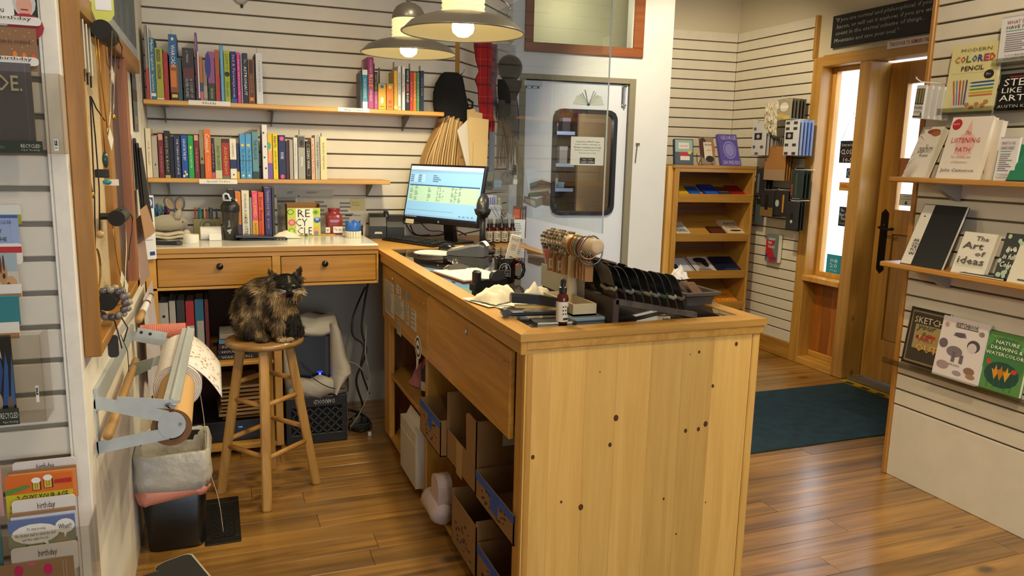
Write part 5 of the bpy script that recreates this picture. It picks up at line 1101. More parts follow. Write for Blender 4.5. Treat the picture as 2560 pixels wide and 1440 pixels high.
# middle pocket
card(-60, 512, 55, 560, 2.1, 'dcdad2', 'divider_tab', 'white rounded tab at the top of the middle card column', [('r', 0, 0, 1, .5, '9ca02c')], r=.008, cat='tab')
card(-60, 538, 52, 640, 2.092, '98aad0', 'greeting_card', 'pale blue lettered card in the middle column', [('r', 0, .93, 1, 1, '3a5a9c'), ('r', .8, 0, .805, .93, '7088b4')], [('OLDER', .7, .83, .3, .08, '3a4a7a'), ('KEY', .5, .62, .2, .1), ('THE', .58, .42, .25, .1), ('COUNTRY...', .42, .2, .75, .1)])
card(-60, 610, 58, 660, 2.084, 'e6e2da', 'divider_tab', 'white tab with a red top line in the middle column', [('r', 0, .55, 1, .85, 'b8262a')], r=.008, cat='tab')
card(-60, 634, 50, 745, 2.076, 'c9c4b0', 'greeting_card', 'card with a brown spotted giraffe in the middle column', [('r', 0, .6, 1, 1, '9fb0b8'), ('e', .8, .3, .18, .2, 'c49a6a'), ('e', .62, .55, .12, .25, 'b88a5a'), ('e', .58, .75, .03, .2, '5a3420'), ('e', .66, .78, .03, .18, '5a3420'), ('e', .75, .3, .05, .06, '5a3420'), ('e', .88, .25, .04, .05, '5a3420'), ('e', .65, .5, .04, .06, '3a2418')])
card(-60, 714, 55, 742, 2.068, 'e6e0d4', 'divider_tab', 'white tab under the giraffe card', [('r', 0, 0, 1, .3, 'b07a4a')], cat='tab')
card(-60, 742, 52, 812, 2.06, '2f7c84', 'greeting_card', 'plain teal card in the middle column', [('r', 0, .97, 1, 1, '59a0a8')])
card(-60, 810, 50, 845, 2.052, 'e2dccf', 'divider_tab', 'white tab under the plain teal card', [('r', 0, 0, 1, .35, 'a8794c')], cat='tab')
card(-60, 843, 42, 1030, 2.044, '2a2a26', 'greeting_card', 'dark photo card with blue pennants at the foot of the middle column', [('p', [(.3, .1), (.62, .8), (.7, .55), (.5, .1)], '2f5fae'), ('p', [(.62, .1), (.8, .8), (.86, .6), (.8, .1)], '3a6fc0'), ('p', [(.85, .1), (.98, .75), (1, .6), (1, .1)], '4a80d0'), ('e', .5, .15, .12, .12, 'c9b8a8'), ('e', .85, .12, .1, .1, '8a7a70'), ('p', [(.58, .78), (.66, .86), (.7, .7)], 'e8e8e8')])
card(-60, 1028, 50, 1060, 2.016, '2a3226', 'brand_strip', 'dark recycled strip on the middle card pocket', [], [('RECYCLED', .78, .6, .42, .34, 'd8d4c4'), ('Paper Greetings', .8, .2, .36, .2, 'b8b4a4')], th=.001, cat='label')
card(88, 965, 99, 1005, 2.016, 'e4e2dc', 'sticker', 'tiny white logo sticker beside the middle pocket', [('r', .15, .45, .85, .55, '1a1a1a'), ('r', .15, .5, .4, .9, '1a1a1a'), ('r', .5, .6, .8, .9, '1a1a1a')], th=.001, cat='sticker')
# bottom pocket
card(30, 1158, 192, 1200, 2.07, 'd8d2cc', 'divider_tab', 'topmost white birthday tab of the bottom pocket', [], [('birthday', .52, .72, .28, .36)], r=.008, cat='tab')
for i in range(4): card(18 + i, 1180 + i * 4, 196 - i, 1240, 2.064 - i * .004, ('a07850', '94704a', 'e09a50', 'd9853a')[i], 'envelope', ('tan envelope behind the beer card, rearmost', 'tan envelope in the middle behind the beer card', 'pale orange card edge just behind the beer card', 'orange card edge against the beer card')[i], cat='envelope', th=.002)
card(10, 1196, 190, 1320, 2.044, 'd86a1c', 'greeting_card', 'orange and yellow birthday card with two beer mugs', [('r', 0, 0, 1, .7, 'c8b81e')] + [('r', .4, .74, .53, .9, '3a2418'), ('r', .41, .75, .51, .89, 'd8b84a'), ('e', .46, .91, .07, .05, 'f0ece0'), ('r', .57, .76, .71, .92, '3a2418'), ('r', .58, .77, .69, .91, 'd8b84a'), ('e', .635, .94, .07, .05, 'f0ece0'), ('p', [(.0, .7), (.0, .78), (.3, .85), (.38, .82), (.3, .78)], '5a8a3a'), ('p', [(.72, .83), (.99, .82), (.99, .9), (.74, .89)], 'b8281c'), ('r', .44, .77, .45, .87, '8a6010'), ('r', .47, .77, .48, .87, '8a6010'), ('r', .61, .79, .62, .89, '8a6010'), ('r', .65, .79, .66, .89, '8a6010')],
     [('2 GUYS YOUR AGE', .55, .63, .76, .11, '15120c', .01), ('GO OUT TO THE BARS', .5, .5, .88, .11, '15120c', .01)])
card(28, 1254, 192, 1300, 2.034, 'ddd6cc', 'divider_tab', 'middle white birthday tab of the bottom pocket', [], [('birthday', .54, .72, .28, .3)], r=.008, cat='tab')
for i in range(3): card(24 + i, 1286 + i * 5, 194, 1340, 2.028 - i * .004, ('a07c56', '98744e', 'c9cbd8')[i], 'envelope', ('brown envelope behind the speech bubble card', 'second brown envelope behind the speech bubble card', 'white envelope edge behind the speech bubble card')[i], cat='envelope', th=.002)
card(18, 1306, 196, 1420, 2.012, '5f6f9c', 'greeting_card', 'photo card of an elderly couple with two speech bubbles', [('r', 0, 0, 1, .78, '8a8a70'), ('r', 0, .1, 1, .4, 'b0a890'), ('e', .55, .4, .09, .16, '4a4638'), ('e', .55, .2, .14, .22, '2f3a2c'), ('e', .8, .5, .1, .16, '9a8a70'), ('e', .8, .22, .14, .26, '6a5a44'), ('r', .24, .1, .28, .55, '3a342c'), ('e', .4, .74, .36, .18, 'e6e2d6'), ('p', [(.5, .58), (.6, .48), (.57, .62)], 'e6e2d6'), ('e', .85, .82, .15, .13, 'e6e2d6'), ('p', [(.82, .72), (.84, .6), (.88, .72)], 'e6e2d6')],
     [('To stay young,', .42, .83, .28, .06), ('the doctor said to exercise and', .4, .74, .6, .06), ('eat the right foods.', .4, .65, .4, .06), ('What?!', .85, .82, .2, .09)])
card(26, 1374, 198, 1420, 2.004, 'ddd6cc', 'divider_tab', 'lowest white birthday tab of the bottom pocket', [], [('birthday', .55, .72, .28, .3)], r=.008, cat='tab')
card(-10, 1418, 196, 1560, 1.996, 'a07e58', 'greeting_card', 'kraft card with bright pink dots at the very bottom', [('e', .28, .9, .06, .08, 'd0306a'), ('e', .66, .87, .06, .08, 'd82a72'), ('e', .45, .98, .05, .03, 'd86a8a'), ('r', .86, 0, .865, .97, 'd8c8a0'), ('r', .9, 0, .905, .99, 'd8c8a0')])
card(-60, 1165, 12, 1290, 2.05, 'c9968c', 'greeting_card', 'pink card cut off by the left edge of the view', [], cat='card')
card(-60, 1285, 10, 1420, 2.02, '3f7c84', 'greeting_card', 'teal card cut off by the left edge near the bottom', [('r', 0, .85, 1, 1, 'dcd6ca')], cat='card')

# ------------------------------------------------------------------ jewellery board and papers on the left wall
XW = XL + .001
jb = thing('jewelry_board', 'shallow oak framed board of hanging jewellery on the left wall', 'board', (XW, 2.15, 1.02))
def jl(mb): mb.M = Matrix.Translation((-XW, -2.15, -1.02)); return mb
XF = -.285
JW = wood('board_oak', 'b5813a', '8f6224', 'z', rough=.4, knots=0, var=.1)
obj('near_stile', jl(MB()).cbox(XW, 2.15, 1.02, XF, 2.178, 2.4, .003), JW, jb)
obj('bottom_rail', jl(MB()).cbox(XW, 2.178, 1.02, XF, 3.3, 1.05, .003), wood('board_oak', 'b5813a', '8f6224', 'y', rough=.4, knots=0, var=.1), jb)
obj('top_rail', jl(MB()).cbox(XW, 2.178, 1.87, XF, 3.85, 1.93, .003), wood('board_oak', 'b5813a', '8f6224', 'y', rough=.4, knots=0, var=.1), jb)
obj('linen_panel', jl(MB()).box(XW, 2.178, 1.05, XW + .006, 2.70, 1.87), mat('cdb892', .9, grain=.2, gs=120), jb)
obj('mullion', jl(MB()).cbox(XW, 2.70, 1.05, XF - .01, 2.80, 1.87, .003), JW, jb)
obj('dark_panel', jl(MB()).box(XW, 2.80, 1.05, XW + .008, 3.2, 1.87), mat('2c3136', .25), jb)
obj('far_stile', jl(MB()).cbox(XW, 3.2, 1.02, XF, 3.27, 1.87, .003), wood('frame_red_oak', '9a623c', '7c4a2a', 'z', rough=.4, knots=0), jb)
pn = MB()
for i in range(26): pn.box(XW + .008, 2.83 + .33 * ((i * 7) % 5) / 5, 1.08 + .028 * i, XW + .0085, 2.86 + .33 * ((i * 7) % 5) / 5 + .05 * (i % 3), 1.092 + .028 * i)
obj('chalk_marks', jl(pn), mat('a9b0b4', .7), jb, kind='stuff')
# picture above
pc = thing('framed_picture', 'blue grey painting with pale lower border above the jewellery board', 'picture', (XW, 2.7, 1.93))
def pcl(mb): mb.M = Matrix.Translation((-XW, -2.7, -1.93)); return mb
obj('canvas', pcl(MB()).box(XW, 2.55, 1.98, XW + .02, 4.0, 2.7), mat('6a7680', .6, grain=.35, gs=7), pc)
obj('caption_strip', pcl(MB()).box(XW, 2.55, 1.935, XW + .022, 4.0, 1.985), mat('b4bcc4', .6, grain=.3, gs=60), pc)
# three bracelet bars
def bar(px, py, y0, L_, r, lab):
    p = at(px, py, y=y0)
    t = thing('jewelry_bar', lab, 'stand', (p.x, y0, p.z))
    obj('bar', MB().tube([(0, 0, 0), (0, L_, 0)], r, 20), mat('2a2723', .7), t, smooth=False)
    obj('end_cap', MB().tube([(0, -.003, 0), (0, 0, 0)], r * .97, 20), mat('171513', .8), t)
    obj('arm', MB().tube([(0, L_ * .5, 0), (XW - p.x, L_ * .5, 0)], .01, 8), mat('1b1815', .5), t)
    return t, p
b1, p1 = bar(254, 74, 2.36, .16, .026, 'uppermost black jewellery bar under the yellow tag')
b2, p2 = bar(291, 546, 2.46, .15, .023, 'middle black jewellery bar draped with fine chains')
b3, p3 = bar(268, 757, 2.36, .12, .024, 'lowest black jewellery bar carrying grey bead bracelets')
# tags, cords, chains
def chain(nm, lab, pts, x, r, col, metal=0.0, pend=None, cat='necklace', grp=None, tg=None):
    t = thing(nm, lab, cat, tuple(at(*pts[0], x=x)), 0, grp); o0 = at(*pts[0], x=x)
    P_ = [at(a, b, x=x) - o0 for a, b in pts]
    obj('cord', MB().tube(P_, r, 5), mat(col, .35 if metal else .7, metal=metal), t, smooth=True)
    e = P_[-1]
    if pend == 'ring': obj('pendant', MB().tube([e + Vector((.0, .07 * math.cos(a), -.055 + .055 * math.sin(a))) for a in [2 * PI * j / 20 for j in range(20)]], .003, 6, closed=True), mat('b08a4a', .3, metal=1.0), t)
    if pend == 'bead': obj('pendant', MB().ball(e + Vector((0, 0, -.012)), .011, 10, 8), mat('b8946a', .4), t, smooth=True)
    if pend == 'stone': obj('pendant', MB().ball(e + Vector((0, 0, -.02)), (.008, .012, .022), 8, 8), mat('2e4644', .2), t, smooth=True)
    if pend == 'drop': obj('pendant', MB().ball(e + Vector((0, 0, -.008)), (.005, .006, .01), 8, 6), mat('c9a45a', .25, metal=1.0), t, smooth=True)
    if tg: obj('price_tag', MB()._add([e + Vector((.004, dy, dz)) for dy, dz in ((-.05, -.01), (0, .016), (.06, -.012), (.005, -.04))], [(0, 1, 2, 3)]), mat('e0dac8', .7), t, solid=.0006)
    return t
chain('cord_necklace', 'black cord necklace hanging nearest the oak frame', [(207, 222), (209, 300), (216, 420), (222, 520)], -.30, .0016, '171412', pend='drop')
chain('cord_necklace', 'second black cord necklace from the frame', [(211, 224), (216, 310), (222, 430), (231, 480)], -.298, .0016, '171412', pend='drop')
chain('cord_necklace', 'long black cord necklace ending in a gold oval ring', [(225, 240), (229, 330), (236, 480), (238, 622)], -.298, .002, '151210', pend='ring')
chain('cord_necklace', 'long black cord necklace ending in a wooden bead', [(228, 242), (238, 340), (248, 470), (249, 575)], -.296, .002, '151210', pend='bead')
chain('cord_necklace', 'forked black cord reaching right toward the gold chains', [(228, 243), (240, 270), (262, 302)], -.29, .002, '151210')
chain('gold_necklace', 'gold chain hanging left under the top bar', [(238, 90), (244, 180), (252, 260), (258, 330), (262, 380)], -.265, .0014, 'b08a40', 1.0, pend='stone')
chain('gold_necklace', 'gold chain in the middle under the top bar', [(245, 98), (252, 190), (262, 270), (268, 320)], -.262, .0014, 'b8924a', 1.0, pend='drop')
chain('gold_necklace', 'brown cord and gold chain under the top bar with a square tag', [(262, 100), (268, 160), (276, 175)], -.26, .0014, '8a5a2a', 0, tg=1)
chain('silver_necklace', 'silver chain falling from the far side of the top bar', [(280, 78), (278, 180), (275, 280), (271, 335)], -.235, .0014, 'c9c4b4', 1.0, tg=1)
chain('silver_necklace', 'thin silver chain beside the first silver chain', [(289, 88), (287, 180), (284, 260), (283, 285)], -.235, .0012, 'b8b4a8', 1.0, pend='drop')
chain('cord_necklace', 'dark brown cord loop right of the top bar', [(292, 92), (305, 118), (304, 140), (296, 160), (297, 172)], -.225, .0018, '3a2418')
chain('gold_necklace', 'gold chain at the left of the middle bar with a white tag', [(281, 562), (286, 610), (294, 660), (301, 690)], p2.x - .012, .0014, 'c0984e', 1.0, tg=1)
chain('silver_necklace', 'long fine chain crossing from the middle bar to the tags', [(303, 530), (314, 560), (316, 620), (313, 690), (311, 712)], p2.x + .012, .0013, 'd8cfae', 1.0, tg=1)
chain('cord_necklace', 'black cord looping off the right of the middle bar', [(300, 524), (320, 525), (331, 545), (330, 580), (324, 620), (322, 650)], p2.x + .01, .0018, '171412')
t = thing('yellow_tag', 'yellow speech bubble tag hanging above the top bar', 'tag', M=Matrix.Translation(at(262, 55, y=2.38)))
obj('tag', MB().prism([(-.02, .0), (-.008, -.012), (.0, -.002), (.014, .004), (.024, .02), (.024, .1), (-.026, .1), (-.03, .03)], 0, .002), mat('b9bf5a', .6), t)
obj('label_patch', MB().box(-.02, -.001, .03, .018, 0, .085), mat('d0d4dc', .6), t)
for i in range(3):
    p = at(198 + i * 9, 50 + i * 12, x=-.3)
    t = thing('earring_card', ('row of white earring cards, nearest the oak stile', 'middle white earring card by the oak stile', 'farthest white earring card by the oak stile')[i], 'card', M=Matrix.Translation((-.3, p.y, p.z - .12)) @ Matrix.Rotation(.5, 4, 'Z'))
    obj('card', MB().box(-.003, -.025, 0, 0, .02, .12), mat('d8d4c4', .7), t)
    obj('earring', MB().tube([(.002, 0, .03), (.003, 0, .0), (.003, .002, -.03)], .0025, 6), mat('3a3630', .3, metal=.6), t)
t = thing('price_tag_cluster', 'white price tags hanging with a teal stone beside the linen panel', 'tag', M=Matrix.Translation(at(268, 455, y=2.5)))
obj('tags', MB().box(-.012, 0, -.01, .03, .001, .008), mat('e2dccb', .7), t)
obj('stone', MB().ball((0, -.004, .0), (.012, .006, .008)), mat('2f8a8c', .25), t, smooth=True)
obj('clasp', MB().cbox(-.03, 0, .012, .006, .01, .036, .002), mat('1b1a19', .5), t)
# grey bead bracelets on the lowest bar
def beads(nm, lab, c, R_, n, r, cols, parent=None, cat='bracelet', M=None, grp=None, ax='y'):
    t = thing(nm, lab, cat, M=M if M is not None else Matrix.Translation(c), group=grp)
    for j in range(n):
        a = 2 * PI * j / n
        obj('bead', BEAD(r), mat(cols[j % len(cols)], .2, spec=.6), t, (R_ * math.cos(a), 0, R_ * math.sin(a)), smooth=True)
    return t
BC = {}
def BEAD(r):
    return MB().ball((0, 0, 0), r, 8, 6)
beads('bead_bracelet', 'grey bead bracelet at the front of the lowest bar', (p3.x + .004, 2.375, p3.z - .006), .039, 13, .0105, ('5a5660', '6f6a72', '4a4650', '8f8a7c'))
beads('bead_bracelet', 'pale bead bracelet behind the grey one on the lowest bar', (p3.x + .008, 2.405, p3.z - .008), .043, 14, .010, ('a89c80', '8c8474', '6c6870'))
t = thing('bead_strands', 'dark strand of beads with a black tassel under the lowest bar', 'necklace', M=Matrix.Translation((p3.x + .01, 2.39, p3.z - .05)))
obj('cords', MB().tube([(.0, 0, 0), (.008, 0, -.04), (.016, 0, -.09)], .002, 5).tube([(.02, 0, 0), (.034, 0, -.03), (.022, 0, -.07)], .002, 5).tube([(.015, 0, -.05), (.03, 0, -.1), (.03, 0, -.16)], .0012, 5), mat('2a1d18', .7), t)
obj('black_tag', MB().prism(rrect(-.02, -.115, .008, -.05, .01), 0, .004), mat('262320', .3), t)
# papers beyond the board
def lsheet(nm, lab, x0, y0, x1, y1, col, x=XW + .006, items=(), cat='paper', th=.0015, flare=0.0):
    a = at(x0, y0, x=x); b_ = at(x1, y1, x=x); w_ = b_.y - a.y; h_ = a.z - b_.z
    t = thing(nm, lab, cat, M=Matrix.Translation((x, a.y, b_.z)) @ Matrix.Rotation(HALF, 4, 'Z'))
    obj('sheet', MB().grid(lambda u, v: (w_ * u, -flare * (1 - v) * (u * .6 + .4), h_ * v), 3, 5), mat(col, .7), t, solid=th)
    if items: art(t, w_, h_, list(items), -.0014)
    return t
lsheet('wall_calendar', 'calendar page with a rocky sea photo beside the board', 326, 130, 347, 330, '6d6f78', items=[('r', 0, .72, 1, 1, 'b0b8d4'), ('p', [(.2, .72), (.4, .86), (.5, .74), (.65, .84), (.8, .72)], '3c4450'), ('r', 0, .4, 1, .55, '4a453e'), ('r', 0, .1, 1, .2, '8a7f70')])
lsheet('wall_calendar', 'white lower page of the calendar beside the board', 329, 335, 350, 470, 'd4d2d6', items=LINES(3, .3, .7, .4, .7, 'a9a8b0'))
lsheet('wall_poster', 'narrow colourful poster farthest along the left wall', 346, 165, 358, 370, 'c4c0c4', items=[('r', 0, .8, 1, .9, 'b03a3a'), ('r', 0, .3, 1, .5, 'a59a84'), ('r', 0, .55, 1, .75, '8a8fa0')])
for i in range(3):
    lsheet('hanging_folder', ('black folder hanging from the left wall, nearest', 'black folder hanging from the left wall, second', 'black folder hanging from the left wall, farthest')[i], 333 + i * 7, 345 + i * 12, 350 + i * 7, 535 + i * 10, '1d1b1e', XW + .012 + i * .008, flare=.03, cat='folder')
lsheet('paper_bag_sheet', 'rosy brown paper sheet hanging low beyond the board', 337, 550, 362, 690, '9a8278', XW + .03, flare=.02)
lsheet('paper_envelope', 'small tan envelope curling out above the rosy sheet', 350, 525, 370, 580, 'a07c5c', XW + .05, flare=.03, cat='envelope')
p = at(362, 487, y=4.0)
t = thing('wall_poster', 'white certificate with a blue round seal by the desk end', 'poster', M=Matrix.Translation((-.31, 3.93, at(375, 648, y=3.95).z)) @ Matrix.Rotation(math.radians(38), 4, 'Z'))
hh = p.z - at(375, 648, y=3.95).z
obj('sheet', MB().box(-.02, 0, 0, .055, .001, hh), mat('d9dade', .7), t)
art(t, .075, hh, [('r', .1, .8, .95, .97, '2c4a86'), ('e', .62, .885, .26, .07, 'd9dade'), ('e', .62, .885, .18, .05, '6a84b4'), ('r', .55, .06, .9, .12, '27407c'), ('r', .2, .3, .8, .31, '9a9ca4'), ('r', .2, .36, .7, .37, '9a9ca4'), ('r', .2, .42, .8, .43, '9a9ca4')], -.0006, x0=-.02)
t = thing('paper_tube', 'white rolled tube with black bands and a wooden tip by the pegs', 'tube', M=Matrix.Identity(4)); q0, q1 = at(347, 800, x=-.24), at(378, 735, x=-.29)
t.location = q0; d_ = q1 - q0
obj('tube', MB().tube([d_ * .22, d_], .012, 12), mat('d6d2d0', .6), t, smooth=True); obj('tip', MB().tube([(0, 0, 0), d_ * .25], .0115, 12), mat('b08a54', .5), t, smooth=True)
for u in (.52, .86): obj('band', MB().tube([d_ * u, d_ * (u + .06)], .0126, 12), BLK, t)
t = thing('shipping_bag', 'translucent white bag hanging on the wall beside the twine', 'bag', M=Matrix.Translation((-.3, 3.42, .52)) @ Matrix.Rotation(HALF, 4, 'Z'))
obj('sheet', MB().grid(lambda u, v: (.5 * u, -.03 * math.sin(u * 9) * (1 - v) - .012, .42 * v), 12, 4), mat('c4bcc0', .7), t, solid=.001)
# ------------------------------------------------------------------ wrapping paper dispenser, bin, register, step stool
DS = mat('b2babb', .45, metal=.15, grain=.08, gs=30)
t = thing('paper_dispenser', 'grey steel wall dispenser holding rolls of wrapping paper', 'dispenser', (XL, 2.25, .73))
def pl(mb): mb.M = Matrix.Translation((-XL, -2.25, -.73)); return mb
def flat(p, q, w_, y, th=.003, m=None):
    p, q = Vector(p), Vector(q); d = (q - p).normalized(); n = Vector((-d[1], d[0])) * w_ / 2
    return [(p[0] + n[0], p[1] + n[1]), (p[0] - n[0], p[1] - n[1]), (q[0] - n[0], q[1] - n[1]), (q[0] + n[0], q[1] + n[1])]
EX, EZ = -.136, .787
near = pl(MB())
near.prism(flat((XL, .872), (EX - .01, .812), .034, 0), 2.247, 2.25); near.prism(flat((XL, .742), (EX - .01, .764), .034, 0), 2.247, 2.25)
near.prism(oval(EX, EZ, .036, .038, 24), 2.2455, 2.25); near.box(XL, 2.247, .72, XL + .004, 2.29, .895)
obj('near_bracket', near, DS, t)
obj('rivet', pl(MB()).tube([(EX + .022, 2.243, EZ + .002), (EX + .022, 2.248, EZ + .002)], .005, 10), STEEL, t)
far = pl(MB()); far.prism(flat((XL, .85), (EX - .01, .80), .034, 0), 3.15, 3.153); far.prism(flat((XL, .72), (EX - .01, .764), .034, 0), 3.15, 3.153); far.prism(oval(EX, EZ, .036, .038, 20), 3.15, 3.153)
obj('far_bracket', far, DS, t)
obj('wall_bar', pl(MB()).hexa([(XL + .001, 2.25, .845), (XL + .012, 2.25, .845), (XL + .012, 3.25, .83), (XL + .001, 3.25, .83), (XL + .001, 2.25, .908), (XL + .012, 2.25, .908), (XL + .012, 3.25, .872), (XL + .001, 3.25, .872)]), DS, t)
link = pl(MB()); link.prism(flat((-.27, .868), (-.135, .846), .026, 0), 2.252, 2.256); link.prism(oval(-.135, .846, .013, .013, 14), 2.252, 2.256)
obj('near_link', link, DS, t)
obj('wing_nut', pl(MB()).tube([(-.15, 2.248, .845), (-.137, 2.245, .85), (-.122, 2.248, .846)], .004, 6).tube([(-.136, 2.24, .846), (-.136, 2.26, .846)], .006, 8), STEEL, t)
lk = pl(MB()); lk.prism(flat((-.29, .874), (-.19, .848), .03, 0), 3.1, 3.104)
lf = obj('far_link', lk, DS, t)
for u in (.15, .45): obj('bolt_hole', pl(MB()).prism(oval(-.29 + .1 * u, .874 - .026 * u, .006, .006, 10), 3.0985, 3.1), BLK, lf)
obj('cutter_bar', pl(MB()).hexa([(-.155, 2.25, .852), (-.112, 2.25, .848), (-.092, 3.15, .856), (-.135, 3.15, .86), (-.155, 2.25, .86), (-.112, 2.25, .856), (-.092, 3.15, .864), (-.135, 3.15, .868)])
    .tube([(-.134, 2.25, .858), (-.114, 3.15, .866)], .006, 8), DS, t)
obj('dowel_rod', pl(MB()).tube([(-.29, 2.2, .79), (-.285, 2.95, .80)], .013, 12), wood('dowel_pine', 'c49a5c', 'a87c40', 'y', rough=.5, knots=0), t, smooth=True)
obj('back_plate', pl(MB()).hexa([(-.30, 2.86, .76), (-.23, 2.86, .79), (-.23, 2.864, .79), (-.30, 2.864, .76), (-.30, 2.86, .81), (-.22, 2.86, .83), (-.22, 2.864, .83), (-.30, 2.864, .81)]), mat('7a8070', .5), t)
# kraft roll and white roll
def ringroll(mb, c, y0, y1, r0, r1, n=36):
    rs = []
    for r, y_ in ((r0, y0), (r1, y0), (r1, y1), (r0, y1)): rs.append([(c[0] + r * math.cos(2 * PI * j / n), y_, c[1] + r * math.sin(2 * PI * j / n)) for j in range(n)])
    return mb.rings(rs, closed=True)
rk = thing('kraft_roll', 'brown kraft paper roll at the front of the wall dispenser', 'roll', (-.138, 2.265, .775))
rm = MB(); rm.M = Matrix.Translation((.138, -2.265, -.775)); ringroll(rm, (-.138, .775), 2.262, 2.66, .038, .053)
obj('paper', rm, mat('d0a669', .7), rk, smooth=False)
rm = MB(); rm.M = Matrix.Translation((.138, -2.265, -.775)); ringroll(rm, (-.138, .775), 2.2615, 2.2635, .036, .0535); obj('end_edge', rm, mat('7c5634', .8), rk)
rm = MB(); rm.M = Matrix.Translation((.138, -2.265, -.775)); ringroll(rm, (-.138, .775), 2.264, 2.66, .034, .038); obj('core', rm, mat('1d1815', .6), rk)
rw = thing('paper_roll', 'white fleck patterned paper roll with its loose end hanging over', 'roll', (-.138, 2.66, .775))
def wl_(): m = MB(); m.M = Matrix.Translation((.138, -2.66, -.775)); return m
WP = mat('e8e1d8', .7, grain=.12, gs=90)
obj('paper', ringroll(wl_(), (-.138, .775), 2.665, 3.12, .04, .075), WP, rw)
for i in range(5): obj('layer_edge', ringroll(wl_(), (-.138, .775), 2.6645 - .0004 * i, 2.666, .046 + i * .0065, .0472 + i * .0065), mat('a3917c', .8), rw)
sh = wl_()
def loose(u, v):
    y_ = 2.68 + .44 * v; L_ = u * .2
    if L_ < .06: a = HALF - L_ / .076; return (-.138 + .0775 * math.cos(a), y_, .775 + .0775 * math.sin(a))
    a = HALF - .06 / .076; s_ = L_ - .06; x0, z0 = -.138 + .0775 * math.cos(a), .775 + .0775 * math.sin(a)
    return (x0 + s_ * .66 - .6 * s_ * s_, y_, z0 - s_ * .55 - 1.6 * s_ * s_)
sh.grid(loose, 14, 3); obj('loose_sheet', sh, WP, rw, solid=.0012, smooth=True)
for k in range(70):
    u, v = R.uniform(.02, .98), R.uniform(.02, .98); q = Vector(loose(u, v)); q2 = Vector(loose(min(u + .02, 1), v)) - q; n_ = Vector((0, 1, 0)).cross(q2).normalized() * -.0012
    if n_.z < 0: n_ = -n_
    if k == 0: fk = wl_()
    d_ = q2.normalized() * .004; e_ = Vector((0, .004, 0))
    fk.poly([q + n_ - d_ - e_, q + n_ + d_ - e_, q + n_ + d_ + e_, q + n_ - d_ + e_])
obj('fleck_print', fk, mat('b0856c', .7), rw, kind='stuff')
tw = thing('twine_spool', 'spool of pink and white baker twine above the dispenser', 'spool', M=Matrix.Translation((-.30, 3.29, .822)))
mb = MB(); prof = []
for i in range(46): x = .005 + i * .0037; prof.append((x, .035 + (.0015 if i % 2 else 0)))
mb.rings([[(x, r * math.cos(2 * PI * j / 24), r * math.sin(2 * PI * j / 24)) for j in range(24)] for x, r in prof]); obj('twine', mb, mat('c87868', .85, grain=.35, gs=260), tw)
obj('core', MB().tube([(-.02, 0, 0), (.0, 0, 0), (.174, 0, 0)], .012, 12), mat('b08a5c', .7), tw)
cable('twine_end', 'loose strand of pale twine hanging down past the bin', [(-.125, 3.29, .80), (-.1, 3.2, .72), (-.07, 2.98, .56), (-.063, 2.93, .4), (-.03, 2.92, .25), (-.018, 2.93, .11)], .0012, 'c8b8a4')
# waste bin with liner
bn = thing('waste_bin', 'black rectangular waste bin with a folded over white liner', 'bin', Matrix.Translation((-.19, 3.15, 0)).translation)
def rr3(hx, hy, r, z, n=5, jit=0.0):
    return [(x + R.uniform(-jit, jit), y_ + R.uniform(-jit, jit), z + R.uniform(-jit, jit) * 1.5) for x, y_ in rrect(-hx, -hy, hx, hy, r, n)]
obj('bin', MB().rings([rr3(.098, .088, .035, 0), rr3(.103, .093, .036, .012), rr3(.125, .155, .045, .40), rr3(.119, .149, .042, .40), rr3(.094, .084, .03, .02)]), mat('121110', .35), bn, smooth=True)
R.seed(41)
LN = mat('b9b4a4', .35, alpha=.93)
def ln(ph):
    rs = []
    for hx, hy, z, j in ((.09, .09, .1, .003), (.1, .114, .26, .003), (.11, .132, .33, .003), (.121, .151, .40, .003), (.126, .156, .418, .004), (.133, .163, .412, .003), (.136, .167, .37, .006), (.137, .168, .32, .006), (.135, .166, .275, .006), (.133, .164, .24, .004)):
        rg = rr3(hx, hy, .048, z, 6, j); rs.append(rg)
    return rs
lr = ln(0)
obj('liner', MB().rings(lr[:-1], caps=False), mat('b8b3a6', .38, bump=.8, gs=24), bn, smooth=True, solid=.0008)
obj('drawstring_hem', MB().rings([lr[-2], [(x * .985, y_ * .985, z + .012 + .014 * math.sin(x * 18)) for x, y_, z in lr[-1]], [(x * .96, y_ * .96, z - .004 + .014 * math.sin(x * 18)) for x, y_, z in lr[-1]]], caps=False), mat('c9826e', .5), bn, smooth=True, solid=.001)
# floor register
rg = thing('floor_register', 'black iron floor register in the boards before the stool', 'grille', (-.088, 3.05, 0.0005))
RW, RL = .136, .43; RM = mat('1d1d1b', .5, metal=.5)
fr = MB()
fr.cbox(0, 0, 0, RW, .05, .005, .002).cbox(0, RL - .05, 0, RW, RL, .005, .002).cbox(0, .05, 0, .024, RL - .05, .005, .002).cbox(RW - .024, .05, 0, RW, RL - .05, .005, .002)
obj('frame', fr, RM, rg)
obj('well', MB().box(.02, .045, .0002, RW - .02, RL - .045, .0012), mat('050505', .9), rg)
for r in range(15):
    y_ = .058 + r * .0218
    obj('cross_bar', MB().box(.022, y_ - .0035, .0012, RW - .022, y_ + .0035, .0042), RM, rg)
    for c in range(4):
        x = .036 + c * .0215 + (.0105 if r % 2 else 0)
        if x < RW - .026: obj('stud', MB().box(x - .0035, y_ + .003, .0012, x + .0035, y_ + .019, .0042), RM, rg)
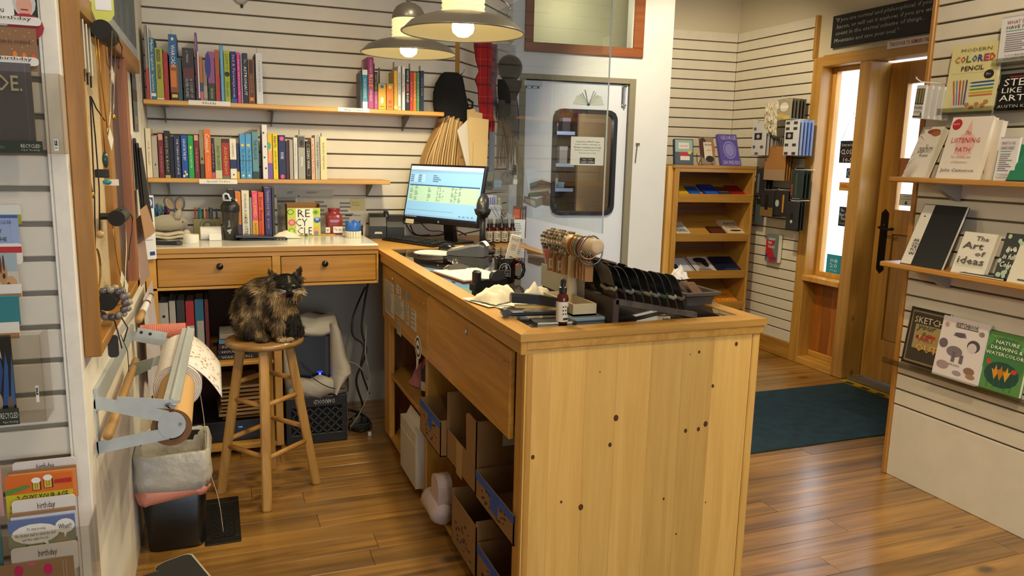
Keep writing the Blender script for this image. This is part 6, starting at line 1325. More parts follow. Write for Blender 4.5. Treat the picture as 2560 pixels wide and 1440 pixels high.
# step stool
ss = thing('step_stool', 'low black topped step stool with a cream rim at the bottom edge', 'stool', (-.19, 2.45, 0))
TP = [(-.128, -.3), (.13, -.3), (.132, .0), (.072, .17), (.06, .178), (.045, .176), (-.01, .15), (-.035, .128), (-.036, .115), (-.026, .105), (-.03, .092), (-.05, .086), (-.075, .078), (-.12, .045)]
obj('rim', MB().prism([(x * 1.025, y_ * 1.02) for x, y_ in TP], .182, .197, 'z'), mat('b8b096', .5), ss)
obj('tread', MB().prism([(x * .965, y_ * .965) for x, y_ in TP], .19, .2, 'z'), mat('1c1d1c', .75, bump=.3, gs=220), ss)
for x, y_ in ((-.105, -.27), (.11, -.27), (.06, .13), (-.1, .03)): obj('leg', MB().rings([[(x + dx * s_, y_ + dy * s_, z) for dx, dy in ((-.014, -.014), (.014, -.014), (.014, .014), (-.014, .014))] for z, s_ in ((0, 1.15), (.185, .9))]), mat('8f8a76', .5), ss)
obj('side_apron', MB().box(-.1, -.27, .13, .1, -.26, .182).box(.08, -.26, .13, .09, .04, .182).box(-.1, -.26, .13, -.09, .03, .182), mat('8f8a76', .5), ss)
# ------------------------------------------------------------------ pendant lamps, acrylic sheet
LM = mat('8a857c', .35, metal=.6); SHADEIN = mat('e6daac', .5)
def glowmat(key, col, s):
    if key in MC: return MC[key]
    m = bpy.data.materials.new(key); m.use_nodes = True; b = m.node_tree.nodes['Principled BSDF']
    b.inputs['Base Color'].default_value = hexc(col) + (1,); b.inputs['Emission Color'].default_value = hexc(col) + (1,); b.inputs['Emission Strength'].default_value = s
    b.inputs['Roughness'].default_value = .4; MC[key] = m; return m
def pendant(x, y, z, lab):
    t = thing('pendant_lamp', lab, 'lamp', (x, y, z))
    n = 48
    obj('shade', MB().lathe([(.232, .0), (.2335, .002), (.231, .004), (.2, .035), (.15, .056), (.1, .068), (.08, .07)], n, caps=False), LM, t, smooth=True)
    obj('shade_lining', MB().lathe([(.23, .001), (.198, .031), (.15, .052), (.1, .064), (.03, .066)], n, caps=False), SHADEIN, t, smooth=True)
    obj('rolled_rim', MB().tube([(.2325 * math.cos(2 * PI * j / n), .2325 * math.sin(2 * PI * j / n), .001) for j in range(n)], .0035, 6, closed=True), LM, t, smooth=True)
    prof = [(.078, .068)]
    for i in range(5): z0 = .07 + i * .0185; prof += [(.077, z0), (.082, z0 + .005), (.082, z0 + .013), (.077, z0 + .0175)]
    obj('ribbed_glass', MB().lathe(prof + [(.076, .165)], 32, caps=False), glowmat('glowing_ribbed_glass', 'ffe9a8', 0.85), t, smooth=True)
    obj('dome_cap', MB().lathe([(.08, .162), (.081, .168), (.076, .195), (.06, .22), (.035, .236), (.012, .242), (.01, .262), (.004, .264)], 32), LM, t, smooth=True)
    obj('cord', MB().tube([(0, 0, .25), (0, 0, 3.09 - z)], .006, 8), mat('9a948a', .5), t)
    bulb = obj('bulb', MB().lathe([(.002, -.016), (.02, -.013), (.038, .001), (.043, .02), (.038, .042), (.018, .062), (.016, .075)], 24), glowmat('lit_bulb', 'fff0c4', 14.0), t, smooth=True)
    d = bpy.data.lights.new('pendant_light', 'SPOT'); d.energy = PEND; d.color = (1, .84, .52); d.shadow_soft_size = .04; d.spot_size = math.radians(168); d.spot_blend = .25
    o = bpy.data.objects.new('pendant_light', d); C.objects.link(o); o.location = (x, y, z - .02)
    return t
PEND = 42
pendant(.905, 2.9, 2.008, 'nearer grey metal pendant lamp with ribbed glowing collar')
pendant(.92, 3.84, 2.037, 'farther grey metal pendant lamp with ribbed glowing collar')
t = thing('acrylic_shield', 'hanging clear acrylic shield along the customer edge of the counter', 'shield', (1.5, 2.835, 1.242))
obj('sheet', MB().box(0, 0, 0, .005, 1.35, 1.1), glassmat('shield_acrylic', 'f3f6f6', 1.45, boost=.65), t)
obj('edge_strip', MB().box(-.0005, -.001, 0, .0055, .0008, 1.1), mat('c3cdc8', .2, alpha=.8), t)
for y_ in (.07, 1.2):
    obj('hook', MB().tube([(.002 + .0, y_, 1.06), (.02, y_, 1.07), (.022, y_, 1.1), (.0, y_ - .01, 1.115), (-.014, y_, 1.13), (-.008, y_, 1.15), (.003, y_, 1.155)], .004, 6).tube([(.003, y_, 1.15), (.003, y_, 3.09 - 1.242)], .0015, 5), CHROME, t, smooth=True)
# ------------------------------------------------------------------ bags on the back wall
def mwall(px, py, yp): return at(px, py, y=yp)
p = mwall(1130, 190, 4.6)
t = thing('tote_bags', 'bunch of black cloth tote bags hanging from a hook above the till', 'bag', (p.x, 4.6, p.z))
def drape(seed, prof, depth, folds, amp, nv=14, nu=26):
    """hanging cloth bundle: prof = (left, right, z) rows"""
    rr = random.Random(seed); ph = rr.random() * 6; rs = []
    for i, (xl, xr, z) in enumerate(prof):
        ring = []; c = (xl + xr) / 2; hw = (xr - xl) / 2
        for j in range(nu):
            a = 2 * PI * j / nu; k = 1 + amp * math.sin(folds * a + ph + i * .35) * (.3 + .7 * i / len(prof))
            ring.append((c + hw * k * math.cos(a), depth * (.5 + .5 * i / len(prof)) * k * math.sin(a), z))
        rs.append(ring)
    return MB().rings(rs)
CL = mat('0f0f11', .9, bump=.2, gs=90)
obj('cloth', drape(3, [(-.05, .04, .02), (-.075, .065, -.0), (-.105, .075, -.05), (-.115, .085, -.1), (-.115, .1, -.17), (-.11, .115, -.21), (-.085, .12, -.245), (-.02, .115, -.285), (.05, .11, -.32)], .05, 7, .13), CL, t, smooth=True)
obj('strap', MB().tube([(-.1, -.02, -.15), (-.118, -.025, -.2), (-.1, -.03, -.235), (-.08, -.02, -.23)], .004, 6), CL, t, smooth=True)
obj('strap', MB().tube([(.1, 0, -.13), (.13, -.01, -.15), (.128, -.01, -.18), (.105, 0, -.19)], .007, 6), CL, t, smooth=True)
obj('hook', MB().tube([(.045, .075, .02), (.05, .02, .0), (.06, -.03, .02), (.066, -.04, .04)], .003, 6), CHROME, t)
# kraft bags fanned behind the monitor
p0 = mwall(1105, 416, 4.5)
fan = [(1060, 1104), (1066, 1108), (1072, 1112), (1078, 1115), (1084, 1119), (1090, 1122), (1096, 1126), (1102, 1130), (1109, 1134), (1116, 1138), (1122, 1142), (1128, 1146), (1134, 1150), (1141, 1154), (1148, 1158)]
for i, (xb, xt) in enumerate(fan):
    yp = 4.52 + .006 * math.sin(i); tp = 288 + abs(i - 7) * 1.5 + (6 if i % 3 else 0); b_ = mwall(xb, 425, yp); q = mwall(xt - 3, tp + (20 if i < 2 else 0), yp)
    t = thing('paper_bag', ('kraft paper bag in the fan behind the monitor, outermost on the left', 'kraft paper bag second from the left of the fan', 'kraft paper bag at the right end of the fan')[0 if i == 0 else 1 if i == 1 else 2] if i in (0, 1, 14) else ('third', 'fourth', 'fifth', 'sixth', 'seventh', 'eighth', 'ninth', 'tenth', 'eleventh', 'twelfth', 'thirteenth', 'fourteenth')[i - 2] + ' kraft paper bag from the left in the fan behind the monitor', 'bag', (b_.x, yp, b_.z), 0, 'fanned kraft paper bags')
    w0 = .009; zt = q.z - b_.z; dx = q.x - b_.x; th = .13
    col = ('b5905a', 'c2a06c', 'a98450', 'cbb083')[i % 4]
    obj('bag', MB().rings([[(dx * u + bow - w0 / 2, 0, zt * u), (dx * u + bow + w0 / 2, -.002, zt * u), (dx * u + bow + w0 / 2 + .004, th, zt * u), (dx * u + bow - w0 / 2, th, zt * u)] for u, bow in ((0, 0), (.3, -.012 * (1 - i / 14)), (.6, -.012 * (1 - i / 14)), (.85, -.004), (1, 0))]), mat(col, .85), t)
def flatbag(nm, lab, pts, yp, col, th=.004, texts=()):
    P_ = [mwall(a, b, yp) for a, b in pts]; o = P_[0]
    t = thing(nm, lab, 'bag', (o.x, yp, o.z))
    obj('bag', MB().prism([(q.x - o.x, q.z - o.z) for q in P_], 0, th), mat(col, .8), t)
    obj('fold_line', MB().box(.01, -.0008, .01, .0115, 0, .2), mat('8f7448', .8), t) if texts == 'fold' else None
    return t
tb = flatbag('paper_bag', 'printed brown paper bag glimpsed left of the white sleeve', [(1146, 430), (1145, 330), (1168, 318), (1172, 430)], 4.47, '9a7444')
text('rk C', tb, .03, .09, .04, .022, mat('3a2a18', .7), y=-.002)
flatbag('paper_bag', 'tall tan paper bag at the back right of the bag stack', [(1168, 440), (1168, 274), (1186, 272), (1190, 280), (1206, 283), (1206, 440)], 4.45, 'c2a474')
flatbag('paper_sleeve', 'white paper sleeve folded open between the tan bags', [(1172, 440), (1143, 326), (1150, 318), (1170, 298), (1180, 440)], 4.43, 'cfc8bc')
flatbag('paper_bag', 'wide tan flat paper bag in front right behind the monitor', [(1177, 440), (1170, 300), (1172, 292), (1222, 299), (1216, 440)], 4.41, 'cdb07c', texts='fold')
# scarves and hats hanging by the wing
def wool(nm, c): return mat(c, .95, bump=.35, gs=140, sheen=.3)
def tartan():
    m = bpy.data.materials.new('red_tartan'); m.use_nodes = True; nt = m.node_tree; N = nt.nodes; L = nt.links; b = N['Principled BSDF']; b.inputs['Roughness'].default_value = .9
    tc = N.new('ShaderNodeTexCoord'); cur = None
    for ax, sc_, off, wd, c in ((0, 14, .2, .03, 'c8685c'), (2, 9, .3, .025, 'c8685c'), (0, 14, .6, .12, '1c1f2c'), (2, 9, .7, .1, '1c1f2c')):
        sp = N.new('ShaderNodeSeparateXYZ'); L.new(tc.outputs['Object'], sp.inputs[0])
        mu = N.new('ShaderNodeMath'); mu.operation = 'MULTIPLY_ADD'; mu.inputs[1].default_value = sc_; mu.inputs[2].default_value = off; L.new(sp.outputs[ax], mu.inputs[0])
        fr = N.new('ShaderNodeMath'); fr.operation = 'FRACT'; L.new(mu.outputs[0], fr.inputs[0])
        lt = N.new('ShaderNodeMath'); lt.operation = 'LESS_THAN'; lt.inputs[1].default_value = wd; L.new(fr.outputs[0], lt.inputs[0])
        hf = N.new('ShaderNodeMath'); hf.operation = 'MULTIPLY'; hf.inputs[1].default_value = .6; L.new(lt.outputs[0], hf.inputs[0])
        mx = N.new('ShaderNodeMix'); mx.data_type = 'RGBA'; L.new(hf.outputs[0], mx.inputs[0]); mx.inputs[7].default_value = hexc(c) + (1,)
        if cur: L.new(cur, mx.inputs[6])
        else: mx.inputs[6].default_value = hexc('a81c20') + (1,)
        cur = mx.outputs[2]
    L.new(cur, b.inputs['Base Color']); return m
def fringe(t, x0, x1, z, ln_, n, col, y_=0.0):
    f = MB(); rr = random.Random(n)
    for i in range(n):
        x = x0 + (x1 - x0) * i / (n - 1); dx = rr.uniform(-.008, .008)
        f.tube([(x, y_ + rr.uniform(-.008, .008), z + .012), (x + dx * .5, y_, z - ln_ * .5), (x + dx, y_ + rr.uniform(-.006, .006), z - ln_ * rr.uniform(.8, 1.1))], [.0032, .0026, .0012], 5)
    obj('fringe', f, mat(col, .95), t, kind='stuff')
YH = 4.66
def hang(nm, lab, cat, rows, m, yp, seed, depth, folds=4, amp=.1, fr=None):
    """rows of (left px, right px, py)"""
    o = at((rows[0][0] + rows[0][1]) / 2, rows[0][2], y=yp); t = thing(nm, lab, cat, (o.x, yp, o.z))
    prof = []
    for a, b, py in rows: pa, pb = at(a, py, y=yp), at(b, py, y=yp); prof.append((pa.x - o.x, pb.x - o.x, pa.z - o.z))
    obj('cloth', drape(seed, prof, depth, folds, amp), m, t, smooth=True)
    if fr: fringe(t, prof[-1][0], prof[-1][1], prof[-1][2], fr[0], fr[1], fr[2])
    return t
hang('scarf', 'bright red tartan scarf knotted and hanging by the bags', 'scarf', [(1182, 1228, 88), (1184, 1230, 120), (1188, 1230, 150), (1196, 1226, 178), (1186, 1222, 200), (1194, 1228, 222), (1196, 1230, 260), (1200, 1232, 290), (1210, 1236, 310)], tartan(), 4.62, 4, .035, 5, .12, (.09, 16, 'a82028'))
hang('scarf', 'grey and pink tartan scarf behind the red one', 'scarf', [(1226, 1244, 110), (1226, 1246, 150), (1224, 1244, 180), (1222, 1240, 205), (1226, 1242, 240), (1228, 1244, 262)], mat('8c6c70', .95, grain=.5, gs=26, bump=.3), 4.74, 6, .03, 4, .1, (.09, 12, '8a807e'))
hang('scarf', 'long grey fringed scarf hanging below the dark cap', 'scarf', [(1246, 1290, 250), (1246, 1292, 280), (1245, 1294, 310), (1243, 1294, 340)], wool('grey', '57544d'), 4.70, 8, .04, 6, .12, (.2, 34, '7a766a'))
hang('scarf', 'narrow blue and orange patterned scarf at the right of the rack', 'scarf', [(1284, 1292, 240), (1284, 1296, 270), (1286, 1298, 300), (1288, 1296, 350)], mat('4a4a80', .9, grain=.5, gs=30), 4.76, 9, .02)
c_ = at(1275, 168, y=4.72)
t = thing('felt_hat', 'dark grey round felt hat hanging beside the red scarf', 'hat', (c_.x, 4.72, c_.z))
mb = MB(); mb.rings([[(.082 * s_ * math.cos(a), dy, .078 * s_ * math.sin(a) * (1.0 if math.sin(a) > 0 else 1.25)) for a in [2 * PI * j / 24 for j in range(24)]] for s_, dy in ((.05, -.06), (.4, -.058), (.75, -.045), (.95, -.02), (1, .0), (.9, .02))])
obj('crown', mb, wool('g', '34332f'), t, smooth=True)
t = hang('knit_hood', 'dark charcoal and rust knit hood below the felt hat', 'hat', [(1244, 1304, 198), (1244, 1302, 215), (1244, 1296, 230), (1246, 1288, 246), (1250, 1282, 258)], mat('2f2a28', .95, grain=.3, gs=20, bump=.4), 4.715, 12, .045, 5, .06)
t = thing('hanger_bags', 'clear plastic sleeves on hooks above the felt hat', 'packaging', tuple(at(1268, 135, y=4.72)))
obj('sleeve', MB().grid(lambda u, v: (-.07 + .13 * u, .01 * math.sin(9 * u), .06 - .12 * v), 8, 3), mat('b9bcc0', .15, alpha=.4), t, solid=.001)
obj('hook', MB().tube([(0, .1, .05), (0, 0, .05), (0, -.08, .06), (.01, -.09, .075)], .003, 6), CHROME, t)
t = thing('grey_panel_strip', 'upright grey blue card edge behind the bags and scarves', 'card', tuple(at(1228, 470, y=4.6)))
zz = at(1228, 330, y=4.6).z - at(1228, 470, y=4.6).z
obj('card', MB().box(-.018, 0, 0, .018, .01, zz), mat('7f8790', .4), t)
# small things below the hats
def pk(nm, lab, x0, y0, x1, y1, yp, col, items=(), cat='packet', alpha=1.0):
    a, b_ = at(x0, y0, y=yp), at(x1, y1, y=yp); w_, h_ = b_.x - a.x, a.z - b_.z
    t = thing(nm, lab, cat, (a.x, yp, b_.z)); obj('pack', MB().cbox(0, 0, 0, w_, .012, h_, .003), mat(col, .35, alpha=alpha), t)
    if items: art(t, w_, h_, list(items), -.0008)
    return t
pk('round_ornament', 'grey disc ornament in clear packet under the grey scarf', 1252, 425, 1286, 462, 4.66, 'b5b2aa', [('e', .5, .5, .42, .42, '77746c'), ('e', .5, .5, .36, .36, '98948a'), ('r', .47, .5, .53, .75, '5a574f')], alpha=.6)
pk('small_packet', 'olive photo packet right of the monitor top corner', 1216, 430, 1232, 475, 4.5, '5a5f4a', [('r', 0, .5, 1, 1, '8a8f78'), ('r', .2, .2, .8, .4, '3a3d30')])
pk('small_packet', 'pale blue packet beside the olive packet', 1234, 450, 1254, 470, 4.55, 'a5c0d8')
pk('blue_packet', 'white and blue striped packet behind the scanner', 1218, 488, 1242, 540, 4.5, 'b8bcd4', [('r', .1 + .2 * i, .2, .2 + .2 * i, .9, '5a62a8') for i in range(4)])
pk('white_pamphlet', 'sheaf of white pamphlets leaning right of the scanner', 1222, 512, 1252, 560, 4.42, 'c0c8d4', [('p', [(.1, .9), (.2, .9), (.95, .1), (.8, .1)], '8a94a8'), ('p', [(.4, .9), (.5, .9), (1, .3), (.95, .2)], '8a94a8')])
pk('key_charm', 'small dark metal charm hanging below the grey scarf', 1282, 412, 1292, 438, 4.62, '4a4a4c', [('e', .5, .4, .4, .35, '2a2a2c')])
pk('white_tag', 'small white price tag under the dark metal charm', 1284, 448, 1294, 462, 4.62, 'dfe0e2')
t = thing('display_ledge', 'small glass ledge under the hanging ornaments', 'shelf', tuple(at(1216, 480, y=4.6)))
obj('ledge', MB().box(0, 0, 0, .17, .12, .006), mat('b8bcb8', .2, alpha=.7), t)
# ------------------------------------------------------------------ display books: front covers to the room
def lat(M, px, py, x=None, y=None, z=None):
    """where the sight line through a photo pixel meets a plane of the frame M"""
    Mi = M.inverted(); e = Mi @ EYE; d = Mi.to_3x3() @ ray(px, py)
    i, v = (0, x) if x is not None else (1, y) if y is not None else (2, z)
    return e + d * ((v - e[i]) / d[i])
def face_book(M, bl, br, tl, yf, thick, col, lab, items=(), texts=(), z0=None, grp=None, nm='book', cat='book', soft=False):
    o = lat(M, *bl, y=yf); r = lat(M, *br, y=yf); o.z = o.z if z0 is None else z0
    T = lat(M, *tl, x=o.x); lean = max(0.0, min(1.25, math.atan2(T.y - o.y, T.z - o.z))); h = math.hypot(T.y - o.y, T.z - o.z); w_ = r.x - o.x
    b = thing(nm, lab, cat, M=M @ Matrix.Translation(o + Vector((0, 0, .0005))) @ Matrix.Rotation(-lean, 4, 'X'), group=grp)
    e = .0015
    obj('cover', MB().box(0, 0, 0, w_, e, h).box(0, e, 0, e, thick, h).box(0, thick - e, 0, w_, thick, h), mat(col, .4, spec=.4), b)
    if thick > .005: obj('pages', MB().box(e, e, .002, w_ - .003, thick - e, h - .002), PAGE, b)
    if items: art(b, w_, h, list(items), -.0005, 'cover_print')
    for tx in texts:
        s, x, z, ww, hh, c = tx[:6]
        text(s, b, x * w_, z * h, ww * w_, hh * h, mat(c, .5), y=-.005, rot=tx[6] if len(tx) > 6 else 0, name='title_lettering', bold=.012 if len(tx) > 7 else 0, shear=.25 if len(tx) > 8 else 0)
    return b, w_, h
PM = Tz(XP, 0, 0, -90)
def pshelf(z, lab):
    s = thing('partition_shelf', lab, 'shelf', M=PM @ Matrix.Translation((-2.755, 0, z)))
    obj('board', MB().cbox(0, -.195, -.024, 3.2, -.001, 0, .005), wood('honey_shelf', 'c48f48', 'a5712f', 'x', rough=.3, knots=0), s)
    for x in (.22, 1.3): obj('bracket', MB().prism([(-.001, -.024), (-.16, -.024), (-.16, -.034), (-.02, -.1), (-.001, -.1)], x - .015, x + .015, 'x'), mat('9a958a', .4, metal=.3), s)
pshelf(1.5, 'upper honey coloured shelf on the right partition'); pshelf(1.101, 'lower honey coloured shelf on the right partition')
BKS = 'display books on the right partition'
R.seed(9)
pcs = [('p', [(a, b), (a + .03, b), (c, d)], k) for a, b, c, d, k in ((.0, .05, .35, .3, '8a2a2a'), (.08, .02, .4, .3, 'b8642a'), (.16, .01, .45, .28, '6a3a4a'), (.25, .0, .5, .26, '2a2a34'), (.34, .0, .55, .25, 'a83a2a'), (.44, .0, .6, .26, 'c89a4a'), (.0, .25, .28, .4, '3a3a5a'), (.0, .4, .26, .5, 'b84a3a'), (.0, .55, .28, .58, '7a4a2a'), (.02, .7, .3, .66, 'c8743a'), (.05, .82, .35, .72, '4a2a3a'), (.0, .15, .3, .36, '5a6a7a'))]
face_book(PM, (2255, 437), (2307, 440), (2309, 318), -.15, .035, 'dcd4c8', 'book with pencils fanned round the title, leftmost on the upper shelf', pcs + [('e', .62, .9, .3, .05, '8a4a2a'), ('e', .75, .86, .2, .05, 'a85a34')], [('the', .6, .63, .12, .04, '3a3430'), ('CREATIVITY', .6, .53, .66, .11, '2a2422'), ('Project', .62, .42, .4, .06, '3a3430', 0, 1, 1)], 1.5)
LB = [('p', [(.5, .95), (.28, .4), (.72, .4)], 'e2b0a8'), ('e', .5, .55, .24, .2, 'e0b8b0'), ('e', .16, .88, .12, .09, 'b8242c')]
LT = [('ARTIST\'S', .16, .88, .15, .03, 'e8dcd8'), ('The', .52, .74, .14, .06, 'c0655a', 0, 1, 1), ('LISTENING', .5, .62, .7, .075, 'c03a3a'), ('PATH', .5, .47, .36, .07, 'c03a3a'), ('The Creative Art', .5, .35, .5, .04, 'b86a62'), ('of Attention', .5, .27, .4, .035, 'b86a62'), ('Julia Cameron', .5, .13, .82, .07, '3a3230')]
face_book(PM, (2440, 449), (2474, 450), (2474, 301), -.105, .03, 'ddd0c4', 'second copy of the white and red art book, half hidden behind the first', [], [('G', -.05, .62, .16, .07, 'c03a3a'), ('eron', .2, .13, .6, .06, '3a3230')], 1.5)
face_book(PM, (2338, 440), (2437.5, 447), (2384, 294), -.15, .03, 'e2d8cc', 'white book with red listening title standing on the upper shelf', LB, LT, 1.5)
WD = [('r', 0, .97, 1, 1, 'b8b2c8'), ('r', .12, .66, .6, .68, '5a9aa0'), ('r', .6, .66, .7, .68, 'c8a04a')] + LINES(9, .14, .84, .2, .62, '8a8690')
WT = [('WHAT DO WE', .5, .86, .7, .07, '8a2a44'), ('HAVE HERE?', .5, .75, .7, .07, '2a2430'), ('12 DOUBLE ENDED', .48, .14, .6, .04, '4a4650'), ('COLORED PENCILS', .48, .07, .66, .04, '2a2430')]
face_book(PM, (2482, 448), (2530, 451), (2503, 343), -.15, .012, 'dcdadc', 'small white pencil leaflet on the upper shelf, left of the green book', WD, WT, 1.5, nm='leaflet', cat='leaflet')
face_book(PM, (2514, 449), (2620, 456), (2554, 362), -.165, .02, '2a7a5a', 'green book with a cloud headed figure at the right edge', [('e', .75, .72, .34, .16, 'd8ccd0'), ('e', .7, .5, .26, .1, '4a90b0'), ('r', .55, .2, .9, .48, '4a90b0'), ('r', 0, 0, 1, .03, '1a1a1a')], [], 1.5)
# notebook row
nb, nw, nh = face_book(PM, (2250, 651), (2353.5, 668), (2312, 510), -.165, .018, '141518', 'large black notebook with a white strip, leftmost on the lower shelf', [('r', .01, .01, .27, .99, 'd8d2c8'), ('p', [(.1, .8), (.13, .815), (.16, .8), (.13, .785)], '22201e')], [(s, .19, .40 - .055 * i, .15, .045, '15120f', 0, 1) for i, s in enumerate(('AR', 'CH', 'TE', 'TU', 'W'))], 1.101, nm='notebook', cat='notebook')
face_book(PM, (2377, 668), (2458.7, 679.6), (2413.8, 578.5), -.165, .024, 'd8d2c6', 'white book with grey engraved letters about ideas on the lower shelf', [('r', .08, .17, .92, .174, '6a665e')], [('The', .62, .86, .38, .11, '4a4640', 0, 1), ('Art', .42, .68, .62, .16, '4a4640', 0, 1), ('of', .7, .5, .3, .12, '4a4640', 0, 1), ('ideas', .5, .32, .8, .17, '4a4640', 0, 1), ('Creative Thinking for Work and Life', .5, .21, .85, .03, '5a564e')], 1.101)
R.seed(4)
leaf = [('e', R.random(), R.random(), .09, .05, 'a9c0a8') for _ in range(16)]
face_book(PM, (2482.6, 684), (2535, 695), (2518, 582), -.17, .016, '17191a', 'black patterned notebook lettered live in full color', leaf, [('live', .5, .66, .5, .1, 'eceadf', 0, 1, 1), ('in full', .48, .5, .6, .11, 'eceadf', 0, 1, 1), ('Color', .5, .33, .7, .12, 'eceadf', 0, 1, 1)], 1.101, nm='notebook', cat='notebook')
face_book(PM, (2516, 699), (2600, 712), (2557, 597), -.185, .02, 'd4cdbb', 'cream notebook at the right edge of the lower shelf', [('r', .3, .06, .62, .1, '4a463e'), ('r', .4, .3, .6, .302, '8a867c'), ('e', .5, .62, .12, .05, 'c0b8a4')], [], 1.101, nm='notebook', cat='notebook')
p = lat(PM, 2455, 693, z=1.102)
t = thing('patterned_booklet', 'black and white patterned booklet lying flat on the lower shelf', 'booklet', M=PM @ Matrix.Translation((p.x - .1, -.19, 1.1015)))
obj('cover', MB().box(0, 0, 0, .2, .12, .008), mat('1a1a1c', .5), t); obj('pages', MB().box(.001, -.001, .002, .199, 0, .006), PAGE, t)
obj('top_print', MB().poly([(.02, .01, .0084), (.08, .02, .0084), (.05, .1, .0084)]).poly([(.1, .02, .0084), (.18, .03, .0084), (.13, .08, .0084)]), mat('b9c0b4', .5), t, kind='stuff')
# clear ledges with the upper covers
def ledge(x0, x1, z, dp, lab):
    t = thing('acrylic_ledge', lab, 'ledge', M=PM @ Matrix.Translation((x0, 0, z)))
    obj('ledge', MB().box(0, -dp, 0, x1 - x0, -.001, .003).box(0, -dp, .003, x1 - x0, -dp + .003, .03), glassmat('ledge_acrylic', 'e6e6e2', 1.45), t)
mb_, mw, mh = face_book(PM, (2355, 282), (2476, 279), (2384, 117), -.062, .016, 'd8cf98', 'pale yellow colored pencil book in the upper clear ledge', [('r', .07, .57, .9, .575, 'a89c5a')] + [('p', [(.48, z), (.54, z + .012), (.97, z + .02), (.97, z - .005), (.54, z - .012)], c) for z, c in ((.42, '2a4a8a'), (.37, '2a6aa0'), (.32, '5a8a3a'), (.27, 'c8a02a'), (.23, 'c06a3a'))]
          + [('e', .84, .53, .1, .065, '22242a'), ('e', .33, .18, .18, .16, 'd8d4c0'), ('e', .33, .17, .16, .14, 'c4c4b4'), ('r', .17, .28, .49, .34, 'd0ccb8')] + [('p', [(.22 + i * .05, .1), (.25 + i * .05, .1), (.16 + i * .07, .46), (.14 + i * .07, .48), (.13 + i * .07, .46)], c) for i, c in enumerate(('b85a3a', '6a8ab0', 'c03a3a', '8a6a4a', '4a3a6a'))] + [('e', x, z, .05, .03, 'b07a4a') for x, z in ((.5, .1), (.6, .06), (.7, .1), (.82, .08), (.88, .13))],
          [('MODERN', .52, .91, .62, .05, '6a6440'), ('PENCIL', .5, .64, .46, .07, '22201a', 0, 1), ('75+', .84, .53, .1, .03, 'e0d8a0')], None)
for i, (ch, c) in enumerate(zip('COLORED', ('b8862a', 'c8562a', '3a7a3a', '2a6a9a', '2a3a8a', 'a83a6a', 'c0342a'))):
    text(ch, mb_, (.16 + i * .118) * mw, .78 * mh, .105 * mw, .1 * mh, mat(c, .5), y=-.0052, bold=.02, name='title_lettering')
z = lat(PM, 2416, 283, y=-.065).z; ledge(-2.66, -2.12, z - .004, .068, 'clear acrylic ledge holding the yellow and black covers')
face_book(PM, (2487, 277), (2606, 279), (2503, 187), -.062, .014, '141416', 'black book with hand lettered white title on artists', [('r', .2, .9, .5, .93, 'a02a3a')], [('STEAL', .5, .76, .76, .2, 'eceae4'), ('LIKE AN', .5, .54, .8, .14, 'eceae4'), ('ARTIST', .52, .33, .9, .17, 'eceae4'), ('AUSTIN KLEON', .5, .1, .9, .08, 'eceae4')], None)
face_book(PM, (2492.6, 158), (2600, 157), (2506.6, 44), -.062, .012, 'dcdadc', 'white pencil leaflet at the very top right', WD, WT, None, nm='leaflet', cat='leaflet')
ledge(-2.4, -2.0, lat(PM, 2520, 160, y=-.065).z - .004, .068, 'clear acrylic ledge at the top right of the partition')
# pen sets on a hook
p0 = lat(PM, 2280, 296, y=-.17); p1 = lat(PM, 2313, 211, y=-.17)
for i in range(5):
    t = thing('pen_set', ('frontmost white modern script pen set on the hook', 'second pen set back on the hook', 'third pen set back on the hook', 'fourth pen set back on the hook', 'pen set nearest the partition on the hook')[i], 'pen set', M=PM @ Matrix.Translation((p0.x + .003 * i, -.17 + i * .034, p0.z - .001 * i)) @ Matrix.Rotation(.06, 4, 'Y'), group='pen sets on the hook')
    w_, h_ = p1.x - p0.x, p1.z - p0.z
    obj('card', MB().cbox(0, 0, 0, w_, .012, h_, .001), mat('d6d2cc', .5), t)
    if i == 0:
        art(t, w_, h_, [('r', .06, .42, .94, .9, '4a463c'), ('r', .14, .46, .3, .88, '8a845c'), ('r', .42, .46, .58, .88, '8a845c'), ('r', .7, .46, .86, .88, '8a845c'), ('r', .0, .04, 1, .08, '2a2826'), ('p', [(.75, .1), (.95, .1), (.85, .22)], '2a2826')], -.0006, 'card_print')
        text('MODERN', t, .5 * w_, .33 * h_, .86 * w_, .09 * h_, y=-.003); text('script', t, .45 * w_, .2 * h_, .7 * w_, .1 * h_, y=-.003, shear=.3)
    else: obj('pattern', MB().box(w_, .001, .1 * h_, w_ + .0005, .011, .9 * h_), mat('b4b0a8', .6), t)
t = thing('peg_hook', 'white peg hook carrying the script pen sets', 'hook', M=PM @ Matrix.Translation((p0.x + .03, 0, p1.z + .012)))
obj('hook', MB().tube([(0, 0, 0), (0, -.17, 0), (0, -.2, .012), (0, -.205, .02)], .003, 6), mat('d8d4cc', .4), t)
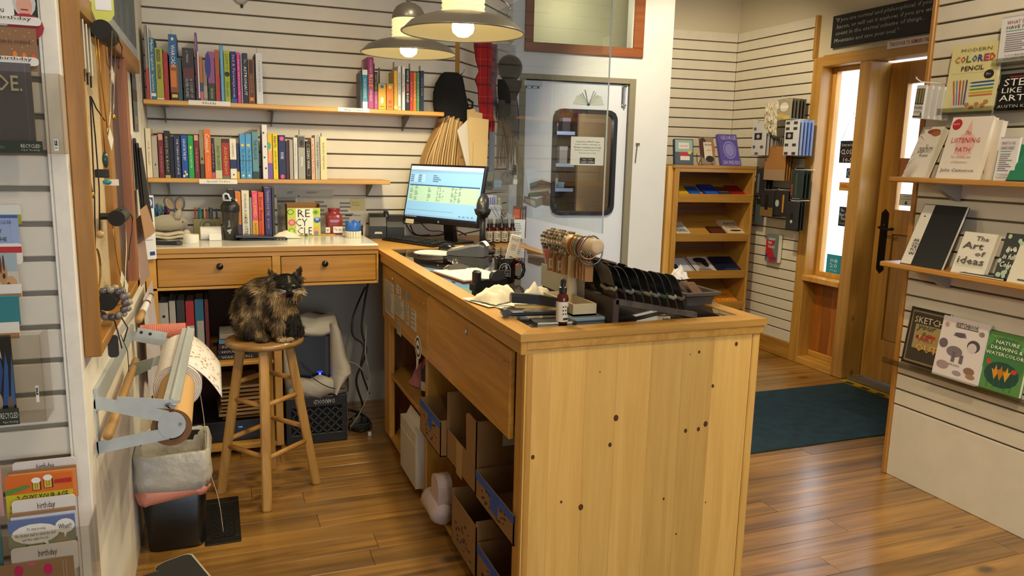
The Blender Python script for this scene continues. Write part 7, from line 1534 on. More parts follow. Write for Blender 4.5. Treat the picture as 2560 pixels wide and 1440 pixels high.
# lower ledge
R.seed(12)
sk = [('r', .06, .05, .96, .95, '8a744c'), ('r', .09, .08, .94, .92, '3a322c'), ('r', .2, .3, .9, .72, 'a08a5a')] + [('e', .3 + .6 * R.random(), .44 + .16 * R.random(), .05, .035, c) for c in ('b0402a', 'c08a3a', '8a2a3a', '5a6a2a', 'c0583a', 'a83a2a', 'd0a04a')]
face_book(PM, (2251.7, 903), (2345, 935), (2281, 765), -.05, .016, '2a2622', 'dark brown book with gold border, leftmost in the lower clear ledge', sk, [('SKETCH', .54, .8, .74, .11, 'd8c89a'), ('your', .5, .66, .5, .11, '4a5a3a', 0, 1, 1), ('ART', .56, .5, .4, .12, 'a03a2a', 0, 1), ('OUT', .6, .33, .56, .13, 'd8a83a', 0, 1)], None)
sb_ = [('p', [(.3, .7), (.33, .76), (.55, .78), (.6, .7)], '8a8088'), ('e', .45, .73, .12, .04, '5a5260'), ('e', .78, .6, .14, .1, '4a4450'), ('e', .76, .57, .1, .08, 'cfc4c4'), ('e', .12, .55, .1, .08, '6a6068'), ('e', .4, .45, .18, .09, '7a7078'), ('r', .36, .28, .44, .45, '6a6068'), ('r', .54, .28, .62, .42, '6a6068'), ('e', .2, .2, .14, .07, 'a08a8a'), ('e', .8, .2, .12, .06, '8a6a5a'), ('e', .85, .12, .1, .04, 'a07a5a'), ('e', .12, .86, .05, .04, 'c08a8a'), ('e', .9, .82, .06, .04, '8a7a80'), ('e', .55, .12, .1, .04, '9a9098'), ('r', .33, .845, .82, .855, '3a2a2a')]
face_book(PM, (2328.5, 933), (2438, 966), (2361.5, 787), -.068, .018, 'ded4d2', 'white sketchbook covered in ink drawings, middle of the lower ledge', sb_, [('SKETCHBOOK', .57, .895, .5, .07, '1a1416', 0, 1), ('BARGAINS', .46, .24, .26, .03, '3a2a2a')], None, nm='sketchbook', cat='sketchbook')
nf = [('e', .5, .55, .5, .4, '3f7a44'), ('e', .5, .3, .42, .22, '1f4a40')] + [('p', [(x, .2), (x - .1, .38), (x - .03, .36), (x, .46), (x + .04, .36), (x + .11, .4)], c) for x, c in ((.35, 'd8922a'), (.62, 'd8a02a'), (.48, 'c07a1c'))] + [('e', .15, .48, .06, .04, 'c8402a'), ('e', .78, .4, .07, .04, 'c8402a'), ('e', .9, .8, .08, .05, '6aa060')] + [('p', [(x, .05), (x + .02, .05), (x + dx, .3)], '2a6a5a') for x, dx in ((.2, -.05), (.35, .02), (.5, .0), (.62, .03), (.75, .08))]
face_book(PM, (2442.7, 966), (2545, 1000), (2474, 825), -.05, .02, '5c8f4c', 'green flowered nature drawing book at the right of the lower ledge', nf, [('NATURE', .52, .84, .56, .06, 'ece8d8', 0, 1), ('DRAWING &', .52, .74, .76, .06, 'ece8d8', 0, 1), ('WATERCOLOR', .5, .64, .92, .06, 'ece8d8', 0, 1), ('Peggy Dean\'s Guide to', .4, .93, .6, .04, 'a8c890')], None)
ledge(-2.775, -1.9, .588, .09, 'long clear acrylic ledge low on the right partition')
# mat and threshold tape
t = obj('door_mat', MB().cbox(2.2, 3.18, .001, 4.165, 4.085, .009, .004), mat('173842', .95, grain=.35, gs=14, bump=.4), label='dark teal floor mat before the entry door', cat='mat')
t = thing('hazard_tape', 'yellow and black striped tape along the door threshold', 'tape', (4.195, 3.3, .002))
obj('strip', MB().box(0, 0, 0, .07, .86, .0015), mat('b89a1c', .5), t)
for i in range(6): obj('black_stripe', MB()._add([(.0, .04 + i * .14, .0018), (.035, .04 + i * .14, .0018), (.035, .11 + i * .14, .0018), (.0, .11 + i * .14, .0018)], [(0, 1, 2, 3)]), mat('26231c', .6), t)
# ------------------------------------------------------------------ bookcase in the nook
BM = Tz(3.36, 5.25, 0, -6.3)
bc = thing('bookcase', 'narrow pine bookcase with four sloping shelves in the corner', 'bookcase', M=BM); BW = .76; BT = 1.518; BD = .42
obj('side', MB().cbox(.045, 0, 0, .085, BD, BT, .003), pine('z'), bc); obj('side', MB().cbox(BW - .02, 0, 0, BW, BD, BT, .003), pine('z'), bc)
obj('side_return', MB().cbox(.0, .03, 0, .045, BD, BT - .01, .003), palepine('z'), bc)
obj('top', MB().cbox(.03, -.004, BT - .025, BW + .004, BD, BT, .003), pine('x'), bc); obj('face_rail', MB().cbox(.085, 0, BT - .055, BW - .02, .02, BT - .025, .002), pine('x'), bc)
obj('back', MB().box(.085, BD - .02, 0, BW - .02, BD, BT - .025), brownw('x'), bc)
LZ = []
for py in (487, 585, 678, 757):
    zt = lat(BM, 1790, py, y=-.005).z; LZ.append(zt)
    obj('lip', MB().hexa([(.087, .012, zt - .062), (BW - .022, .012, zt - .062), (BW - .022, .03, zt - .055), (.087, .03, zt - .055), (.087, -.006, zt), (BW - .022, -.006, zt), (BW - .022, .012, zt + .004), (.087, .012, zt + .004)]), pine('x'), bc)
    obj('sloping_shelf', MB().hexa([(.086, .012, zt - .055), (BW - .021, .012, zt - .055), (BW - .021, BD - .02, zt + .115), (.086, BD - .02, zt + .115), (.086, .012, zt - .042), (BW - .021, .012, zt - .042), (BW - .021, BD - .02, zt + .128), (.086, BD - .02, zt + .128)]), pine('x'), bc)
SLOPE = math.atan2(.17, BD - .032)
def lay(row, pl_, pr, col, lab, items=(), texts=(), thick=.016, h=.2, off=.0):
    zt = LZ[row]; py = (484, 582, 675, 755)[row]
    x0 = lat(BM, pl_, py, y=.03).x; x1 = lat(BM, pr, py, y=.03).x; h = min(h, .26)
    b = thing('book', lab, 'book', M=BM @ Matrix.Translation((x0, .034, zt - .036 + thick)) @ Matrix.Rotation(SLOPE - HALF, 4, 'X'), group='books lying in the corner bookcase')
    w_ = x1 - x0
    obj('cover', MB().box(0, 0, 0, w_, .0015, h).box(0, thick - .0015, 0, w_, thick, h).box(0, .0015, 0, .0015, thick, h), mat(col, .4), b)
    obj('pages', MB().box(.0015, .0015, .001, w_ - .001, thick - .0015, h - .001), PAGE, b)
    if items: art(b, w_, h, list(items), -.0005, 'cover_print')
    for s, x, z, ww, hh, c in texts: text(s, b, x * w_, z * h, ww * w_, hh * h, mat(c, .5), y=-.003, name='title_lettering')
lay(0, 1701, 1733, 'd6a91c', 'yellow book at the left of the top bookcase shelf', [('r', 0, 0, 1, .25, 'e0c23a')], h=.2, thick=.012)
lay(0, 1735, 1762, '1a4fa8', 'bright blue book beside the yellow one in the bookcase', [('r', .1, .15, .9, .4, '2a66c0')], h=.19)
lay(0, 1770, 1808, '14308c', 'royal blue journal with cord in the bookcase', [('r', .1, .1, .9, .4, '2a58b8')], [('A Cordial', .5, .8, .6, .06, '8aa4e0')], h=.22, thick=.022)
lay(0, 1810, 1838, '3a3036', 'dark patterned book left of the red one in the bookcase', [('r', .1, .2 + .15 * i, .9, .27 + .15 * i, ('6a5a5a', '4a4a5a', '7a5a3a', '5a4a4a', '6a6a6a')[i]) for i in range(5)], h=.19)
lay(0, 1840, 1878, '8c1a1a', 'red book at the right of the top bookcase shelf', [('r', 0, 0, 1, .3, 'a02a22')], h=.22)
lay(1, 1690, 1734, 'c8c6be', 'white book with teal lettering at the left of the second shelf', [('r', 0, 0, 1, .2, 'd8b8a8')], [('LOVELY', .5, .62, .6, .16, '3a4a5a'), ('REBEL', .55, .4, .7, .18, '3a4a5a')], h=.24)
lay(1, 1785, 1824, '3a2018', 'dark red brown book overlapped on the second shelf', [('r', .1, .2, .9, .8, '5a2a1c')], h=.16)
lay(1, 1826, 1874, 'd2c6a8', 'cream book lettered about raising a reader on the second shelf', [('e', .5, .28, .3, .06, '4a2a24')], [('RAISE', .5, .75, .6, .16, '2a2a26'), ('A READER', .5, .52, .8, .18, '8a2a24')], h=.25, thick=.026)
lay(2, 1688, 1706, '151c34', 'stack of small navy booklets at the left of the third shelf', h=.12, thick=.03)
lay(2, 1706, 1738, 'c6cad6', 'pale blue white book on the third shelf', h=.24)
lay(2, 1741, 1798, 'c4bebc', 'grey book with a profile portrait on the third shelf', [('e', .52, .55, .2, .28, '8a8480'), ('e', .6, .78, .3, .16, '1c1a1a'), ('e', .72, .6, .14, .26, '1c1a1a'), ('p', [(.3, .3), (.75, .3), (.9, .08), (.2, .08)], '7a7470'), ('r', .04, 0, .1, 1, '3a3634')], [('WRITERS', .5, .06, .7, .08, 'e8e4de')], h=.26)
lay(2, 1802, 1858, '121c38', 'thick navy book at the right of the third shelf', [('r', .3, .1, .9, .2, '2a3a68')], h=.24, thick=.026)
lay(3, 1800, 1850, 'd8861c', 'orange book about cats on the lowest visible shelf', [('r', .1, .6, .8, .8, 'c06a14')], [('CATS', .6, .3, .6, .2, 'f0c468')], h=.2)
# three books on top
face_book(BM, (1687, 409), (1734, 409), (1686, 347), .06, .03, '3a4650', 'green and grey book standing at the left on top of the bookcase', [('r', .04, .03, .96, .97, '90aaa4'), ('r', .04, .03, .96, .5, '4a5660'), ('r', .22, .62, .78, .86, 'd8d0c0'), ('r', .28, .34, .7, .5, 'b0302a'), ('r', .3, .18, .8, .34, 'd8d0c8'), ('e', .8, .48, .1, .07, 'd8b83a')], [('Dear Girls', .5, .74, .4, .06, 'b0504a')], BT)
face_book(BM, (1756, 405), (1790, 406), (1749, 343), .07, .02, '8a7a68', 'dark and pale floral book on a wire easel atop the bookcase', [('e', .2, .6, .3, .4, '4a2a22'), ('e', .85, .6, .2, .3, 'a06a4a'), ('r', .22, .2, .82, .82, 'd0c6b4'), ('e', .6, .2, .3, .12, '2a2622')], [('MRS. MOHR', .55, .72, .5, .08, '2a2622'), ('SAINTS', .55, .52, .3, .05, 'b07a5a')], BT + .008)
face_book(BM, (1805, 409), (1853, 408), (1793, 335), .06, .035, '5a50a0', 'purple book with pale medallion atop the bookcase', [('e', .53, .5, .34, .28, '8a82c8'), ('e', .53, .5, .29, .235, '5f56a8'), ('e', .53, .5, .24, .2, '8a82c8')], [('GEORGE', .53, .88, .8, .12, 'c0bce8'), ('SAUNDERS', .53, .1, .88, .12, 'c0bce8')], BT)
q = lat(BM, 1755, 408, y=.07)
t = thing('wire_easel', 'bronze wire easel holding the floral book atop the bookcase', 'easel', M=BM @ Matrix.Translation((q.x, .06, BT)))
obj('easel', MB().tube([(-.03, .05, .09), (-.035, .03, .03), (-.04, -.01, .003), (.09, -.01, .003), (.085, .03, .03), (.08, .05, .09)], .003, 6).tube([(.02, .03, .12), (.02, .1, .003)], .003, 6), mat('5a4428', .4, metal=.8), t, smooth=True)
t = thing('paper_card', 'small card lying in front of the wire easel', 'card', M=BM @ Matrix.Translation((q.x, .012, BT + .0005))); obj('card', MB().box(0, 0, 0, .13, .04, .004), mat('b08a5a', .7), t)
# ------------------------------------------------------------------ hook goods on the entry slatwall
EM_ = Tz(XE, 0, 0, -90)
def pack(x0, y0, x1, y1, off, n, dx, cols, nm, labs, cat, items=(), hook=True, hcol='c8c4bc', th=.008, alpha=1.0):
    a = lat(EM_, x0, y0, y=-off); b_ = lat(EM_, x1, y1, y=-off); w_, h_ = b_.x - a.x, a.z - b_.z; src = None
    for i in range(n):
        t = thing(nm, labs if isinstance(labs, str) else labs[i], cat, M=EM_ @ Matrix.Translation((a.x + .003 * i, -off + i * dx, b_.z)), group=nm.replace('_', ' ') + 's on the entry slatwall' if n > 1 else None)
        obj('pack', MB().cbox(0, 0, 0, w_, th, h_, .002), mat(cols[i % len(cols)], .35, alpha=alpha), t)
        if i == 0 and items: art(t, w_, h_, list(items), -.0008, 'pack_print')
    if hook:
        t = thing('peg_hook', 'wire peg hook on the entry slatwall holding the ' + nm.replace('_', ' ') + ' ' + (labs if isinstance(labs, str) else labs[0]).split(' ')[-1], 'hook', M=EM_ @ Matrix.Translation((a.x + w_ / 2, 0, a.z + .004)))
        obj('hook', MB().tube([(0, 0, .004), (0, -off - .02, .004), (0, -off - .03, .014)], .003, 6), mat(hcol, .3, metal=.6), t)
pack(1945, 249, 1976, 299, .17, 5, .03, ['a39a80', '5a5448', '6a6456', '4f4a40', '5a5448'], 'foil_card', ['silver gold foil card at the front of the top hook', 'second foil card back on the top hook', 'third foil card back on the top hook', 'fourth foil card back on the top hook', 'rearmost foil card on the top hook'], 'card', [('e', .5, .62, .3, .22, 'd8d4c8'), ('r', .22, .58, .78, .66, 'f0ece4'), ('e', .3, .2, .25, .12, 'c4ac5a'), ('e', .7, .12, .25, .1, 'd0b85a')])
pack(1883, 304, 1911, 389, .19, 3, .03, ['c9c8c6', 'b4b4b4', 'a8a8a8'], 'clip_pack', ['white badge clip pack with black emblem at the left', 'second white badge clip pack behind the left one', 'third white badge clip pack behind the left one'], 'pack', [('r', .18, .46, .72, .66, '1c1c1e'), ('e', .45, .56, .12, .06, 'a8a8a8'), ('e', .2, .78, .1, .05, '5a5a5a'), ('e', .75, .25, .12, .05, '5a5a5a'), ('e', .2, .25, .1, .05, '5a5a5a'), ('e', .4, .06, .14, .04, '5a5a5a')])
pack(1964, 301, 1992, 389, .19, 5, .03, ['cfd0d4', 'a4b4d8', '8aa4dc', '7f9cdc', '94aadc'], 'magnet_pack', ['white pack of black squares with emblem at the right', 'bluish pack second from the front at the right', 'bluish pack third from the front at the right', 'bluish pack fourth from the front at the right', 'rearmost bluish pack at the right'], 'pack', [('r', .1, .46, .62, .66, '1c1c1e'), ('e', .36, .56, .12, .06, 'a8a8a8')] + [('r', x, z, x + .26, z + .08, '3a3a3e') for x in (.08, .62) for z in (.02, .26, .72, .88)])
pack(1908, 345, 1942, 392, .12, 4, .02, ['8a8478', '6a655a', '7a7468', '6a655a'], 'bookmark_set', ['grey bookmark set between the white packs', 'second grey bookmark set between the white packs', 'third grey bookmark set between the white packs', 'rearmost grey bookmark set between the white packs'], 'pack', [('r', .1 + .2 * i, .05, .18 + .2 * i, .95, '4a453c') for i in range(5)])
q = lat(EM_, 1928, 295, y=-.17)
crumple('tassel_bundle', 'tangle of clear and cream tassels over the white packs', 'tassel', EM_ @ Matrix.Translation(q) @ Matrix.Rotation(HALF, 4, 'X'), .075, .12, .05, 'd2cab4', 31, 18, 18)
pack(1915, 366, 1960, 452, .14, 4, .022, ['a5733a', '8f6230', '9a6a34', '8f6230'], 'kraft_bag', ['kraft paper gift bag hanging in front below the white packs', 'second kraft gift bag hanging behind', 'third kraft gift bag hanging behind', 'rearmost kraft gift bag hanging behind'], 'bag', [('r', 0, 0, 1, .32, 'a08468')], th=.006)
DK = ['2a2c2e', '1c1e20', '24282a', '1e2022']
pack(1891, 420, 1912, 490, .13, 3, .03, DK, 'pen_pack', ['black pen pack hanging farthest left', 'second black pen pack at the far left', 'third black pen pack at the far left'], 'pack', [('r', .2, .1, .4, .8, '6a6a6a')])
pack(1904, 476, 1930, 542, .16, 4, .028, DK, 'brush_pack', ['dark brush pack with tan foot below the kraft bags', 'second dark brush pack below the kraft bags', 'third dark brush pack below the kraft bags', 'rearmost dark brush pack below the kraft bags'], 'pack', [('r', 0, 0, 1, .35, '7a6238'), ('r', .35, .25, .6, .85, '0e0e0e')])
pack(1937, 476, 1966, 542, .15, 2, .03, DK, 'yellow_pen_pack', ['dark pack with a yellow pen and white print', 'dark pack behind the yellow pen pack'], 'pack', [('e', .25, .5, .14, .14, 'b4b4b4'), ('r', .62, .15, .74, .85, 'c08a2a')])
pack(1980, 426, 2004, 497, .16, 3, .03, ['2a3836', '22302e', '263432'], 'green_pen_pack', ['dark green pen pack with orange print at the right', 'second dark green pen pack at the right', 'rearmost dark green pen pack at the right'], 'pack', [('r', .05, .1, .2, .5, '8a3a24'), ('r', .4, .1, .5, .9, '4a5a56')])
pack(1968, 503, 1992, 577, .17, 3, .025, DK, 'knife_pack', ['dark long pack hanging lowest at the right', 'second dark long pack hanging lowest', 'rearmost dark long pack hanging lowest'], 'pack', [('r', .35, .25, .6, .6, '0c0c0c'), ('e', .47, .3, .1, .06, 'c0c0c0')])
pack(1887, 495, 1902, 560, .06, 1, .02, ['5a6a70'], 'slim_packet', 'slim clear packet hanging low at the left', 'packet', hook=False, alpha=.7)
face_book(EM_, (1912, 652), (1942, 657), (1913, 585), -.045, .04, '6f7d80', 'red and grey talks book standing alone on the entry slatwall', [('p', [(.0, .8), (.75, .8), (.5, .5), (.95, .05), (.4, .0), (.0, .3)], 'b82a30'), ('p', [(0, .3), (.22, .25), (.0, .02)], '4a3a7a'), ('r', .4, .1, .9, .2, '6a3a6a')], [('GREAT', .5, .84, .6, .09, 'ecece8', 0, 1), ('TED', .35, .7, .36, .09, 'ecece8', 0, 1), ('TALKS', .48, .56, .58, .09, 'ecece8', 0, 1)], None)
# ------------------------------------------------------------------ chalkboard, signs and stickers by the entry
cbm = thing('chalkboard', 'black chalkboard with a chalk quotation above the entry door', 'chalkboard', M=EM_ @ Matrix.Translation((-4.59, -.004, 2.385)))
obj('board', MB().box(0, -.008, 0, 1.25, .02, .222), mat('191b1b', .6, grain=.2, gs=20), cbm)
CK = mat('b9bab2', .8)
for s, x0, x1, zz in (('"If you are normal and philosophical; if you l', .03, .86, .185), ('bacon, or will eat it anyhow; if you are will', .045, .86, .137), ('count in the eternal scheme of things...', .04, .80, .092), ('Mountains and save your soul."', .03, .60, .042)):
    text(s, cbm, (x0 + x1) / 2, zz, x1 - x0, .036, CK, y=-.0095, shear=.15, name='chalk_lettering')
t = thing('door_sign', 'white strip sign with red capitals over the entry door', 'sign', M=EM_ @ Matrix.Translation((-4.06, -.0255, 2.315)))
obj('strip', MB().box(0, 0, 0, .42, .004, .05), mat('dcd8d0', .5), t); text('THIS DOOR TO REMAIN UNLOCKED', t, .215, .026, .39, .028, mat('a01c34', .5), y=-.0012, bold=.01)
SM = Tz(XS, 0, 0, -90)
def wsticker(nm, lab, x0, y0, x1, y1, col, items=(), texts=(), cat='sticker', d=.0):
    a = lat(SM, x0, y0, y=-.001 - d); b_ = lat(SM, x1, y1, y=-.001 - d); w_, h_ = b_.x - a.x, a.z - b_.z
    t = thing(nm, lab, cat, M=SM @ Matrix.Translation((a.x, -.001 - d, b_.z))); obj('sheet', MB().box(0, 0, 0, w_, .0015, h_), mat(col, .6), t)
    if items: art(t, w_, h_, list(items), -.0006)
    for s, x, z, ww, hh, c in texts: text(s, t, x * w_, z * h_, ww * w_, hh * h_, mat(c, .6), y=-.003)
    return t
cs = wsticker('closed_sign', 'small black closed sign hanging on cords in the sidelight', 2102, 352, 2142, 408, '17140f', [('r', .1, .3, .9, .32, '8a3a8a')], [("Sorry we're", .4, .8, .6, .16, 'd8d4cc'), ('CLOSED', .52, .5, .86, .22, 'e8e4dc'), ('10-5', .5, .14, .5, .18, 'd8d4cc')], 'sign', .03)
a = lat(SM, 2135, 282, y=-.03)
obj('cord', MB().tube([(.01, .0, .17), (a.x - (lat(SM, 2102, 352, y=-.031).x), .0, a.z - lat(SM, 2142, 408, y=-.031).z), (.17, .0, .17)], .002, 5), mat('6a2a24', .8), cs)
wsticker('round_decal', 'dark blue decal with a pale ring on the sidelight glass', 2117, 420, 2134, 446, '26344a', [('e', .5, .5, .36, .4, 'a8b0bc'), ('e', .5, .5, .28, .32, '26344a')])
wsticker('orange_decal', 'orange strip decal on the sidelight glass', 2099, 455, 2130, 478, 'c9903a', LINES(2, .1, .8, .3, .7, '8a5a1c'))
wsticker('newspaper_decal', 'dark blue newspaper decal on the sidelight glass', 2099, 516, 2124, 568, '1c3048', [], [('The', .3, .82, .3, .14, 'dfe4ea'), ('New York', .5, .6, .8, .16, 'dfe4ea'), ('Times', .5, .4, .6, .16, 'dfe4ea'), ('ON SALE HERE', .5, .15, .8, .1, 'b8a05a')])
wsticker('teal_decal', 'bright teal decal with white numerals low on the sidelight', 2068, 634, 2101, 690, '1f93b4', [], [('08', .5, .7, .5, .2, 'cfe8f0'), ('20', .5, .45, .5, .2, 'cfe8f0'), ('STORE', .5, .2, .5, .07, 'cfe8f0')])
a = lat(Tz(XD + .018, 0, 0, -90), 2250, 484, y=0); b_ = lat(Tz(XD + .018, 0, 0, -90), 2282, 516, y=0)
t = thing('door_note', 'small white note with a down arrow on the entry door glass', 'note', M=Tz(XD + .018, 0, 0, -90) @ Matrix.Translation((a.x, 0, b_.z)))
w_, h_ = b_.x - a.x, a.z - b_.z; obj('sheet', MB().box(0, 0, 0, w_, .001, h_), mat('d4d4cc', .7), t)
art(t, w_, h_, [('r', .45, .2, .55, .4, '2a2a2a'), ('p', [(.35, .24), (.65, .24), (.5, .08)], '2a2a2a')], -.0006); text('Caution', t, .5 * w_, .82 * h_, .5 * w_, .12 * h_, y=-.002); text('Door Closed', t, .5 * w_, .58 * h_, .66 * w_, .12 * h_, y=-.002)
wsticker('orange_door_flyer', 'orange flyer behind the entry door glass', 2236, 395, 2280, 455, 'c07a44', d=-.055)
# ------------------------------------------------------------------ the blue door's decals and hardware
DM = DW @ Matrix.Translation((0, .018, 0))
def decal(nm, lab, x0, y0, x1, y1, shapes, cat='decal'):
    a = lat(DM, x0, y0, y=0); b_ = lat(DM, x1, y1, y=0); w_, h_ = b_.x - a.x, a.z - b_.z
    t = thing(nm, lab, cat, M=DM @ Matrix.Translation((a.x, 0, b_.z))); art(t, w_, h_, shapes, -.0006, 'printed_decal'); return t
decal('open_book_decal', 'decal of an open fanned book above the door window', 1433, 222, 1510, 267, [('p', [(.0, .1), (.12, .6), (.3, .72), (.5, .22), (.72, .72), (.9, .62), (1, .1), (.5, .06)], 'c6cfc6')] + [('p', [(.48, .15), (x, z), (x + .03, z - .02), (.5, .12)], '5a5a54') for x, z in ((.14, .6), (.2, .72), (.27, .8), (.36, .98), (.08, .42))] + [('p', [(.52, .15), (x, z), (x - .03, z - .02), (.5, .12)], '5a5a54') for x, z in ((.88, .58), (.82, .68), (.74, .84), (.68, .94), (.94, .4))] + [('p', [(.44, .1), (.5, .18), (.56, .1), (.5, .0)], '3a3a36')])
decal('book_stack_decal', 'decal of a pile of old books beside the door window', 1310, 445, 1380, 520, [('e', .55, .88, .35, .12, 'd8dcda'), ('p', [(.22, .62), (.2, .82), (.6, .95), (.98, .84), (.95, .7), (.6, .62)], '6a5648'), ('p', [(.2, .48), (.22, .62), (.6, .66), (.95, .7), (.9, .56), (.55, .5)], '9a8876'), ('p', [(.15, .36), (.18, .5), (.55, .54), (.88, .56), (.85, .44), (.5, .38)], '5f4d40'), ('p', [(.0, .2), (.03, .4), (.45, .3), (.7, .4), (.68, .12), (.42, .0)], '8a7866'), ('p', [(.03, .34), (.4, .24), (.42, .05), (.05, .2)], 'c0b2a0'), ('p', [(.66, .1), (.68, .5), (.92, .52), (.98, .06)], '7a6656'), ('p', [(.2, .55), (.6, .6), (.9, .64), (.9, .62), (.6, .57), (.2, .52)], 'd0c6b6')])
SGM = DW @ Matrix.Translation((0, .028, 0))
a = lat(SGM, 1428, 341, y=0); b_ = lat(SGM, 1508, 414, y=0); w_, h_ = b_.x - a.x, a.z - b_.z
t = thing('mask_sign', 'white mask notice taped inside the blue door window', 'sign', M=SGM @ Matrix.Translation((a.x, 0, b_.z))); obj('sheet', MB().box(0, 0, 0, w_, .001, h_), mat('dcdcd6', .7), t)
for i, s in enumerate(('Customers MUST wear', 'masks while visiting us!', 'Please continue to social', 'distance, and stay home', 'if you feel sick!')): text(s, t, .5 * w_, (.83 - .1 * i) * h_, (.72, .76, .8, .78, .5)[i] * w_, .055 * h_, y=-.002)
art(t, w_, h_, [('r', .28, .05, .74, .27, '2a2a2c')], -.0006); text('Stay   Stay', t, .51 * w_, .2 * h_, .3 * w_, .05 * h_, mat('d8d8d4', .6), y=-.003, shear=.2); text('SAFE  OPEN', t, .51 * w_, .11 * h_, .36 * w_, .06 * h_, mat('d8d8d4', .6), y=-.003)
a = lat(DM, 1310, 200, y=-.02); b_ = lat(DM, 1355, 222, y=-.02)
t = thing('door_closer', 'white door closer box at the top left of the blue door', 'closer', M=DM @ Matrix.Translation((a.x, -.03, b_.z)))
w_, h_ = b_.x - a.x, a.z - b_.z; obj('housing', MB().cbox(0, 0, h_ * .3, w_, .03, h_, .004), mat('cdd2d6', .4), t); obj('foot_plate', MB().cbox(-.01, .012, 0, w_ * .9, .03, h_ * .3, .003), mat('aab0b4', .3, metal=.5), t)
for i in range(3): obj('screw', MB().ball((.02 + i * .045, .01, h_ * .15), .006, 8, 6), mat('3a3a3c', .4), t)
a = lat(DM, 1563, 240, y=-.02)
t = thing('door_latch', 'chrome sliding latch at the top right of the blue door', 'latch', M=DM @ Matrix.Translation((a.x, -.004, a.z)))
obj('plate', MB().cbox(-.022, 0, -.085, .012, .004, .085, .002), STEEL, t); obj('bolt', MB().tube([(-.004, -.012, -.08), (-.004, -.012, .08)], .007, 8).tube([(-.004, -.012, -.07), (-.004, -.035, -.072)], .006, 8), CHROME, t)
for zz in (-.07, .07): obj('keeper', MB().tube([(-.02, -.002, zz), (-.016, -.02, zz), (.008, -.02, zz), (.01, -.002, zz)], .004, 6), CHROME, t)
a = lat(DW, 1594, 360, y=-.01)
t = thing('door_chain', 'thin brass chain hanging from a screw on the white wall', 'chain', M=DW @ Matrix.Translation((a.x, -.008, a.z)))
obj('bracket', MB().cbox(-.012, -.004, -.008, .02, .008, .008, .002), BRASS, t)
for i in range(9):
    pts = [(.0045 * math.cos(b), 0, .0095 * math.sin(b)) for b in [2 * PI * j / 10 for j in range(10)]]
    obj('link', MB().tube(pts, .0016, 5, closed=True), mat('5a5448', .4, metal=.8), t, M=Matrix.Translation((-.002 - .001 * i, 0, -.012 - i * .0155)) @ Matrix.Rotation(HALF * (i % 2), 4, 'Z'))
# back room seen through the door window
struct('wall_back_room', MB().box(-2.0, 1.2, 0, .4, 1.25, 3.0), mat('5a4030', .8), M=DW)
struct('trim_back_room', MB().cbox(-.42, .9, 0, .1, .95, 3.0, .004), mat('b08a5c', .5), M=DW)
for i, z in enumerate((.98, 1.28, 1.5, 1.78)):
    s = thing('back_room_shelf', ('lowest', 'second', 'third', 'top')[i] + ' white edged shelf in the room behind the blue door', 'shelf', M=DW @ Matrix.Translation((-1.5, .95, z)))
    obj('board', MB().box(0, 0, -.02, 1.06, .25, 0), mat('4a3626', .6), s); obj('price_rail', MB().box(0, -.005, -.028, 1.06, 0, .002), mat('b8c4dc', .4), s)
    for k in range(6):
        x = .42 + k * .1 + .02 * ((k * 7 + i) % 3); hh_ = (.07, .12, .05, .1, .15)[(k + i * 2) % 5]
        g = thing('gift_box', ('first', 'second', 'third', 'fourth', 'fifth', 'sixth')[k] + ' small box from the left on the ' + ('lowest', 'second', 'third', 'top')[i] + ' back room shelf', 'box', M=DW @ Matrix.Translation((-1.5 + x, 1.0, z + .0005)), group='boxes on the back room shelves')
        obj('box', MB().cbox(0, 0, 0, .075, .08, hh_, .003), mat(('8a7a88', '6a5a4c', '7aa0b0', 'b0a498', '4a3c3c', '9a8070')[(k * 5 + i) % 6], .5), g)
        obj('lid', MB().cbox(-.002, -.002, hh_ * .75, .077, .082, hh_ + .003, .002), mat(('a498a0', '5a4a40', '90b0bc', 'c4bab0')[(k + i) % 4], .5), g)
# ------------------------------------------------------------------ bracelet stand, card rack and tray on the glass
PW_ = mat('cdb58f', .6, grain=.1, gs=20)
t = thing('bracelet_stand', 'pale wood T bar bracelet stand with a box base', 'stand', (1.075, 2.24, ZG))
bb = MB(); x0, x1, y0, y1 = -.04, .042, -.115, .12
for q in ((x0, y0, x1, y0 + .006), (x0, y1 - .006, x1, y1), (x0, y0 + .006, x0 + .006, y1 - .006), (x1 - .006, y0 + .006, x1, y1 - .006)): bb.box(q[0], q[1], .012, q[2], q[3], .05)
bb.box(x0, y0, .012, x1, y1, .018); obj('box_base', bb, mat('b5a582', .65, grain=.1, gs=20), t)
obj('clear_foot', MB().cbox(-.055, -.14, 0, .075, .13, .012, .003), mat('9fb0b8', .1, alpha=.55), t)
obj('post', MB().lathe([(.028, .018), (.022, .04), (.017, .1), (.016, .18), (.019, .225)], 18, (.045, .075, 0)), PW_, t, smooth=True)
BA = at(1497, 618, y=2.13) - Vector((1.075, 2.24, ZG)); BB = at(1374, 592, y=2.45) - Vector((1.075, 2.24, ZG)); bd = BB - BA
obj('bar', MB().tube([BA, BA + bd * .02, BB - bd * .02, BB], [.018, .024, .024, .018], 24), PW_, t, smooth=True)
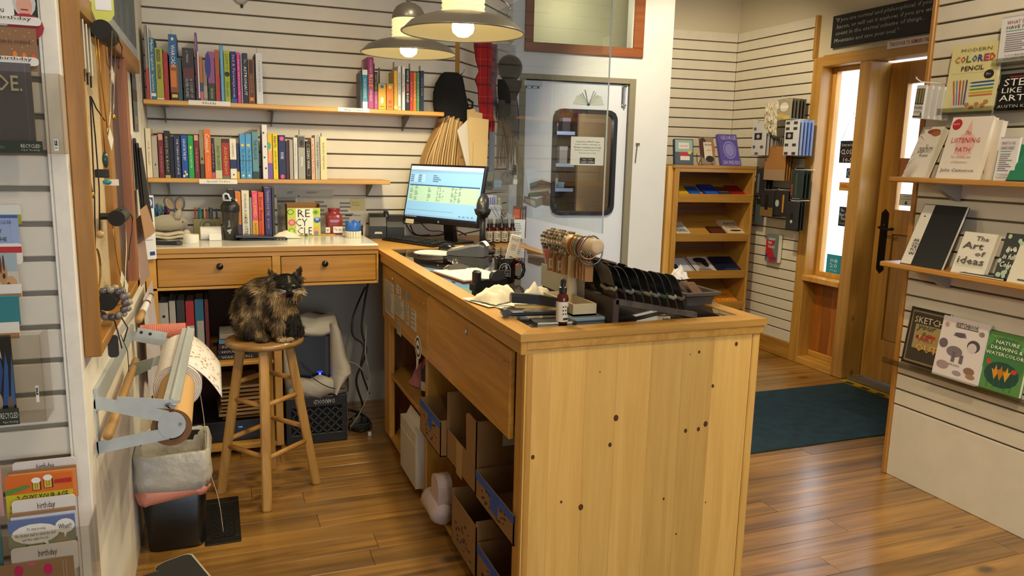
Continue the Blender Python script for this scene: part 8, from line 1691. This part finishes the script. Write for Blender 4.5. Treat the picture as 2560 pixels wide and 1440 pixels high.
def loop(nm, lab, u, r, drop, kind, cols, cat='bracelet', grp=None):
    c = BA + bd * u + Vector((1.075, 2.24, ZG - drop)); r = r * (.92 if kind == 'm' and r < .04 else 1); g = thing(nm, lab, cat, c, 0, grp)
    if kind == 'b':
        n = 16
        for j in range(n): a = 2 * PI * j / n; obj('bead', MB().ball((0, 0, 0), .0062, 6, 4), mat(cols[j % len(cols)], .25, spec=.6), g, (r * math.cos(a), .004 * math.sin(3 * a), r * math.sin(a)), smooth=True)
    else: obj('band', MB().tube([(r * math.cos(2 * PI * j / 22), .004 * math.sin(4 * PI * j / 22), r * 1.12 * math.sin(2 * PI * j / 22)) for j in range(22)], .0028, 5, closed=True), mat(cols[0], .3, metal=cols[1]), g, smooth=True)
    return g
ordn = ('first', 'second', 'third', 'fourth', 'fifth', 'sixth', 'seventh', 'eighth', 'ninth', 'tenth')
bc_ = (('8a7c68', '6a5c4a', 'a89878'), ('5f5448', '3f3830', '8a7c6a'), ('b0a080', '7c6c54'), ('4c443a', '6c6152', '9c8c70'))
for i in range(8): loop('bead_bracelet', ordn[i] + ' beaded bracelet from the far end of the T bar', .97 - i * .058, .036, .008, 'b', bc_[i % 4], grp='beaded bracelets on the T bar')
mc = (('c0a050', 1), ('8c2c28', 0), ('b09a60', 1), ('6a6a4a', 0), ('a8a49a', 1), ('3a3634', 0), ('a84438', 0), ('c4ac74', 1), ('8c8c8c', 1))
for i in range(9): loop('bangle', ordn[i] + ' thin bangle from the post toward the near end', .44 - i * .037, .034 if i != 8 else .042, .010 if i != 8 else .016, 'm', mc[i], grp='bangles on the T bar')
for i in range(9):
    u = .95 - i * .1 if i < 4 else .40 - (i - 4) * .06; c = BA + bd * u + Vector((1.075, 2.24, ZG - .05))
    g = thing('kraft_tag', ordn[i] + ' kraft price tag from the far end hanging under the T bar', 'tag', M=Matrix.Translation(c) @ Matrix.Rotation(R.uniform(-.5, .3), 4, 'Z'), group='kraft tags under the T bar')
    obj('card', MB().prism([(-.013, -.068), (.013, -.068), (.013, -.012), (.006, -.002), (-.006, -.002), (-.013, -.012)], 0, .0012), mat(('9a6f42', 'a87a4c')[i % 2], .8), g); obj('string', MB().tube([(0, 0, -.006), (.002, 0, .012), (0, 0, .03)], .0008, 4), mat('c4b08a', .8), g)
    if i in (0, 2): art(g, .014, .035, [('r', -.5, 0, .5, 1, 'd0c6b0'), ('r', -.1, .2, .1, .8, '5a5248')], -.0006, z0=-.058)
# wedge rack of black cards
DKW = wood('weathered_wood', '5a5046', '342a22', 'y', rough=.6, knots=0, contrast=1.4)
t = thing('card_wedge', 'dark weathered wooden wedge display holding rows of black cards', 'display', (1.135, 2.05, ZG))
obj('back_board', MB().cbox(0, 0, 0, .022, .55, .075, .002), wood('dark_board', '3a2a1e', '22160e', 'y', rough=.55, knots=.03), t)
for y_, nm in ((0.0, 'near_rail'), (.53, 'far_rail')): obj(nm, MB().hexa([(.01, y_, .06), (.31, y_, 0), (.31, y_ + .02, 0), (.01, y_ + .02, .06), (.01, y_, .078), (.31, y_, .018), (.31, y_ + .02, .018), (.01, y_ + .02, .078)]), DKW, t)
obj('mid_rail', MB().hexa([(.02, .13, .045), (.31, .13, 0), (.31, .16, 0), (.02, .16, .045), (.02, .13, .05), (.31, .13, .004), (.31, .16, .004), (.02, .16, .05)]), DKW, t)
obj('slope_board', MB().hexa([(.02, .2, .045), (.31, .2, 0), (.31, .53, 0), (.02, .53, .045), (.02, .2, .05), (.31, .2, .004), (.31, .53, .004), (.02, .53, .05)]), DKW, t)
obj('taupe_sign', MB().box(-.002, .2, .03, 0, .56, .112), mat('8f8878', .7), t)
pk_ = MB().prism(rrect(-.045, 0, .045, .135, .03, 5), 0, .003)
for col in range(3):
    for i in range(9 if col == 0 else 6):
        x = 1.172 + i * .0315; z = ZG + .05 - (x - 1.155) * .16 + .004
        lab = (ordn[i] + ' black bracelet card from the left in the nearest column') if col == 0 else (ordn[i] + ' black bracelet card from the left in the ' + ('middle', 'far')[col - 1] + ' column')
        g = thing('bracelet_card', lab, 'card', M=Matrix.Translation((x, 2.12 + col * .15, z)) @ Matrix.Rotation(-.38 + R.uniform(-.03, .03), 4, 'Y') @ Matrix.Rotation(-HALF, 4, 'Z'), group='black bracelet cards in the wedge')
        obj('card', pk_, mat('131215', .35), g); obj('paper_strip', MB().box(-.044, -.0008, .005, .044, 0, .045), mat('6a5640', .7), g)
        if col == 0 or i > 3: obj('bracelet', MB().tube([(.047 * math.cos(a), .0015 + .009 * math.sin(a) , .055 + .003 * math.sin(5 * a)) for a in [2 * PI * j / 16 for j in range(16)]], .0055, 6, closed=True), mat(('b0a48c', '4a3a34', '8a9488', '3c4240', '94806c', '7a8684', '2f4a48', 'c0baa8', '6a5c50')[i], .4, bump=1.0, gs=400), g)
# red sign panel behind the cards
a = at(1340, 602, y=3.0); b_ = at(1578, 650, y=2.32)
t = thing('red_sign', 'long leaning grey card with a red print behind the bracelets', 'sign', M=Matrix.Translation((1.33, 3.0, ZG)) @ Matrix.Rotation(-HALF, 4, 'Z') @ Matrix.Rotation(.22, 4, 'X'))
obj('panel', MB().box(0, 0, 0, .66, .004, .15), mat('77756f', .6), t); art(t, .66, .15, [('r', .03, .25, .99, .97, '96242e'), ('r', .6, .25, .99, .97, 'a03a24'), ('e', .14, .4, .06, .12, 'c8a8a0')], -.0006)
# moulded tray of tags
t = thing('tag_tray', 'dark moulded tray full of brown tags at the far counter end', 'tray', (1.585, 2.36, ZG))
TM = wood('tray_wood', '4a4038', '2e2620', 'x', rough=.6, knots=0)
obj('tray', MB().rings([rr3(.055, .12, .01, 0), rr3(.06, .125, .012, .02), rr3(.062, .128, .012, .03), rr3(.076, .145, .008, .038), rr3(.076, .145, .008, .048), rr3(.062, .13, .006, .048), rr3(.055, .12, .006, .012)]), TM, t)
for i in range(16):
    g = thing('brown_tag', ordn[i % 10] + (' near' if i < 10 else ' far') + ' brown tag heaped in the moulded tray', 'tag', M=Matrix.Translation((1.585 + R.uniform(-.03, .03), 2.27 + i * .0115, ZG + .03)) @ Matrix.Rotation(R.uniform(-.6, .6), 4, 'Z') @ Matrix.Rotation(-.9, 4, 'X'), group='brown tags in the moulded tray')
    obj('card', MB().box(-.022, 0, 0, .022, .0015, .06), mat(('5a3f2a', '7a5a3c', '3f2c1e')[i % 3], .8), g)
g = crumple('clear_ribbon', 'knot of clear ribbon on top of the brown tags', 'ribbon', Tz(1.6, 2.4, ZG + .07, 20), .03, .03, .05, 'd8d4d0', 8, 7, 7)
# ------------------------------------------------------------------ cartons and things on the counter shelves
KB = mat('8f6a3e', .85, grain=.1, gs=14); TAPE = mat('1f4fa8', .6); INKB = mat('2a1c12', .8)
def carton(nm, lab, x0, x1, y0, y1, z, h, hf=None, tape=False, marks=0, col=KB):
    t = thing(nm, lab, 'box', (x0, y1, z)); hf = hf or h; L_ = y1 - y0; D_ = x1 - x0
    # local frame: x toward the counter back, y negative toward the viewer
    parts = MB().box(0, -L_, 0, .004, 0, hf).box(D_ - .004, -L_, 0, D_, 0, h).box(0, -.004, 0, D_, 0, h).box(0, -L_, 0, D_, -L_ + .004, h).box(0, -L_, 0, D_, 0, .004)
    obj('carton', parts, col, t)
    if tape:
        obj('blue_tape', MB().box(-.001, -L_ - .001, hf - .028, .0, .001, hf + .001), TAPE, t); obj('blue_tape', MB().box(-.0015, -L_ * .62, hf - .075, 0, -L_ * .42, hf), TAPE, t)
    if marks:
        m = MB(); rr = random.Random(marks)
        for i in range(24): yy = -L_ * rr.uniform(.2, .85); zz = hf * rr.uniform(.15, .7); m.box(-.0012, yy, zz, 0, yy + rr.uniform(.006, .02), zz + rr.uniform(.003, .007))
        obj('stencil_marks', m, INKB, t, kind='stuff')
    return t
carton('carton', 'brown carton with blue tape on its rim left of the tall carton', .80, 1.1, 2.80, 3.12, .361, .15, .145, True, 3)
tc = carton('carton', 'tall cut down carton in the middle of the upper counter shelf', .825, 1.2, 2.43, 2.79, .361, .27, .12, False, 0)
obj('front_flap', MB().prism([(-.36, .12), (-.25, .12), (-.24, .26), (-.27, .275), (-.36, .27)], 0, .004, 'x'), KB, tc); obj('tape_strip', MB().box(-.001, -.2, -.012, 0, -.13, .12), mat('a8834c', .6), tc)
obj('white_label', MB().box(.1, -.3605, .17, .17, -.36, .24), mat('cfc8b8', .7), tc)
carton('carton', 'carton with blue tape nearest the end panel on the upper shelf', .82, 1.2, 2.045, 2.41, .361, .105, .1, True, 5)
carton('carton', 'stencilled carton in the lower counter shelf', .82, 1.2, 2.40, 2.70, .051, .22, .2, False, 7)
carton('carton', 'lowest carton with a blue taped edge at the frame bottom', .82, 1.2, 2.045, 2.385, .051, .15, .145, True, 9)
t = thing('white_box', 'white file box standing on the bottom shelf of the far bay', 'box', (.80, 3.5, .051))
obj('box', MB().hexa([(0, -.3, 0), (.3, -.3, 0), (.3, 0, 0), (0, 0, 0), (0, -.3, .26), (.3, -.3, .26), (.3, 0, .26), (0, 0, .26)]), mat('b8b0a0', .7), t)
obj('lid_flap', MB().hexa([(-.002, -.302, .2), (0, -.302, .2), (0, .002, .2), (-.002, .002, .2), (.05, -.3, .3), (.052, -.3, .3), (.052, 0, .3), (.05, 0, .3)]), mat('c0b8a8', .7), t)
t = thing('bag_roll', 'roll of pinkish white plastic bags spilling from the lower shelf', 'roll', (.80, 2.72, .051))
BGM = mat('bba8a0', .45, bump=.5, gs=30)
obj('upright_fold', MB().prism(rrect(.10, .06, .21, .205, .05, 6), .0, .06, 'x'), BGM, t)
obj('lower_bulge', MB().rings([[(.02 + .05 * s_ * math.cos(a), y_, .052 + .05 * s_ * math.sin(a)) for a in [2 * PI * j / 14 for j in range(14)]] for y_, s_ in ((.09, .8), (.12, 1.0), (.2, .95), (.27, 1), (.3, .7))]), BGM, t, smooth=True)
t = thing('black_bottle', 'black bottle with a white label on the far counter shelf', 'bottle', (.93, 3.47, .401)); obj('bottle', MB().lathe([(.034, 0), (.036, .004), (.036, .12), (.02, .15), (.015, .155), (.015, .18)], 18), BLK, t, smooth=True); obj('label', MB().lathe([(.0364, .03), (.0364, .075)], 18, caps=False), mat('b8b4a8', .6), t)
crumple('snack_bag', 'crumpled pink and yellow snack bag on the far counter shelf', 'bag', Tz(.96, 3.66, .402, 20), .07, .06, .12, 'b0707a', 51, 8, 8)
# ------------------------------------------------------------------ under the desk
def binder(px0, px1, top, col, lab, lower=None, word=None, ring=False):
    x0 = at(px0, 830, y=4.05).x; x1 = at(px1, 830, y=4.05).x; z = .4925; h = at((px0 + px1) / 2, top, y=4.05).z - z
    t = thing('binder', lab, 'binder', (x0, 4.05, z)); w_ = x1 - x0 - .001
    obj('cover', MB().cbox(0, 0, 0, w_, .003, h, .001).box(0, .003, 0, .003, .26, h).box(w_ - .003, .003, 0, w_, .26, h), mat(col, .45), t)
    obj('pages', MB().box(.004, .004, .005, w_ - .004, .24, h - .012), PAGE, t)
    if lower: art(t, w_, h, lower, -.0008)
    if word: text(word, t, .5 * w_, .34 * h, h * .4, w_ * .4, y=-.002, rot=-HALF, name='spine_title')
    if ring: obj('finger_hole', MB().prism(oval(w_ / 2, h * .78, .007, .007), -.001, 0), BLK, t)
binder(400, 424, 757, 'b0ada4', 'white binder with a finger hole at the far left under the desk', [('r', .35, .1, .6, .45, '77746c')], ring=True)
binder(426, 442, 752, 'a9a69c', 'narrow white binder second under the desk', [('r', .3, .2, .6, .6, '77746c')])
binder(444, 465, 750, '2b2b2a', 'black binder between the white and red ones')
binder(466.5, 488, 752, '9c1c1f', 'red topped white binder lettered log under the desk', [('r', .05, .02, .95, .6, 'b4b1a6'), ('r', 0, 0, 1, .06, '9c1c1f')], 'Consignment Log')
binder(489.5, 512, 748, '1f5a78', 'teal binder with a pale spine card under the desk', [('r', .2, .05, .95, .66, '9a968c')])
binder(514, 524, 748, '5a1a18', 'dark red thin binder at the right of the row')
for i, (c, w_, lab) in enumerate((('22222a', .22, 'dark paperback at the bottom of the lying stack under the desk'), ('2a2a34', .21, 'dark paperback second from the bottom of the lying stack'), ('3c1c22', .2, 'maroon paperback in the lying stack under the desk'), ('5a88b0', .16, 'light blue pad on the lying stack under the desk'), ('8c887e', .2, 'grey white magazine on top of the lying stack'))):
    t = thing('book', lab, 'book', (-.02 + .004 * i, 4.06 + .006 * (i % 2), .4926 + i * .027), 0, 'books lying under the desk')
    obj('cover', MB().cbox(0, 0, 0, w_, .2, .025, .002), mat(c, .5), t)
    if i < 3: text(('WAKE   HALL', 'HOUSE  HALL', 'PAUL HALL')[i], t, w_ * .45, .0125, w_ * .7, .012, mat('c8c4bc', .6), y=-.001, name='spine_title')
R.seed(6)
for i in range(9):
    t = thing('paper_bag', ordn[i] + ' folded kraft bag from the bottom of the pile under the desk', 'bag', M=Matrix.Translation((R.uniform(-.03, .0), 4.06 + R.uniform(0, .02), .056 + .115 + i * .02)) @ Matrix.Rotation(R.uniform(-.08, .08), 4, 'Z'), group='kraft bags piled under the desk')
    obj('bag', MB().hexa([(0, 0, 0), (.22, 0, 0), (.22, .3, 0), (0, .3, 0), (0, 0, .006), (.22, 0, .012), (.22, .3, .008), (0, .3, .012)]), mat(('8a6840', '9a7a50', 'b09468')[i % 3], .85), t)
t = thing('video_recorder', 'black video recorder with a small blue lit word under the desk', 'recorder', (-.24, 4.05, .0555))
obj('case', MB().cbox(0, 0, 0, .47, .3, .11, .004), mat('0e0e11', .3), t); obj('front_groove', MB().box(.01, -.001, .05, .46, 0, .053), mat('2a2a2e', .4), t)
text('PWR', t, .32, .075, .02, .008, glowmat('blue_led_text', '4aa0ff', 1.5), y=-.0012)
# crate, tower and its cloth
MKC = mat('111113', .5); cx0, cx1 = .308, .628
t = thing('milk_crate', 'black plastic milk crate standing upside down under the desk', 'crate', (cx0, 4.04, 0))
w_, h_ = cx1 - cx0, .262
obj('top_band', MB().cbox(0, 0, h_ - .06, w_, .3, h_, .004), MKC, t); obj('bottom_band', MB().cbox(0, 0, 0, w_, .3, .055, .004), MKC, t)
for i in range(4): obj('rib', MB().box(-.001, -.003, .008 + i * .012, w_ + .001, 0, .013 + i * .012), mat('1c1c1f', .5), t)
for x in (0, w_ - .03): obj('corner_post', MB().cbox(x, 0, .05, x + .03, .03, h_ - .055, .003), MKC, t)
obj('core', MB().box(.01, .02, .05, w_ - .01, .29, h_ - .05), mat('070708', .8), t)
lt = MB()
for i in range(-3, 9):
    for s_ in (1, -1):
        p = []
        xa, xb = .03 + i * .045, .03 + i * .045 + s_ * .14
        if s_ < 0: xa, xb = xa + .14, xb + .14
        d = Vector((xb - xa, .145)); n = Vector((-d.y, d.x)).normalized() * .0035
        q = []
        for (px_, pz_) in ((xa, .055), (xb, .2)): q.append((px_, pz_))
        # clip to the open panel
        (ax, az), (bx, bz) = q
        t0, t1 = 0.0, 1.0
        for lo_, hi_ in ((.03, w_ - .03),):
            dx = bx - ax
            ta, tb = sorted(((lo_ - ax) / dx, (hi_ - ax) / dx)); t0, t1 = max(t0, ta), min(t1, tb)
        if t1 - t0 < .08: continue
        A_, B_ = (ax + (bx - ax) * t0, az + (bz - az) * t0), (ax + (bx - ax) * t1, az + (bz - az) * t1)
        lt.hexa([(A_[0] - .004, .0, A_[1]), (A_[0] + .004, .0, A_[1]), (A_[0] + .004, .008, A_[1]), (A_[0] - .004, .008, A_[1]), (B_[0] - .004, .0, B_[1]), (B_[0] + .004, .0, B_[1]), (B_[0] + .004, .008, B_[1]), (B_[0] - .004, .008, B_[1])])
obj('diamond_lattice', lt, mat('39393c', .5), t, kind='stuff')
text('DARIGOLD', t, .62 * w_, h_ - .03, .11, .022, mat('c4c4c0', .6), y=-.0045, rot=PI, name='moulded_lettering')
t = thing('computer_tower', 'black computer tower with a bright blue power light', 'computer', (.36, 4.1, .264))
obj('case', MB().cbox(0, 0, 0, .19, .26, .32, .004), mat('0a0a0e', .3), t); obj('side_strip', MB().box(.165, -.002, .01, .178, 0, .31), mat('2a2a30', .4), t)
obj('power_light', MB().tube([(.135, -.004, .105), (.135, 0, .105)], .0055, 12), glowmat('blue_power_light', '1a2cff', 30.0), t); obj('light_bezel', MB().box(.122, -.002, .112, .148, 0, .12), glowmat('blue_bezel', '1a2cd8', 2.5), t); obj('sticker', MB().box(.145, -.0015, .03, .16, 0, .045), mat('9a9aa0', .5), t)
CLT = mat('a9a396', .9, bump=.15, gs=60)
t = thing('cloth_cover', 'pale grey cloth bag wrapped loosely round the computer tower', 'cloth', (.36, 4.085, .264))
def hoop(pts, r0): # rumpled roll of cloth along a path
    return MB().tube(pts, r0, 12)
obj('right_drape', drape(5, [(.192, .225, .385), (.19, .245, .34), (.192, .26, .27), (.192, .275, .2), (.194, .3, .14), (.194, .305, .11), (.194, .25, .05), (.194, .22, .01)], .09, 3, .1), CLT, t, smooth=False)
obj('top_drape', MB().rings([[(x, yy + .01, .335 + zz + .012 * math.sin(x * 40 + yy * 30)) for yy, zz in ((-.01, -.015), (-.02, .01), (.03, .05), (.15, .07), (.26, .05), (.27, .0), (.2, .0), (.1, .0))] for x in (-.05, -.03, .03, .09, .15, .2, .235)]), CLT, t, smooth=True)
obj('left_drape', hoop([(-.02, .02, .35), (-.032, .0, .25), (-.03, -.005, .14), (-.025, .0, .05)], [.02, .022, .026, .024]), CLT, t, smooth=True)
obj('bottom_sag', MB().rings([[(x, -.005 - .04 * math.sin(PI * min(1, (x + .05) / .33)) * k, z0 + .012 * math.sin(x * 50 + k * 5)) for k, z0 in ((.3, .10 - .35 * max(0, x - .16) * 0), (1, .07), (1.3, .03), (1, -.005), (0, -.004), (0, .05))] for x in (-.05, -.02, .03, .08, .13, .18, .23, .285)]), CLT, t, smooth=True)
# cables in the knee space
cs_ = [('black power cable hanging in front of the counter side panel', [(.79, 4.25, .85), (.74, 4.2, .6), (.76, 4.18, .45), (.70, 4.16, .3), (.74, 4.2, .12), (.68, 4.3, .02)], .006, '0f0f10'),
       ('second black cable looping left of the counter side', [(.78, 4.3, .8), (.70, 4.22, .66), (.69, 4.2, .55), (.75, 4.2, .48), (.73, 4.18, .36), (.78, 4.2, .2)], .005, '131315'),
       ('white cable curling down to the floor by the counter side', [(.77, 4.22, .6), (.75, 4.14, .45), (.77, 4.13, .32), (.75, 4.1, .22), (.70, 4.12, .1), (.66, 4.15, .03)], .004, '8f8c86'),
       ('grey cable running from the cloth bag to the counter side', [(.62, 4.15, .42), (.69, 4.14, .4), (.73, 4.13, .36), (.76, 4.15, .3)], .004, '77746e'),
       ('brown black bundle of cable lying on the floor', [(.66, 4.2, .012), (.72, 4.12, .012), (.78, 4.18, .03), (.74, 4.28, .06), (.67, 4.25, .1)], .008, '1a1512'),
       ('thin black cable across the cloth bag', [(.40, 4.06, .43), (.46, 4.03, .36), (.54, 4.02, .31), (.62, 4.05, .29)], .003, '121212')]
for l, p_, r, c in cs_: cable('cable', l, p_, r, c)
t = thing('power_strip', 'dark power strip on the floor among the cables', 'power strip', Tz(.66, 4.17, 0, 12).translation); obj('case', MB().cbox(0, 0, 0, .13, .05, .035, .004), mat('2a2622', .5), t)
for i in range(2): obj('plug', MB().cbox(.02 + i * .05, .008, .034, .055 + i * .05, .042, .07, .004), mat(('4a463e', '141416')[i], .5), t)
t = obj('paper_scrap', MB().cbox(0, 0, 0, .018, .014, .022, .001), mat('c8c4b8', .8), M=Tz(.745, 4.06, .0005), label='tiny white cube of paper on the floor by the counter', cat='scrap')
# plaque ornaments at the top of the back wall
for px, lab in ((517, 'pale round plaque cut by the top edge, left one'), (602, 'pale round plaque with a dark drop at the top edge')):
    q = at(px, -6 if px < 550 else 0, y=YB - .002); t = thing('wall_plaque', lab, 'plaque', (q.x, YB - .002, q.z + .03)); obj('disc', MB().prism(oval(0, 0, .042, .05 if px > 550 else .04, 18), -.012, 0), mat('b5b0a0', .6), t)
    if px > 550: obj('rim', MB().tube([(.042 * math.cos(a), -.012, .05 * math.sin(a)) for a in [2 * PI * j / 18 for j in range(18)]], .005, 6, closed=True), mat('a09a88', .5), t); obj('drop', MB().ball((.004, -.008, -.062), (.008, .006, .012)), BLK, t, smooth=True)
make_texts()
